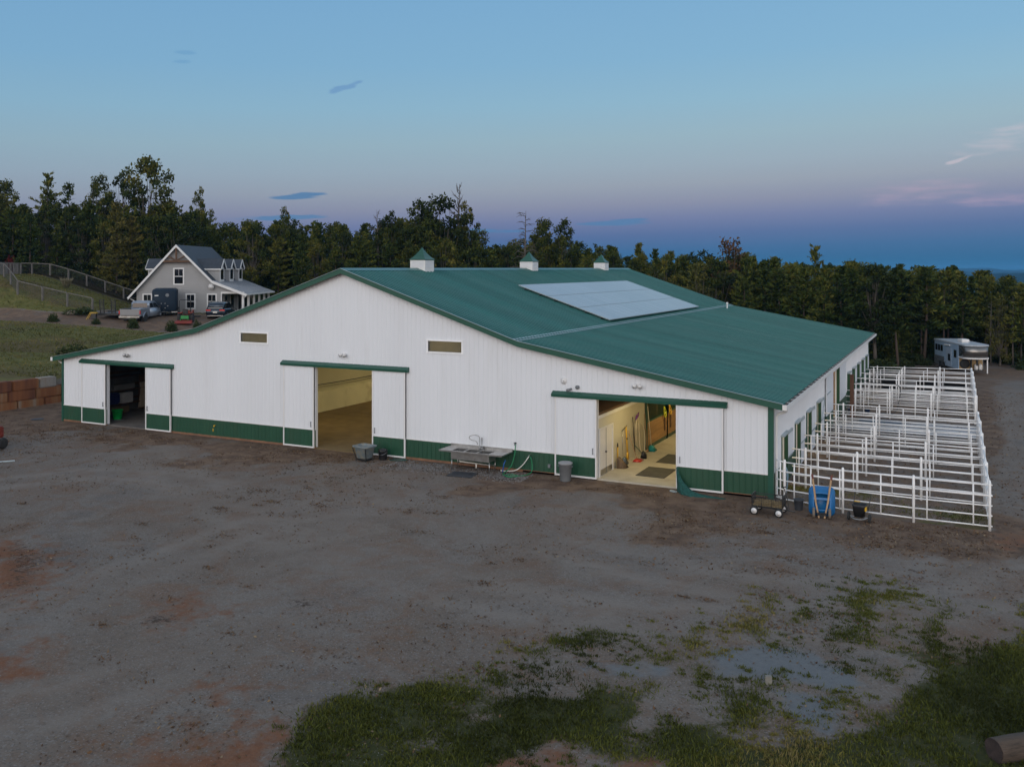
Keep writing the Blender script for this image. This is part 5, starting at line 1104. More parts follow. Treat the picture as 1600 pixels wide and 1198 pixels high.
def grass_mesh(name, x, y, h, w, m, seed, lean=0.5):
    r = np.random.default_rng(seed); n = len(x); hh = h*r.uniform(0.35, 1.3, n); a = r.uniform(0, 6.28, n); ww = w*r.uniform(0.6, 1.3, n)
    z = zt(x, y) - 0.01; la = r.uniform(0, 6.28, n); ll = hh*np.abs(r.normal(0, lean, n))
    dx, dy = np.cos(a)*ww, np.sin(a)*ww
    V = np.stack([np.stack([x-dx, y-dy, z], 1), np.stack([x+dx, y+dy, z], 1),
                  np.stack([x+dx*0.6+np.cos(la)*ll*0.4, y+dy*0.6+np.sin(la)*ll*0.4, z+hh*0.6], 1),
                  np.stack([x+np.cos(la)*ll, y+np.sin(la)*ll, z+hh], 1)], 1).reshape(-1, 3)
    F = np.arange(4*n).reshape(-1, 4); t = r.random(n)
    t = np.clip(0.42 + 0.28*mottle(x, y, 17, ((0.7,1.0),(2.0,0.8))) + 0.38*(t-0.5), 0, 1)
    me_ = npmesh(name, V, F, m, np.repeat(t, 4), 4); o = bpy.data.objects.new(name, me_); COL.objects.link(o); return tag(o, None, None, None, 'stuff')
x, y = cand(420000, -8, 16, -25, -8); g_, d_, c_, s_, f_, b_, h_, _t = masks(x, y)
cl = mottle(x, y, 31, ((2.2,1.0),(4.5,0.9),(9.0,0.7)))
k = r.random(len(x)) < np.clip((g_-0.30)*1.9, 0, 1)*np.clip(0.72+0.5*cl, 0.06, 1)
grass_mesh('grass', x[k], y[k], 0.088, 0.013, M_GRASS, 5)
# separate tufts: many thin clumps of blades out to the edge of the gravel
tx_, ty_ = cand(11000, -8, 16, -24.5, -5); g_, d_, c_, s_, f_, b_, h_, _t = masks(tx_, ty_); nz_ = mottle(tx_, ty_, 41, ((0.8,1.0),(1.9,0.9),(4.0,0.6))); thin_ = poly_mask(tx_, ty_, GRASS_THIN, 0.9)
k = r.random(len(tx_)) < np.clip(thin_*(0.26+0.30*nz_)+0.22*g_, 0, 1); tx_, ty_ = tx_[k], ty_[k]; rad = r.gamma(1.8, 0.055, len(tx_)); nb_ = (rad*420).astype(int)+8; ii_ = np.repeat(np.arange(len(tx_)), nb_)
rr2 = np.abs(r.normal(0, 0.6, len(ii_))); aa2 = r.uniform(0, 6.283, len(ii_)); grass_mesh('grass_tufts', tx_[ii_]+rad[ii_]*rr2*np.cos(aa2)*1.5, ty_[ii_]+rad[ii_]*rr2*np.sin(aa2), 0.060, 0.011, M_GRASS, 15, 0.7)
x, y = cand(60000, -8, 16, -25, -6); g_ = masks(x, y)[0]; cl = mottle(x, y, 33, ((3.0,1.0),(6.0,1.0)))
k = (r.random(len(x)) < np.clip(g_*1.2, 0, 0.9)) & (cl > 0.75)
grass_mesh('grass_tufts', x[k], y[k], 0.10, 0.011, M_GRASS, 6, 0.7)
M_HGRASS = tonemat('hillside_grass', [(0.042,0.046,0.012), (0.080,0.082,0.022), (0.125,0.115,0.035), (0.18,0.145,0.06)], 0.8)
x, y = cand(200000, -110, -41, 3, 90); m_ = masks(x, y); d_ = CD0 + UD*x + VD*y; X_ = CX0 + UX*x + VX*y
k = (m_[6] > 0.5) & (np.abs(X_/d_) < 0.66) & (X_ < -d_*0.30+4) & (r.random(len(x)) < 0.8)
grass_mesh('hill_grass', x[k], y[k], 0.11, 0.05, M_HGRASS, 7, 0.6)
x, y = cand(12000, 0.2, 7.0, -0.6, 2.6); m_ = masks(x, y); k = r.random(len(x)) < m_[6]*0.8
grass_mesh('pen_grass', x[k], y[k], 0.07, 0.015, M_HGRASS, 8, 0.6)
# ------------------------------------------------------------------ the house on the rise
hx, hy = K(-34.5, 93.0); HZ = 3.85
house = thing('house', 'grey sided farmhouse with dark steep roof, three dormers and a columned porch', 'house', (hx, hy, HZ), TH)
def siding_mat(name, col):
    m, nt, b = newmat(name); N = nt.nodes.new; L = nt.links.new
    tc = N('ShaderNodeTexCoord'); sp = N('ShaderNodeSeparateXYZ'); L(tc.outputs['Object'], sp.inputs[0])
    mm = N('ShaderNodeMath'); mm.operation = 'MULTIPLY'; L(sp.outputs[2], mm.inputs[0]); mm.inputs[1].default_value = 5.5
    fr = N('ShaderNodeMath'); fr.operation = 'FRACT'; L(mm.outputs[0], fr.inputs[0])
    bp = N('ShaderNodeBump'); bp.inputs['Distance'].default_value = 0.03; bp.inputs['Strength'].default_value = 0.9; L(fr.outputs[0], bp.inputs['Height']); L(bp.outputs[0], b.inputs['Normal'])
    n = N('ShaderNodeTexNoise'); n.inputs['Scale'].default_value = 0.8; L(tc.outputs['Object'], n.inputs['Vector'])
    r = N('ShaderNodeValToRGB'); r.color_ramp.elements[0].color = tuple(c*0.9 for c in col)+(1,); r.color_ramp.elements[1].color = tuple(c*1.1 for c in col)+(1,); L(n.outputs['Fac'], r.inputs[0]); L(r.outputs[0], b.inputs['Base Color'])
    b.inputs['Roughness'].default_value = 0.6; return m
M_SIDE = siding_mat('grey_lap_siding', (0.32,0.32,0.325))
M_SHING = mat('dark_shingles', (0.030,0.038,0.052), 0.65, 0.25, 2.5, bump=0.4, bscale=14)
M_PORCH = mat('porch_metal_sheen', (0.20,0.225,0.26), 0.35, 0.08, 0.8, metal=0.3)  # pale tone paints the metal's reflection into the porch roof colour
M_HTRIM = mat('house_white_trim', (0.62,0.62,0.62), 0.5, 0.04, 2)
HL = 10.0
def rzl(x):
    if x <= 0: return 7.15 + 1.09*x
    if x <= 3.7: return 7.15 - 1.0*x
    return 3.45 - (x-3.7)*0.385
b = MB(); b.prism([(-4.25,-0.4),(4.45,-0.4),(4.45,rzl(4.45)-0.1),(3.7,3.33),(0,7.0),(-4.25,rzl(-4.25)-0.1)], 'y', 0.0, 0.2); b.prism([(-4.25,-0.4),(4.45,-0.4),(4.45,rzl(4.45)-0.1),(3.7,3.33),(0,7.0),(-4.25,rzl(-4.25)-0.1)], 'y', HL-0.2, HL)
b.box(-4.25,-4.05,0.2,HL-0.2,-0.4,rzl(-4.25)-0.1); b.box(4.25,4.45,0.2,HL-0.2,-0.4,3.0); b.prism([(4.45,2.32),(6.75,2.32),(6.75,rzl(6.75)-0.08),(4.45,rzl(4.45)-0.1)], 'y', 0.0, 0.12)
b.build('wall', M_SIDE, house)
for x0, x1 in ((-4.9, 0.0), (0.0, 3.7)):
    b = MB(); z0, z1 = rzl(x0), rzl(x1); b.prism([(x0,z0-0.14),(x1,z1-0.14),(x1,z1),(x0,z0)], 'y', -0.45, HL+0.45); b.build('roof', M_SHING, house)
b = MB(); b.prism([(3.7,3.33),(7.15,rzl(7.15)-0.12),(7.15,rzl(7.15)),(3.7,3.452)], 'y', -0.45, HL+0.45)
y = -0.3
while y < HL+0.4: b.bar((3.72,y,rzl(3.72)+0.015),(7.14,y,rzl(7.14)+0.015),0.03,0.03); y += 0.4
b.build('porch_roof', M_PORCH, house)
b = MB()
for x0, x1 in ((-4.95, 0.0), (0.0, 3.7), (3.7, 7.2)):
    z0, z1 = rzl(x0 if x0 != 3.7 else 3.7), rzl(x1); b.prism([(x0,z0-0.26),(x1,z1-0.26),(x1,z1+0.03),(x0,z0+0.03)], 'y', -0.50, -0.46)
b.build('rake_board', M_HTRIM, house)
b = MB(); b.box(-5.02,-4.9,-0.46,HL+0.4,rzl(-4.9)-0.18,rzl(-4.9)-0.02); b.tube([(-4.9,0.0,1.6),(-4.5,-0.08,1.4),(-4.3,-0.08,1.2),(-4.3,-0.08,-0.3)],0.05,6); b.build('gutter', M_HTRIM, house)
b = MB(); b.box(7.15,7.28,-0.46,HL+0.4,rzl(7.15)-0.16,rzl(7.15)-0.01); b.tube([(7.2,-0.3,1.95),(6.95,-0.2,1.75),(6.85,-0.1,1.6),(6.85,-0.1,-0.2)],0.045,6); b.build('gutter', M_HTRIM, house)
tr = MB(); tr.bar((-1.35,-0.40,5.45),(1.45,-0.40,5.45),0.18,0.22); tr.bar((0,-0.40,5.5),(0,-0.40,6.95),0.16,0.16); tr.bar((-0.08,-0.40,5.55),(-0.95,-0.40,6.05),0.14,0.14); tr.bar((0.08,-0.40,5.55),(0.95,-0.40,6.05),0.14,0.14); tr.build('gable_truss', M_DKWOOD, house)
def hwin(x0, x1, z0, z1, mul=True):
    f = MB(); t = 0.13
    f.box(x0-t,x1+t,-0.05,0.02,z1,z1+t).box(x0-t,x1+t,-0.05,0.02,z0-t,z0).box(x0-t,x0,-0.05,0.02,z0,z1).box(x1,x1+t,-0.05,0.02,z0,z1)
    fo = f.build('window', M_HTRIM, house)
    p = MB(); p.box(x0,x1,-0.022,0.01,z0,z1); p.build('pane', M_GLASS, fo)
    s = MB(); s.box(x0,x1,-0.04,-0.0225,(z0+z1)/2-0.035,(z0+z1)/2+0.035); s.box((x0+x1)/2-0.012,(x0+x1)/2+0.012,-0.035,-0.0225,(z0+z1)/2+0.035,z1); s.build('sash', M_HTRIM, fo)
hwin(-0.32, 0.55, 3.15, 4.65); hwin(-3.5, -2.75, 0.75, 2.0); hwin(0.95, 1.72, 0.65, 2.0); hwin(3.15, 3.92, 0.65, 2.0)
# porch: beam, columns, deck, doors
b = MB(); b.box(4.45,6.85,-0.02,0.14,2.12,2.32); b.box(6.6,6.85,0.14,HL-0.1,2.02,2.2); b.build('porch_beam', M_HTRIM, house)
for y in (0.06, 2.0, 4.0, 6.0, 8.0, 9.85):
    b = MB(); b.box(6.62,6.82,y-0.09,y+0.09,-0.2,2.11); b.box(6.59,6.85,y-0.12,y+0.12,-0.2,0.1); b.build('porch_column', M_HTRIM, house)
b = MB(); b.box(4.46,6.95,-0.1,HL,-0.5,-0.15); b.build('porch_deck', M_CONC, house)
b = MB(); b.box(4.452,4.55,-0.015,0.12,-0.15,2.12); b.build('porch_casing', M_HTRIM, house)
for y0, y1 in ((1.0,1.9),(3.2,4.2),(5.8,6.8),(8.0,9.0)):
    b = MB(); b.box(4.451,4.49,y0-0.1,y1+0.1,-0.14,2.0); d = b.build('porch_door', M_HTRIM, house)
    b = MB(); b.box(4.491,4.50,y0,y1,0.2,1.9); b.build('pane', M_GLASS, d)
b = MB(); b.lathe([(0.30,0),(0.27,0.07),(0.15,0.12),(0,0.13)], (3.55,-0.35,2.85), 16, 'y'); b.tube([(3.55,-0.28,2.85),(3.55,-0.05,2.6),(3.55,0.0,2.55)],0.03,6); b.build('satellite_dish', M_HTRIM, house, True)
def dormer(s, yc, xf):
    w = 0.66; zr, ze = 5.62, 4.80
    d = MB(); xin = s*(7.15-zr)/1.05
    base = rzl(s*abs(xf))
    d.box(*sorted((xf, s*1.3)), yc-w, yc+w, base-0.4, ze); d.prism([(yc-w, ze),(yc+w, ze),(yc, zr-0.06)], 'x', *sorted((xf, s*1.3)))
    do = d.build('dormer', M_SIDE, house)
    r = MB(); xo = xf + s*0.22
    for q in (-1, 1):
        r.prism([(yc, zr), (yc+q*(w+0.18), ze-0.22+0.06), (yc+q*(w+0.18), ze-0.12+0.06), (yc, zr+0.12)], 'x', *sorted((xo, s*1.2)))
    r.build('dormer_roof', M_SHING, do)
    t = MB()
    for q in (-1, 1):
        t.bar((xo+s*0.02, yc, zr+0.02), (xo+s*0.02, yc+q*(w+0.2), ze-0.14), 0.04, 0.2, (0,0,1)); t.bar((xo-s*0.02, yc+q*(w+0.2), ze-0.17), (s*2.3, yc+q*(w+0.2), ze-0.17), 0.05, 0.13)
        t.box(*sorted((xf, xf+s*0.03)), *sorted((yc+q*w, yc+q*(w-0.16))), base, ze)
    t.box(*sorted((xf, xf+s*0.03)), yc-w+0.16, yc+w-0.16, base, base+0.25); t.box(*sorted((xf, xf+s*0.03)), yc-w+0.16, yc+w-0.16, ze-0.15, ze)
    t.build('dormer_trim', M_HTRIM, do)
    p = MB(); p.box(*sorted((xf+s*0.002, xf+s*0.02)), yc-w+0.16, yc+w-0.16, base+0.25, ze-0.15); p.build('dormer_window', M_GLASS, do)
for yc in (1.6, 4.8, 8.0): dormer(1, yc, 4.05)
dormer(-1, 1.5, -3.35)
# ------------------------------------------------------------------ vehicles
def carpaint(name, col, rough=0.3, metal=0.4):
    m = mat(name, col, rough, 0.06, 1.5, metal=metal); b = m.node_tree.nodes['Principled BSDF']; b.inputs['Coat Weight'].default_value = 0.6; b.inputs['Coat Roughness'].default_value = 0.1; return m
def wheel(par, x, y, r, w, rimcol=M_STEEL, out=1):
    b = MB(); b.lathe([(r*0.62,-w/2),(r*0.92,-w/2),(r,-w/3),(r,w/3),(r*0.92,w/2),(r*0.62,w/2)], (x,y,r), 24, 'x'); wo = b.build('wheel', M_RUBBER, par, True)
    b = MB(); b.lathe([(0,w*0.30),(r*0.2,w*0.34),(r*0.25,w*0.2),(r*0.62,w*0.42),(r*0.62,-w*0.42),(0,-w*0.3)] if out > 0 else [(0,w*0.3),(r*0.62,w*0.42),(r*0.62,-w*0.42),(r*0.25,-w*0.2),(r*0.2,-w*0.34),(0,-w*0.30)], (x,y,r), 20, 'x'); b.build('rim', rimcol, wo, True)
M_TAIL = mat('red_tail_lens', (0.55,0.02,0.015), 0.25, 0.05, 3)
M_PLATE = mat('pale_licence_plate', (0.55,0.53,0.48), 0.5)
def place(px, d): return PD(px, d)
# silver pickup, tail towards the yard
tx, ty = place(202.5, 83.2); tz = gz_(tx, ty)
tk = thing('pickup_truck', 'silver extended cab pickup truck parked tail first above the slope', 'pickup truck', (tx, ty, tz), TH-R(3))
M_SILV = carpaint('silver_paint', (0.27,0.31,0.37), 0.3, 0.5)
def side_loft(sections): # (y, [(halfwidth, z)...]) half sections mirrored
    rings = []
    for y, hs in sections: rings.append([(w, y, z) for w, z in hs] + [(-w, y, z) for w, z in reversed(hs)])
    return MB().loft(rings)
b = MB()
# bed walls, tailgate, floor
b.box(-0.98,-0.86,0.06,2.05,0.62,1.28).box(0.86,0.98,0.06,2.05,0.62,1.28)
b.build('bed', M_SILV, tk, False, 0.03)
b = MB(); b.box(-0.86,0.86,0.07,2.05,0.62,0.80); b.box(-0.86,-0.845,0.07,2.05,0.80,1.26); b.box(0.845,0.86,0.07,2.05,0.80,1.26); b.build('bed_liner', M_BLACK, tk)
b = MB(); b.box(-0.93,0.93,0.0,0.07,0.70,1.26); b.build('tailgate', mat('tailgate_grey', (0.21,0.21,0.215), 0.4, 0.05), tk, False, 0.02)  # tailgate coloured a neutral grey, apart from the bluish silver body
b = side_loft([(2.05,[(0.97,0.5),(0.99,0.9),(0.97,1.22),(0.92,1.28)]),(4.15,[(0.97,0.5),(0.99,0.9),(0.97,1.22),(0.92,1.28)]),(4.3,[(0.97,0.5),(0.99,0.9),(0.95,1.18),(0.80,1.25)]),(5.5,[(0.95,0.55),(0.96,0.9),(0.90,1.10),(0.70,1.18)]),(5.75,[(0.88,0.6),(0.90,0.85),(0.82,1.0),(0.6,1.05)])])
b.build('body', M_SILV, tk, True)
b = side_loft([(2.08,[(0.92,1.25),(0.80,1.82),(0.70,1.90)]),(2.5,[(0.93,1.25),(0.80,1.86),(0.70,1.95)]),(3.5,[(0.93,1.25),(0.80,1.86),(0.70,1.95)]),(4.3,[(0.92,1.22),(0.82,1.40),(0.70,1.42)])])
b.build('cab', M_SILV, tk, True)
b = MB(); b.add([(-0.74,2.035,1.36),(0.74,2.035,1.36),(0.66,2.05,1.76),(-0.66,2.05,1.76),(-0.74,2.06,1.36),(0.74,2.06,1.36),(0.66,2.08,1.76),(-0.66,2.08,1.76)],[(0,1,2,3),(7,6,5,4),(0,4,5,1),(1,5,6,2),(2,6,7,3),(3,7,4,0)]); b.build('rear_window', M_GLASS, tk)
for s in (-1, 1):
    for ya_, yb_ in ((2.25,2.85),(2.95,3.95)):
        b = MB(); top = 3.5 if yb_ > 3 else yb_
        pts = [(s*0.915,ya_,1.34),(s*0.915,yb_,1.34),(s*0.835,top,1.74),(s*0.835,ya_,1.74)]
        b.loft([pts, [(p[0]+s*0.012, p[1], p[2]+0.004) for p in pts]]); b.build('side_window', M_GLASS, tk)
    b = MB(); b.box(*sorted((s*0.95,s*1.02)),-0.02,0.06,0.82,1.14); b.build('tail_light', M_TAIL, tk)
    b = MB(); b.box(*sorted((s*1.0,s*1.22)),3.75,3.85,1.25,1.45); b.build('mirror', M_BLACK, tk)
    for y in (1.15, 4.75): wheel(tk, s*0.85, y, 0.42, 0.28, M_STEEL, s)
    b = MB()
    for y in (1.15, 4.75):
        pts = [(s*1.0, y+0.5*math.cos(t), 0.45+0.5*math.sin(t)) for t in np.linspace(0.05, 3.09, 12)]; b.tube(pts, 0.045, 6)
    b.build('wheel_arch', M_SILV, tk, True)
b = MB(); b.box(-0.98,0.98,-0.14,0.03,0.48,0.64); b.build('bumper', M_STEEL, tk, False, 0.03)
b = MB(); b.box(-0.95,0.95,5.72,5.85,0.45,0.65); b.build('bumper', M_STEEL, tk, False, 0.03)
b = MB(); b.box(-0.15,0.15,-0.155,-0.14,0.5,0.62); b.build('licence_plate', M_PLATE, tk)
b = MB(); b.box(-0.7,0.7,0.1,5.4,0.32,0.5); b.build('chassis', M_DARKMETAL, tk)
# navy horse trailer
tx, ty = place(257, 87.5); tz = gz_(tx, ty)
ht = thing('horse_trailer', 'tall navy blue bumper pull horse trailer parked between pickup and tractor', 'horse trailer', (tx, ty, tz), TH+R(19))
M_NAVY = mat('navy_paint', (0.010,0.020,0.034), 0.6, 0.1, 2, spec=0.2)
rings = []
for y, w, zt0, zb0 in ((0,1.9,2.45,0.55),(0.12,2.15,2.58,0.45),(0.5,2.3,2.66,0.42),(4.5,2.3,2.66,0.42),(4.6,2.24,2.60,0.45)):
    h_ = zt0 - zb0; rings.append([(p[0], y, p[1]) for p in rrect(w, h_, 0.28, 5, 0, (zt0+zb0)/2)])
b = MB(); b.loft(rings); b.build('body', M_NAVY, ht, True)
b = MB(); b.box(-1.17,1.17,-0.03,4.5,0.36,0.46); b.build('rub_rail', M_STEEL, ht)
b = MB(); b.lathe([(0.17,0),(0.16,-0.03),(0,-0.035)], (0.25,0.0,2.05), 16, 'y'); b.build('roof_vent', M_GREYP, ht)
b = MB(); b.box(-0.9,-0.55,-0.02,0.1,1.98,2.06); b.build('badge', M_WHITE, ht)
for p in ((0.05,1.25),(0.3,1.0),(0.05,0.8),(-0.3,1.25)):
    b = MB(); b.lathe([(0.035,0),(0.03,-0.02),(0,-0.02)], (p[0],0.0,p[1]), 8, 'y'); b.build('marker_lamp', M_PLATE, ht)
b = MB(); b.tube([(-0.7,0.2,0.42),(0,-1.3,0.45)],0.05,6); b.tube([(0.7,0.2,0.42),(0,-1.3,0.45)],0.05,6); b.tube([(0,-1.2,0.05),(0,-1.2,0.7)],0.04,6); b.build('hitch', M_DARKMETAL, ht)
for s in (-1, 1):
    for y in (2.4, 3.2): wheel(ht, s*1.12, y, 0.34, 0.2, M_STEEL, s)
    b = MB(); b.bar((s*1.2,1.95,0.72),(s*1.2,3.65,0.72),0.2,0.06); b.build('fender', M_NAVY, ht)
M_TORANGE = mat('dull_orange_paint', (0.22,0.028,0.012), 0.5, 0.15, 4)
# orange compact tractor seen from behind
tx, ty = place(288, 84.6); tz = gz_(tx, ty)
tr_ = thing('compact_tractor', 'orange compact tractor with roll bar and red rear mower beside the navy trailer', 'tractor', (tx, ty, tz), TH+R(12))
for s in (-1, 1):
    b = MB(); b.lathe([(0.24,-0.15),(0.44,-0.16),(0.50,-0.08),(0.50,0.08),(0.44,0.16),(0.24,0.15)], (s*0.55,0.9,0.5), 24, 'x'); w = b.build('rear_wheel', M_RUBBER, tr_, True)
    b = MB(); b.lathe([(0,0.05),(0.24,0.13),(0.24,-0.13),(0,-0.05)], (s*0.55,0.9,0.5), 18, 'x'); b.build('rim', M_TORANGE, w)
    b = MB(); b.lathe([(0.14,-0.1),(0.28,-0.1),(0.30,0),(0.28,0.1),(0.14,0.1)], (s*0.48,2.4,0.3), 18, 'x'); b.build('front_wheel', M_RUBBER, tr_, True)
    b = MB(); b.bar((s*0.48,0.45,1.0),(s*0.48,1.4,1.0),0.34,0.06); b.build('fender', M_TORANGE, tr_)
    b = MB(); b.bar((s*0.42,1.6,0.95),(s*0.42,2.9,1.15),0.1,0.14); b.bar((s*0.42,2.9,1.15),(s*0.42,3.4,0.35),0.1,0.12); b.build('loader_arm', M_TORANGE, tr_)
b = MB(); b.box(-0.28,0.28,1.5,2.75,0.55,1.15); b.build('hood', M_TORANGE, tr_, False, 0.06)
b = MB(); b.box(-0.22,0.22,0.55,1.5,0.4,0.75); b.build('chassis', M_DARKMETAL, tr_)
b = MB(); b.box(-0.25,0.25,0.65,1.05,0.85,0.97).box(-0.25,0.25,0.58,0.68,0.97,1.35); b.build('seat', M_BLACK, tr_, False, 0.04)
b = MB(); b.tube([(-0.5,0.5,0.8),(-0.5,0.45,2.15),(-0.42,0.45,2.25),(0.42,0.45,2.25),(0.5,0.45,2.15),(0.5,0.5,0.8)],0.035,8); b.build('roll_bar', M_DARKMETAL, tr_, True)
b = MB(); b.tube([(0,1.35,0.9),(0,1.2,1.15)],0.02,6); b.lathe([(0.15,0),(0.17,0.015),(0.15,0.03)], (0,1.18,1.16), 14); b.build('steering_wheel', M_BLACK, tr_)
b = MB(); b.box(-0.35,0.35,0.15,0.4,0.45,0.75); b.tube([(-0.3,0.3,0.5),(-0.35,-0.2,0.35)],0.03,6); b.tube([(0.3,0.3,0.5),(0.35,-0.2,0.35)],0.03,6); b.build('hitch_bracket', mat('green_bracket', (0.02,0.22,0.05), 0.5), tr_)
b = MB(); b.loft([[(-0.85,-0.75,0.06),(0.75,-0.75,0.06),(0.75,-0.75,0.20),(-0.85,-0.75,0.20)],[(-0.75,0.05,0.06),(0.75,0.05,0.06),(0.70,0.05,0.34),(-0.70,0.05,0.34)]]); b.build('mower_deck', mat('dark_red_deck', (0.20,0.018,0.012), 0.5, 0.1, 3), tr_, False, 0.02)
b = MB(); b.box(0.1,1.0,3.2,3.75,0.15,0.6); b.build('bucket', M_DARKMETAL, tr_)
b = MB(); b.box(-0.95,0.95,3.2,3.7,0.12,0.55)
# dark SUV
tx, ty = place(336, 87.0); tz = gz_(tx, ty)
sv_ = thing('suv', 'dark blue SUV with red tail lights parked at the corner of the house', 'suv', (tx, ty, tz), TH+R(2))
M_DBLUE = carpaint('dark_blue_paint', (0.016,0.026,0.042), 0.25, 0.4)
b = side_loft([(0,[(0.78,0.45),(0.86,0.7),(0.84,1.0),(0.74,1.08)]),(0.2,[(0.86,0.32),(0.95,0.7),(0.93,1.05),(0.86,1.12)]),(3.4,[(0.9,0.30),(0.96,0.7),(0.93,1.02),(0.86,1.08)]),(4.6,[(0.88,0.34),(0.93,0.7),(0.85,0.92),(0.7,1.0)]),(4.85,[(0.75,0.42),(0.8,0.7),(0.7,0.82),(0.5,0.85)])]); b.build('body', M_DBLUE, sv_, True)
b = side_loft([(0.12,[(0.84,1.08),(0.72,1.5),(0.6,1.56)]),(0.5,[(0.86,1.08),(0.70,1.68),(0.55,1.74)]),(2.4,[(0.86,1.06),(0.70,1.70),(0.55,1.76)]),(3.5,[(0.85,1.04),(0.8,1.08),(0.6,1.1)])]); b.build('cabin', M_DBLUE, sv_, True)
b = MB(); b.loft([[(-0.72,0.085,1.12),(0.72,0.085,1.12),(0.62,0.19,1.52),(-0.62,0.19,1.52)],[(-0.72,0.11,1.12),(0.72,0.11,1.12),(0.62,0.25,1.52),(-0.62,0.25,1.52)]]); b.build('rear_window', M_GLASS, sv_)
for s in (-1, 1):
    pts = [(s*0.845,0.5,1.14),(s*0.845,3.1,1.12),(s*0.715,2.35,1.62),(s*0.72,0.65,1.6)]; b = MB(); b.loft([pts, [(p[0]+s*0.014, p[1], p[2]+0.004) for p in pts]]); b.build('side_window', M_GLASS, sv_)
    b = MB(); b.box(*sorted((s*0.42,s*0.9)),-0.025,0.1,0.93,1.04); b.build('tail_light', M_TAIL, sv_)
    for y in (0.95, 3.75): wheel(sv_, s*0.84, y, 0.37, 0.24, M_STEEL, s)
    b = MB(); b.bar((s*0.6,0.6,1.79),(s*0.6,2.4,1.80),0.04,0.03); b.build('roof_rail', M_DARKMETAL, sv_)
b = MB(); b.box(-0.2,0.2,-0.04,0.0,0.72,0.86); b.build('licence_plate', M_PLATE, sv_)
b = MB(); b.box(-0.75,0.75,-0.05,0.05,0.42,0.48); b.build('bumper_strip', M_STEEL, sv_)
# flatbed trailer with raised ramps
tx, ty = place(169, 84.2); tz = gz_(tx, ty)
fb = thing('flatbed_trailer', 'low black flatbed trailer with two raised loading ramps left of the pickup', 'trailer', (tx, ty, tz), TH+R(-8))
b = MB(); b.box(-1.05,1.05,0,4.5,0.45,0.58); b.build('deck', mat('worn_steel_deck', (0.10,0.11,0.13), 0.5), fb)
b = MB(); b.box(-1.08,1.08,-0.06,0.0,0.38,0.6); b.build('rear_beam', M_DARKMETAL, fb)
for s in (-0.6, 0.55):
    b = MB(); b.bar((s-0.2,0.02,0.6),(s-0.2,-0.12,1.85),0.05,0.08); b.bar((s+0.2,0.02,0.6),(s+0.2,-0.12,1.85),0.05,0.08)
    for k in range(9): b.bar((s-0.2,0.02-0.14*k/8,0.66+1.14*k/8),(s+0.2,0.02-0.14*k/8,0.66+1.14*k/8),0.04,0.07)
    b.build('ramp', M_DARKMETAL, fb)
for s in (-1, 1):
    for y in (2.0, 2.8): wheel(fb, s*1.12, y, 0.32, 0.2, M_STEEL, s)
    b = MB(); b.bar((s*1.15,1.55,0.7),(s*1.15,3.25,0.7),0.24,0.05); b.build('fender', M_DARKMETAL, fb)
b = MB(); b.bar((-0.8,4.5,0.5),(0,5.8,0.5),0.1,0.12); b.bar((0.8,4.5,0.5),(0,5.8,0.5),0.1,0.12); b.build('hitch', M_DARKMETAL, fb)
tx, ty = place(142.5, 83.6); M_DYEL = mat('dull_yellow_paint', (0.36,0.23,0.03), 0.6, 0.15, 4); ys_ = thing('yellow_stand', 'yellow steel stand with slanted leg left of the flatbed trailer', 'stand', (tx, ty, gz_(tx, ty)), TH)
b = MB(); b.bar((-0.05,0,0.62),(0.55,0,0.62),0.4,0.12); b.build('top', M_DYEL, ys_)
for a in ((-0.05,0.15),(-0.05,-0.15)):
    b = MB(); b.bar((a[0],a[1],0.6),(a[0]-0.33,a[1]*1.2,0.0),0.06,0.06); b.build('leg', M_DYEL, ys_)
b = MB(); b.box(0.05,0.5,-0.15,0.15,0.0,0.55); b.build('engine_block', M_DARKMETAL, ys_, False, 0.04)
tx, ty = place(113, 85.0); simple('concrete_block', MB().box(-0.42,0.42,-0.2,0.2,0,0.36), M_GBLOCK, 'pale concrete block lying on the grass left of the brush pile', 'block', (tx, ty, gz_(tx, ty)), TH-0.3, False, 0.02)
# right: gooseneck horse trailer by the trees
gx_, gy_ = PD(1517, 84.0); gzz = gz_(gx_, gy_)
gn = thing('gooseneck_trailer', 'pale blue and steel gooseneck horse trailer parked against the pines on the right', 'trailer', (gx_, gy_, gzz), TH-R(186))
M_PBLUE = carpaint('pale_blue_panel', (0.34,0.47,0.62), 0.35, 0.1); M_GOLD = mat('tan_reflection_steel', (0.36,0.25,0.12), 0.4, 0.2, 2, metal=0.2); M_NOSE = mat('brushed_nose_steel', (0.20,0.19,0.18), 0.25, 0.15, 1, metal=0.8)  # brown-gold reflection is painted into the front wall's steel colour
b = MB(); b.box(-1.1,1.1,-6.2,0.0,0.40,2.72); b.build('body', M_PBLUE, gn, False, 0.05)
b = MB(); b.box(-1.12,1.12,-6.2,-3.6,0.38,1.25); b.build('lower_panel', mat('grey_lower_panel', (0.10,0.11,0.12), 0.5), gn)
b = MB(); rings = []
for z in (1.62, 2.70):
    rings.append([(1.09,0.0,z),(1.09,1.1,z)] + [(1.09*math.cos(t), 1.1+0.7*math.sin(t), z) for t in np.linspace(0.15, math.pi-0.15, 12)] + [(-1.09,1.1,z),(-1.09,0.0,z)])
b.loft(rings); b.build('nose', M_NOSE, gn, True)
b = MB(); rings = []
for z in (1.52, 1.64):
    rings.append([(1.13,0.0,z),(1.13,1.1,z)] + [(1.13*math.cos(t), 1.1+0.74*math.sin(t), z) for t in np.linspace(0.15, math.pi-0.15, 12)] + [(-1.13,1.1,z),(-1.13,0.0,z)])
b.loft(rings); b.build('nose_trim', M_WHITE, gn)
b = MB(); rings = []
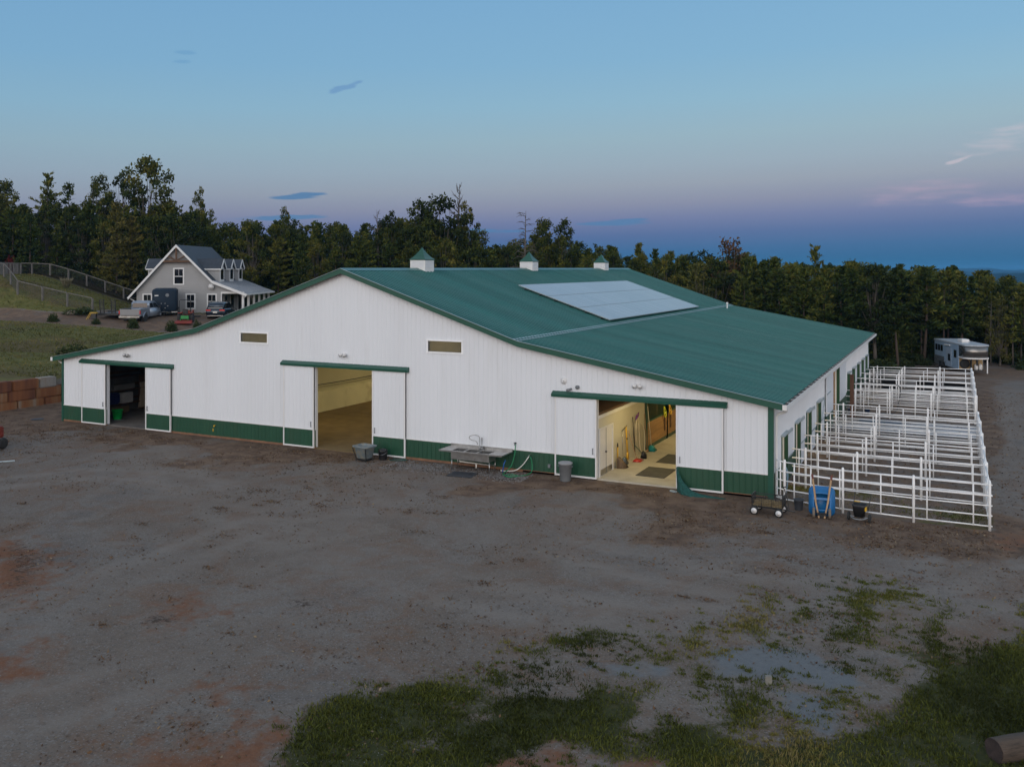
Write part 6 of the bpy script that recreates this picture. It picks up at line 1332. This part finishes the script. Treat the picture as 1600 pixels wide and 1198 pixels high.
for z in (2.68, 2.82):
    rings.append([(1.14,-6.25,z),(1.14,1.1,z)] + [(1.14*math.cos(t), 1.1+0.74*math.sin(t), z) for t in np.linspace(0.15, math.pi-0.15, 12)] + [(-1.14,1.1,z),(-1.14,-6.25,z)])
b.loft(rings); b.build('roof', mat('pale_blue_grey_roof', (0.36,0.40,0.44), 0.4), gn)
b = MB(); b.box(-0.35,0.35,-2.3,-1.2,2.82,3.12); b.build('air_conditioner', M_WHITE, gn, False, 0.05)
b = MB(); b.box(-1.05,1.05,0.001,0.03,0.42,1.52); b.build('front_wall', M_GOLD, gn)
b = MB(); b.lathe([(0.22,0),(0.40,0.01),(0.44,0.08),(0.44,0.14),(0.40,0.2),(0.22,0.2)], (0.60,0.04,0.95), 24, 'y'); w = b.build('spare_wheel', M_RUBBER, gn, True)
b = MB(); b.lathe([(0,0.12),(0.22,0.15),(0.22,0.06),(0,0.06)], (0.60,0.04,0.95), 18, 'y'); b.build('rim', M_GREYP, w, True)
for x in (-0.35, -0.72):
    b = MB(); b.lathe([(0.14,0),(0.16,0.03),(0.16,0.42),(0.1,0.5),(0.05,0.52),(0.05,0.58),(0,0.58)], (x,0.3,0.42), 16); b.build('gas_bottle', M_WHITE, gn, True)
b = MB(); b.box(-0.95,-0.15,0.04,0.5,0.36,0.42); b.bar((0.1,0.3,0.36),(0.1,0.3,1.5),0.16,0.12); b.bar((-0.5,0.3,0.42),(-0.5,0.3,1.5),0.06,0.06); b.build('bottle_rack', M_DARKMETAL, gn)
b = MB(); b.bar((-0.9,1.4,0.2),(-0.9,1.4,1.52),0.09,0.09); b.build('jack_leg', M_WHITE, gn)
b = MB(); b.tube([(0,1.4,1.55),(0,1.4,0.9)],0.08,10); b.build('coupler', M_DARKMETAL, gn)
for y0, y1, z0, z1 in ((-5.9,-5.35,1.75,2.35),(-5.2,-4.65,1.75,2.35),(-4.5,-3.95,1.75,2.35),(-2.6,-2.0,1.0,1.65),(-1.1,-0.5,1.45,2.15)):
    b = MB(); b.box(1.10,1.125,y0,y1,z0,z1); b.build('window', M_GLASS, gn)
b = MB(); b.box(1.10,1.118,-3.1,-1.7,0.45,2.2); b.build('door', mat('pale_trailer_door', (0.32,0.40,0.50), 0.4), gn)
b = MB(); b.bar((1.16,-3.4,2.45),(1.16,-2.0,2.5),0.08,0.12); b.build('awning', M_WHITE, gn)
for s in (-1, 1):
    for y in (-4.6, -3.7): wheel(gn, s*1.0, y, 0.38, 0.24, M_STEEL, s)
    b = MB(); b.bar((s*1.16,-5.1,0.82),(s*1.16,-3.2,0.82),0.14,0.06); b.build('fender', M_STEEL, gn)
# ------------------------------------------------------------------ fences on the hill
M_GREYWOOD = mat('pale_weathered_wood', (0.125,0.115,0.105), 0.85, 0.25, 3)
M_WIRE = mat('dark_wire', (0.05,0.05,0.05), 0.6)
def hill_fence(path, label, step=2.4, h=1.3):
    P = [Vector(K(*p)) for p in path]; pts = []
    for a, c in zip(P, P[1:]):
        n = max(1, round((c-a).length/step)); pts += [a.lerp(c, i/n) for i in range(n)]
    pts.append(P[-1]); o0 = Vector((pts[0].x, pts[0].y, gz_(pts[0].x, pts[0].y)))
    t = thing('board_fence', label, 'fence', o0)
    Q = [Vector((p.x, p.y, gz_(p.x, p.y))) - o0 for p in pts]
    for q in Q:
        b = MB(); b.box(q.x-0.07,q.x+0.07,q.y-0.07,q.y+0.07,q.z-0.2,q.z+h); b.build('post', M_GREYWOOD, t)
    for a, c in zip(Q, Q[1:]):
        b = MB(); e = (c-a).normalized()*0.04; b.bar(a+e+Vector((0,0,h+0.02)), c-e+Vector((0,0,h+0.02)), 0.05, 0.085); b.build('top_rail', M_GREYWOOD, t)
    b = MB()
    for a, c in zip(Q, Q[1:]):
        for k in range(9): b.bar(a+Vector((0,0,0.08+k*0.14)), c+Vector((0,0,0.08+k*0.14)), 0.01, 0.01)
        n = 14
        for k in range(n): q = a.lerp(c, k/n); b.bar(q+Vector((0,0,0.08)), q+Vector((0,0,h-0.05)), 0.008, 0.008)
    b.build('wire_mesh', M_WIRE, t)
hill_fence([(-40.5,87.0),(-48.0,87.5),(-52.5,92.0)], 'pale post and wire fence climbing the grassy hill from the flatbed trailer')
hill_fence([(-43.5,106.0),(-57.0,107.0),(-62.0,109.0),(-70.0,109)], 'pale post and wire fence along the wood edge behind the house')
hill_fence([(-52.5,92.0),(-55.5,99.0),(-58.0,106.4)], 'short pale fence across the hilltop at the left edge joining the other two', 2.0)
# ------------------------------------------------------------------ trees
M_PINE = tonemat('pine_needles', [(0.007,0.014,0.003), (0.021,0.038,0.008), (0.056,0.074,0.014), (0.125,0.118,0.022)], 0.75, 0.55)
M_OAK = tonemat('oak_leaves', [(0.008,0.014,0.003), (0.023,0.036,0.007), (0.062,0.072,0.012), (0.135,0.112,0.021)], 0.7, 0.5)
M_GOLD_L = tonemat('golden_leaves', [(0.030,0.034,0.009), (0.062,0.064,0.016), (0.105,0.095,0.024), (0.15,0.12,0.036)], 0.7, 0.2)
M_RUST_L = tonemat('rusty_leaves', [(0.030,0.026,0.010), (0.065,0.042,0.018), (0.11,0.055,0.026), (0.13,0.07,0.03)], 0.7, 0.1)
M_REDLEAF = tonemat('red_leaves', [(0.05,0.006,0.006), (0.11,0.012,0.01)], 0.7)
M_BUSH = tonemat('shrub_leaves', [(0.014,0.024,0.008), (0.03,0.045,0.015), (0.06,0.07,0.025)], 0.8)
M_PLUME = tonemat('pampas', [(0.05,0.055,0.025), (0.12,0.11,0.06), (0.24,0.21,0.15)], 0.9)
def leaf_quads(c, out, size, aspect, r, flat=0.9):
    n = len(c); d = out + r.normal(0, flat, (n, 3)); d /= np.linalg.norm(d, axis=1)[:,None] + 1e-9
    e = np.cross(d, r.normal(0, 1, (n, 3))); e /= np.linalg.norm(e, axis=1)[:,None] + 1e-9
    s = (size*r.uniform(0.6, 1.4, n))[:,None]
    V = np.stack([c-d*s*0.5, c+e*s*aspect*0.5, c+d*s*0.5, c-e*s*aspect*0.5], 1).reshape(-1, 3)
    return V
def finish_crown(name, Vs, rn_, m):
    V = np.concatenate(Vs); q = np.concatenate(rn_); return npmesh(name, V, np.arange(len(V)).reshape(-1, 4), m, np.repeat(q, 4), 4)
def trunk_mesh(mb, name, m):
    o = mb.build(name, m, None, True); me_ = o.data; bpy.data.objects.remove(o); return me_
def pine(seed, h=10.0, spread=2.0, bare=0.15, dens=1.0, droop=0.12, m=None, ex=0.75, tip=0.22):
    r = np.random.default_rng(seed); b = MB(); bx, by = r.normal(0, 0.02, 2)*h
    axis_ = lambda z: np.array([bx*math.sin(z/h*2.2), by*math.sin(z/h*1.7+0.4)-by*math.sin(0.4), z])
    b.tube([tuple(axis_(z)) for z in np.linspace(-0.4, h*0.985, 9)], list(np.linspace(0.015*h, 0.012, 9)), 6)
    Vs, Rs = [], []; z = bare*h
    while z < h*0.97:
        t = (z-bare*h)/(h*(1-bare)); prof = spread*((1-t)**ex)*(0.55+0.45*min(1, t*4+0.2)) + tip
        for k in range(r.integers(3, 6)):
            a = r.uniform(0, 6.283); L_ = prof*r.uniform(0.55, 1.2); up = -droop + 0.55*t + r.normal(0, 0.12)
            d = np.array([math.cos(a), math.sin(a), up]); p0 = axis_(z); p1 = p0 + d*L_
            b.tube([tuple(p0), tuple(p0+d*L_*0.6+np.array([0,0,0.02])), tuple(p1)], [0.028*(1-t)+0.012, 0.016, 0.006], 3, False)
            nc_ = max(2, int(L_/0.30))
            for q in np.linspace(0.25, 1.0, nc_):
                if r.random() > 0.88*dens + 0.1: continue
                n = int(8*dens+3); c = p0 + d*L_*q + np.array([0,0,0.04]) + r.normal(0, 0.13, (n, 3))*np.array([1,1,0.6])
                Vs.append(leaf_quads(c, d[None]*0.9+np.array([[0,0,0.45]]), 0.44, 0.34, r, 0.55)); Rs.append(np.clip(r.normal(0.32+0.35*q+0.12*t-0.08, 0.16, n), 0, 1))  # needle tone rises towards branch tips and treetop, plus random spread
        z += r.uniform(0.28, 0.46)
    n = 14; c = axis_(h*0.97)+r.normal(0, 0.1, (n, 3)); Vs.append(leaf_quads(c, np.tile([[0,0,1.2]], (n,1)), 0.4, 0.25, r, 0.4)); Rs.append(np.full(n, 0.6))
    return finish_crown('crown', Vs, Rs, m or M_PINE), trunk_mesh(b, 'trunk', M_BARK), h
def oak(seed, h=10.0, spread=3.0, base=0.3, clumps=34, leaves=95, m=None, bark=None, csize=0.95, airy=0.0, leaf=0.27):
    r = np.random.default_rng(seed); b = MB(); Vs, Rs = [], []
    fork = np.array([r.normal(0, .15), r.normal(0, .15), h*base]); b.tube([(0,0,-0.4), tuple(fork*0.5+r.normal(0,.05,3)), tuple(fork)], [0.022*h, 0.018*h, 0.014*h], 7)
    for i in range(clumps):
        t = (i+0.5)/clumps; z = h*(base*0.8 + (0.97-base*0.8)*t); a = i*2.4 + r.uniform(-.5, .5); pr = math.sin(math.pi*min(1, 0.16+0.80*t))**0.7
        rad = spread*pr*math.sqrt(r.uniform(0.1, 1.0))*(1+r.normal(0, 0.16)); c = np.array([math.cos(a)*rad, math.sin(a)*rad, z + r.normal(0, 0.2)])
        if c[2] > fork[2]:
            mid = fork*0.55 + c*0.45 + np.array([0,0,-0.1]) + r.normal(0, 0.15, 3); b.tube([tuple(fork), tuple(mid), tuple(c)], [0.006*h, 0.0035*h, 0.012], 4, False)
        cs = csize*r.uniform(0.55, 1.25)*(1.1-0.35*t); n = int(leaves*(cs/csize)**1.6)
        v = r.normal(0, 1, (n, 3)); v /= np.linalg.norm(v, axis=1)[:,None]; v *= (r.random(n)[:,None]**0.45); p = c + v*cs*np.array([1.0, 1.0, 0.72])*(1+0.3*r.normal(0, 1, (n, 1))*0.5)
        Vs.append(leaf_quads(p, v*0.8+np.array([[0,0,0.2]]), leaf, 0.62, r, 0.8)); Rs.append(np.clip(0.40+0.22*v[:,2]+r.normal(0, 0.14)+r.normal(0, 0.13, n), 0, 1))  # leaf tone rises towards the top of each clump, plus random spread
    return finish_crown('crown', Vs, Rs, m or M_OAK), trunk_mesh(b, 'trunk', bark or M_GREYBARK), h
def snag(seed, h=10.0, spread=2.2, lo=0.4, up=0.2, n=26):
    r = np.random.default_rng(seed); b = MB(); b.tube([(0,0,-0.4),(0.1,0.0,h*0.5),(0.0,0.1,h)], [0.014*h, 0.009*h, 0.015], 6)
    for i in range(n):
        t = (i+0.5)/n; z = h*(lo+(0.98-lo)*t); a = r.uniform(0, 6.28); L_ = spread*(1-0.65*t)*r.uniform(0.5, 1.2); p = np.array([0.05, 0.05, z]); d = np.array([math.cos(a), math.sin(a), up])
        q = p + d*L_*0.6; e = q + d*L_*0.4 + np.array([0,0,-0.25*L_+0.3*up]); b.tube([tuple(p), tuple(q), tuple(e)], [0.05*(1-t)+0.02, 0.025, 0.008], 4, False)
        for _ in range(4):
            s = p + (q-p)*r.uniform(0.4, 1); f = s + d*0.3*L_ + r.normal(0, 0.22*L_, 3); b.tube([tuple(s), tuple(f)], [0.018, 0.006], 3, False)
    return None, trunk_mesh(b, 'trunk', M_GREYBARK), h
P_DENSE = [pine(101+i, 10, 2.7+0.35*(i % 3), 0.06+0.05*(i % 2), 1.0, ex=(0.6,0.9)[i % 2], tip=(0.25,0.12)[i % 2]) for i in range(5)]
P_TALL = [pine(201+i, 10, 2.0+0.25*(i % 3), 0.32+0.06*(i % 3), 0.95, 0.05, ex=(0.8,1.2)[i % 2], tip=(0.2,0.05)[i % 2]) for i in range(6)]
P_AIRY = [pine(301+i, 10, 1.9, 0.5, 0.7, 0.0) for i in range(2)]
O_ROUND = [oak(401+i, 10, 3.0+0.3*i, 0.2, 50, 150) for i in range(3)]
O_TALL = [oak(501+i, 10, 2.5, 0.36, 42, 150, csize=0.85) for i in range(3)]
O_GOLD = [oak(601, 10, 2.2, 0.15, 34, 90, M_GOLD_L, csize=0.85), pine(602, 10, 2.1, 0.05, 1.0, 0.1, M_GOLD_L)]
O_RUST = oak(611, 10, 2.3, 0.25, 30, 90, M_RUST_L)
rt = random.Random(77)
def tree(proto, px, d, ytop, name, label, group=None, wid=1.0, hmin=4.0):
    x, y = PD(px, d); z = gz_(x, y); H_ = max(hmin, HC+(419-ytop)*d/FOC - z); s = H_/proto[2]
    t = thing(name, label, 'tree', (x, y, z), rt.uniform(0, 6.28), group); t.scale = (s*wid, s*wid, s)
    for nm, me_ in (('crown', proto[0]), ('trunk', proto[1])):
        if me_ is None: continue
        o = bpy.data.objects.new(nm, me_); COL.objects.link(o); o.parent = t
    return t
def lerp1(px, tab): return float(np.interp(px, [a for a, _ in tab], [b_ for _, b_ in tab]))
TOPS = [(-60,300),(0,300),(40,318),(60,312),(110,318),(140,312),(170,322),(250,318),(290,322),(330,338),(360,342),(420,345),(470,348),(520,348),(560,350),(600,346),(640,340),(700,345),(740,365),(770,374),(800,372),(870,368),(900,384),(950,378),(1000,386),(1050,388),(1100,390),(1140,388),(1180,398),(1220,406),(1260,409),(1320,408),(1400,411),(1480,415),(1520,421),(1560,428),(1660,436)]
FRONT = [(-70,112),(200,112),(430,113),(600,110),(900,104),(1000,100),(1200,92),(1330,86),(1430,90),(1460,95),(1560,95),(1590,90),(1700,88)]
def region(px): return 'behind the house' if px < 440 else ('behind the barn' if px < 1180 else 'beyond the pipe corral')
for row, (off, spc) in enumerate(((0,3.0),(3.5,3.2),(7.5,3.4),(12,3.6),(18,4.0),(26,5.0))):
    px = -70 + rt.uniform(0, 30)
    while px < 1680:
        d = lerp1(px, FRONT) + off + rt.uniform(-1.3, 1.3); yt = lerp1(px, TOPS); right = px > 1180
        jit = rt.expovariate(1/7.0) if row >= 2 else rt.uniform(2, 22 if not right else 18)
        if row < 1 and not right: jit += rt.uniform(0, 22)
        yt = yt + (jit*0.75 if right else jit) - ((rt.uniform(0, 5) if right else rt.uniform(0, 9)) if row >= 2 and rt.random() < 0.35 else 0); k = rt.random(); reg = region(px)
        if right:
            if k < 0.80: tree(rt.choice(P_TALL), px, d, yt, 'pine_tree', 'slender dark pine with bare lower trunk in the wood ' + reg, 'slender pines ' + reg, rt.uniform(0.9, 1.25))
            elif k < 0.92: tree(rt.choice(P_DENSE), px, d, yt+rt.uniform(5, 40), 'pine_tree', 'bushy dark green pine branched to the ground in the wood ' + reg, 'bushy pines ' + reg, rt.uniform(0.9, 1.2), 3)
            else: tree(rt.choice(O_TALL), px, d, yt, 'broadleaf_tree', 'dark green broadleaf tree standing among the pines ' + reg, 'broadleaf trees ' + reg, rt.uniform(0.9, 1.2))
        else:
            if k < 0.44: tree(rt.choice(P_DENSE), px, d, yt, 'pine_tree', 'bushy dark green pine branched to the ground in the wood ' + reg, 'bushy pines ' + reg, rt.uniform(0.75, 1.05))
            elif k < 0.54: tree(rt.choice(P_TALL), px, d, yt, 'pine_tree', 'slender dark pine with bare lower trunk in the wood ' + reg, 'slender pines ' + reg, rt.uniform(0.85, 1.2))
            else: tree(rt.choice(O_ROUND+O_TALL), px, d, yt, 'broadleaf_tree', 'dark green broadleaf tree standing among the pines ' + reg, 'broadleaf trees ' + reg, rt.uniform(0.75, 1.0))
        px += spc*(0.8 if right else 0.9)*rt.uniform(0.75, 1.25)/d*FOC
# trees that stand out
for args in ((O_TALL[0], 236, 120, 246, 'oak_tree', 'tallest airy oak rising above the wood behind the house', None, 0.75), (O_TALL[1], 192, 119, 264, 'oak_tree', 'tall ragged oak just left of the tallest oak behind the house', None, 0.7),
             (O_TALL[2], 152, 121, 278, 'oak_tree', 'leaning open crowned oak left of the two tallest ones behind the house', None, 0.65), (P_AIRY[0], 77, 122, 270, 'pine_tree', 'tall airy pine with open layered top at the left of the wood', None, 0.8),
             (P_AIRY[1], 108, 123, 285, 'pine_tree', 'second airy pine just right of the taller layered one', None, 0.8), (O_TALL[1], 311, 122, 294, 'oak_tree', 'slim round topped tree standing alone above the wood, right of the tallest oak', None, 0.42),
             (O_TALL[0], 8, 120, 282, 'oak_tree', 'dark rounded oak top at the left edge of the photo', None, 0.7), (O_ROUND[0], 690, 112, 308, 'oak_tree', 'big dark oak above the ridge near the first cupola', None, 0.85), (O_TALL[2], 662, 113, 318, 'oak_tree', 'dark oak joined to the left of the big oak near the first cupola', None, 0.7), (O_TALL[1], 728, 113, 318, 'oak_tree', 'ragged oak with bare twigs at the right of the big oak near the first cupola', None, 0.55),
             (O_TALL[0], 848, 108, 342, 'oak_tree', 'dark oak between the second and third cupolas', None, 0.7), (O_TALL[2], 884, 107, 347, 'oak_tree', 'dark leaning oak just left of the third cupola', None, 0.65), (O_TALL[1], 444, 116, 326, 'oak_tree', 'dense oval oak above the left roof slope', None, 0.6), (O_ROUND[1], 608, 114, 330, 'oak_tree', 'open crowned oak left of the big oak', None, 0.7),
             (O_RUST, 1141, 100, 366, 'broadleaf_tree', 'rust tinged tree topping the wood behind the far barn slope', None, 0.75), (O_GOLD[0], 1092, 90.5, 412, 'broadleaf_tree', 'pale yellow green tree close behind the far barn slope', None, 0.75),
             (P_AIRY[0], 1272, 97, 383, 'pine_tree', 'lone flat topped pine standing above the wood on the right', None, 0.75), (O_GOLD[1], 182, 110, 312, 'pine_tree', 'golden green conifer glowing before the dark wood left of the house', None, 0.85), (O_GOLD[1], 205, 111.5, 335, 'pine_tree', 'shorter golden conifer beside the taller golden one', None, 0.9),
             (O_GOLD[0], 1562, 90.5, 468, 'broadleaf_tree', 'golden brown tree with pale forked trunk right of the gooseneck trailer', None, 0.8), (O_GOLD[0], 1165, 101, 455, 'broadleaf_tree', 'low golden tree at the back of the barn', None, 0.7)):
    tree(*args)
tree(snag(701, 10, 2.6, 0.45, 0.15), 820, 106, 329, 'dead_tree', 'bare grey dead tree standing by the second cupola')
tree(snag(702, 10, 0.8, 0.72, 0.9, 14), 717, 112.5, 288, 'dead_tree', 'dead treetop of bare twigs rising above the big oak')
tree(snag(704, 10, 0.8, 0.75, 0.8, 10), 590, 113, 328, 'dead_tree', 'bare twiggy treetop left of the first cupola')
for px, d, lab in ((1548, 91, 'pale crooked bare trunk right of the gooseneck trailer'), (1583, 90, 'pale leaning trunk at the right edge of the wood'), (1595, 91.5, 'second pale trunk at the right edge of the wood')):
    tree(snag(710+px, 10, 1.3, 0.35, 0.6, 10), px, d, 470, 'dead_tree', lab)
# shrubs: along the upper road and at the foot of the wood
def bush_mesh(seed, m, n=900, leaf=0.22, rz=0.8):
    r = np.random.default_rng(seed); v = r.normal(0, 1, (n, 3)); v /= np.linalg.norm(v, axis=1)[:,None]; v[:,2] = np.abs(v[:,2]); p = v*(r.random(n)[:,None]**0.4)*np.array([1,1,rz])*(1+0.15*np.sin(5*v[:,:1]+3*v[:,1:2]))
    return finish_crown('foliage', [leaf_quads(p, v, leaf, 0.4, r, 0.7)], [np.clip(r.normal(0.4, 0.2, n)+0.2*v[:,2], 0, 1)], m)  # leaf tone rises towards the top of the bush, plus random spread
B1, B2, B3 = bush_mesh(1, M_BUSH), bush_mesh(2, M_BUSH), bush_mesh(3, M_REDLEAF)
def bush(mesh, px, d, w, h, label, name='shrub', cat='shrub', group=None, m=None):
    x, y = PD(px, d); o = bpy.data.objects.new(name, mesh); COL.objects.link(o); o.location = (x, y, gz_(x, y)-0.05); o.scale = (w, w, h); o.rotation_euler = (0,0,rt.uniform(0,6))
    return tag(o, label, cat, group)
for px, d, w, h, lab in ((82.5, 81.5, 0.52, 0.95, 'small rounded shrub alone on the far left verge of the upper road'), (208, 81.2, 0.52, 1.15, 'dark spiky shrub in front of the pickup tail'), (150, 81.6, 0.42, 0.7, 'low shrub in front of the flatbed trailer'),
                         (268, 81.5, 0.55, 1.15, 'dark shrub in front of the navy horse trailer'), (318, 82.0, 0.9, 0.9, 'wide dark shrub in front of the blue SUV'), (308, 82.5, 0.45, 1.25, 'spiky shrub between the tractor and the SUV'), (118, 66, 1.3, 1.25, 'dark bush on the grass slope above the left barn eave')):
    bush(B1 if px % 2 else B2, px, d, w, h, lab)
bush(B2, 128, 85.5, 1.5, 0.8, 'brown brush pile left of the yellow stand', 'brush_pile', 'brush pile')
bush(B3, 17, 111.0, 0.9, 2.6, 'small red leaved bush in the dark wood at the far left')
xg, yg = PD(104, 97); r = np.random.default_rng(8); n = 500; a = r.uniform(0, 6.28, n); ln = r.uniform(0.5, 1, n)
cpos = np.stack([np.cos(a)*ln*0.6, np.sin(a)*ln*0.6, ln*1.2-0.2], 1); o = bpy.data.objects.new('pampas_grass', finish_crown('pampas_grass', [leaf_quads(cpos, np.stack([np.cos(a)*0.6, np.sin(a)*0.6, np.ones(n)*1.3], 1), 0.9, 0.06, r, 0.2)], [np.clip(ln*1.0-0.1, 0, 1)], M_PLUME)); COL.objects.link(o)
o.location = (xg, yg, gz_(xg, yg)); o.scale = (0.9,0.9,0.85); tag(o, 'tuft of pampas grass with pale plumes on the hill between the fences', 'ornamental grass')
px = -60
while px < 1660:
    d = lerp1(px, FRONT) - rt.uniform(-2.5, 2.0); s = rt.uniform(0.8, 1.9)
    if not (1455 < px < 1556 and d < 95): 
        reg = region(px); bush(rt.choice((B1, B2)), px, d, s, s*rt.uniform(0.7, 1.3), 'dark undergrowth shrub at the foot of the wood ' + reg, 'undergrowth_shrub', 'shrub', 'undergrowth ' + reg)
    px += rt.uniform(12, 34)
# filler saplings that close the wood under the canopy
px = -60
for off, lo, hi, st in ((4, 3.0, 5.5, 16), (9, 3.0, 6.0, 18), (16, 4.0, 7.5, 22)):
    px = -60
    while px < 1660:
        d = lerp1(px, FRONT) + off + rt.uniform(-1.5, 1.5); x, y = PD(px, d); z = gz_(x, y); h_ = rt.uniform(lo, hi); reg = region(px)
        tree(rt.choice(P_DENSE), px, d, 419 - (z + h_ - HC)*FOC/d, 'pine_sapling', 'young bushy pine filling the shade under taller trees ' + reg, 'young pines ' + reg, rt.uniform(1.0, 1.5), 2.5)
        px += st*rt.uniform(0.7, 1.4)
# ------------------------------------------------------------------ evening haze over the valley
b = MB(); b.box(-9000, 9000, -9000, 9000, -90, 30); hz = b.build('haze', bpy.data.materials.new('evening_haze')); hm = hz.data.materials[0]; hm.use_nodes = True; nt = hm.node_tree; nt.nodes.clear()
ho = nt.nodes.new('ShaderNodeOutputMaterial'); pv = nt.nodes.new('ShaderNodeVolumePrincipled'); nt.links.new(pv.outputs[0], ho.inputs['Volume'])
pv.inputs['Color'].default_value = (0.16, 0.48, 0.86, 1); pv.inputs['Density'].default_value = 0.00012; pv.inputs['Anisotropy'].default_value = 0.0
tag(hz, None, None, None, 'stuff')
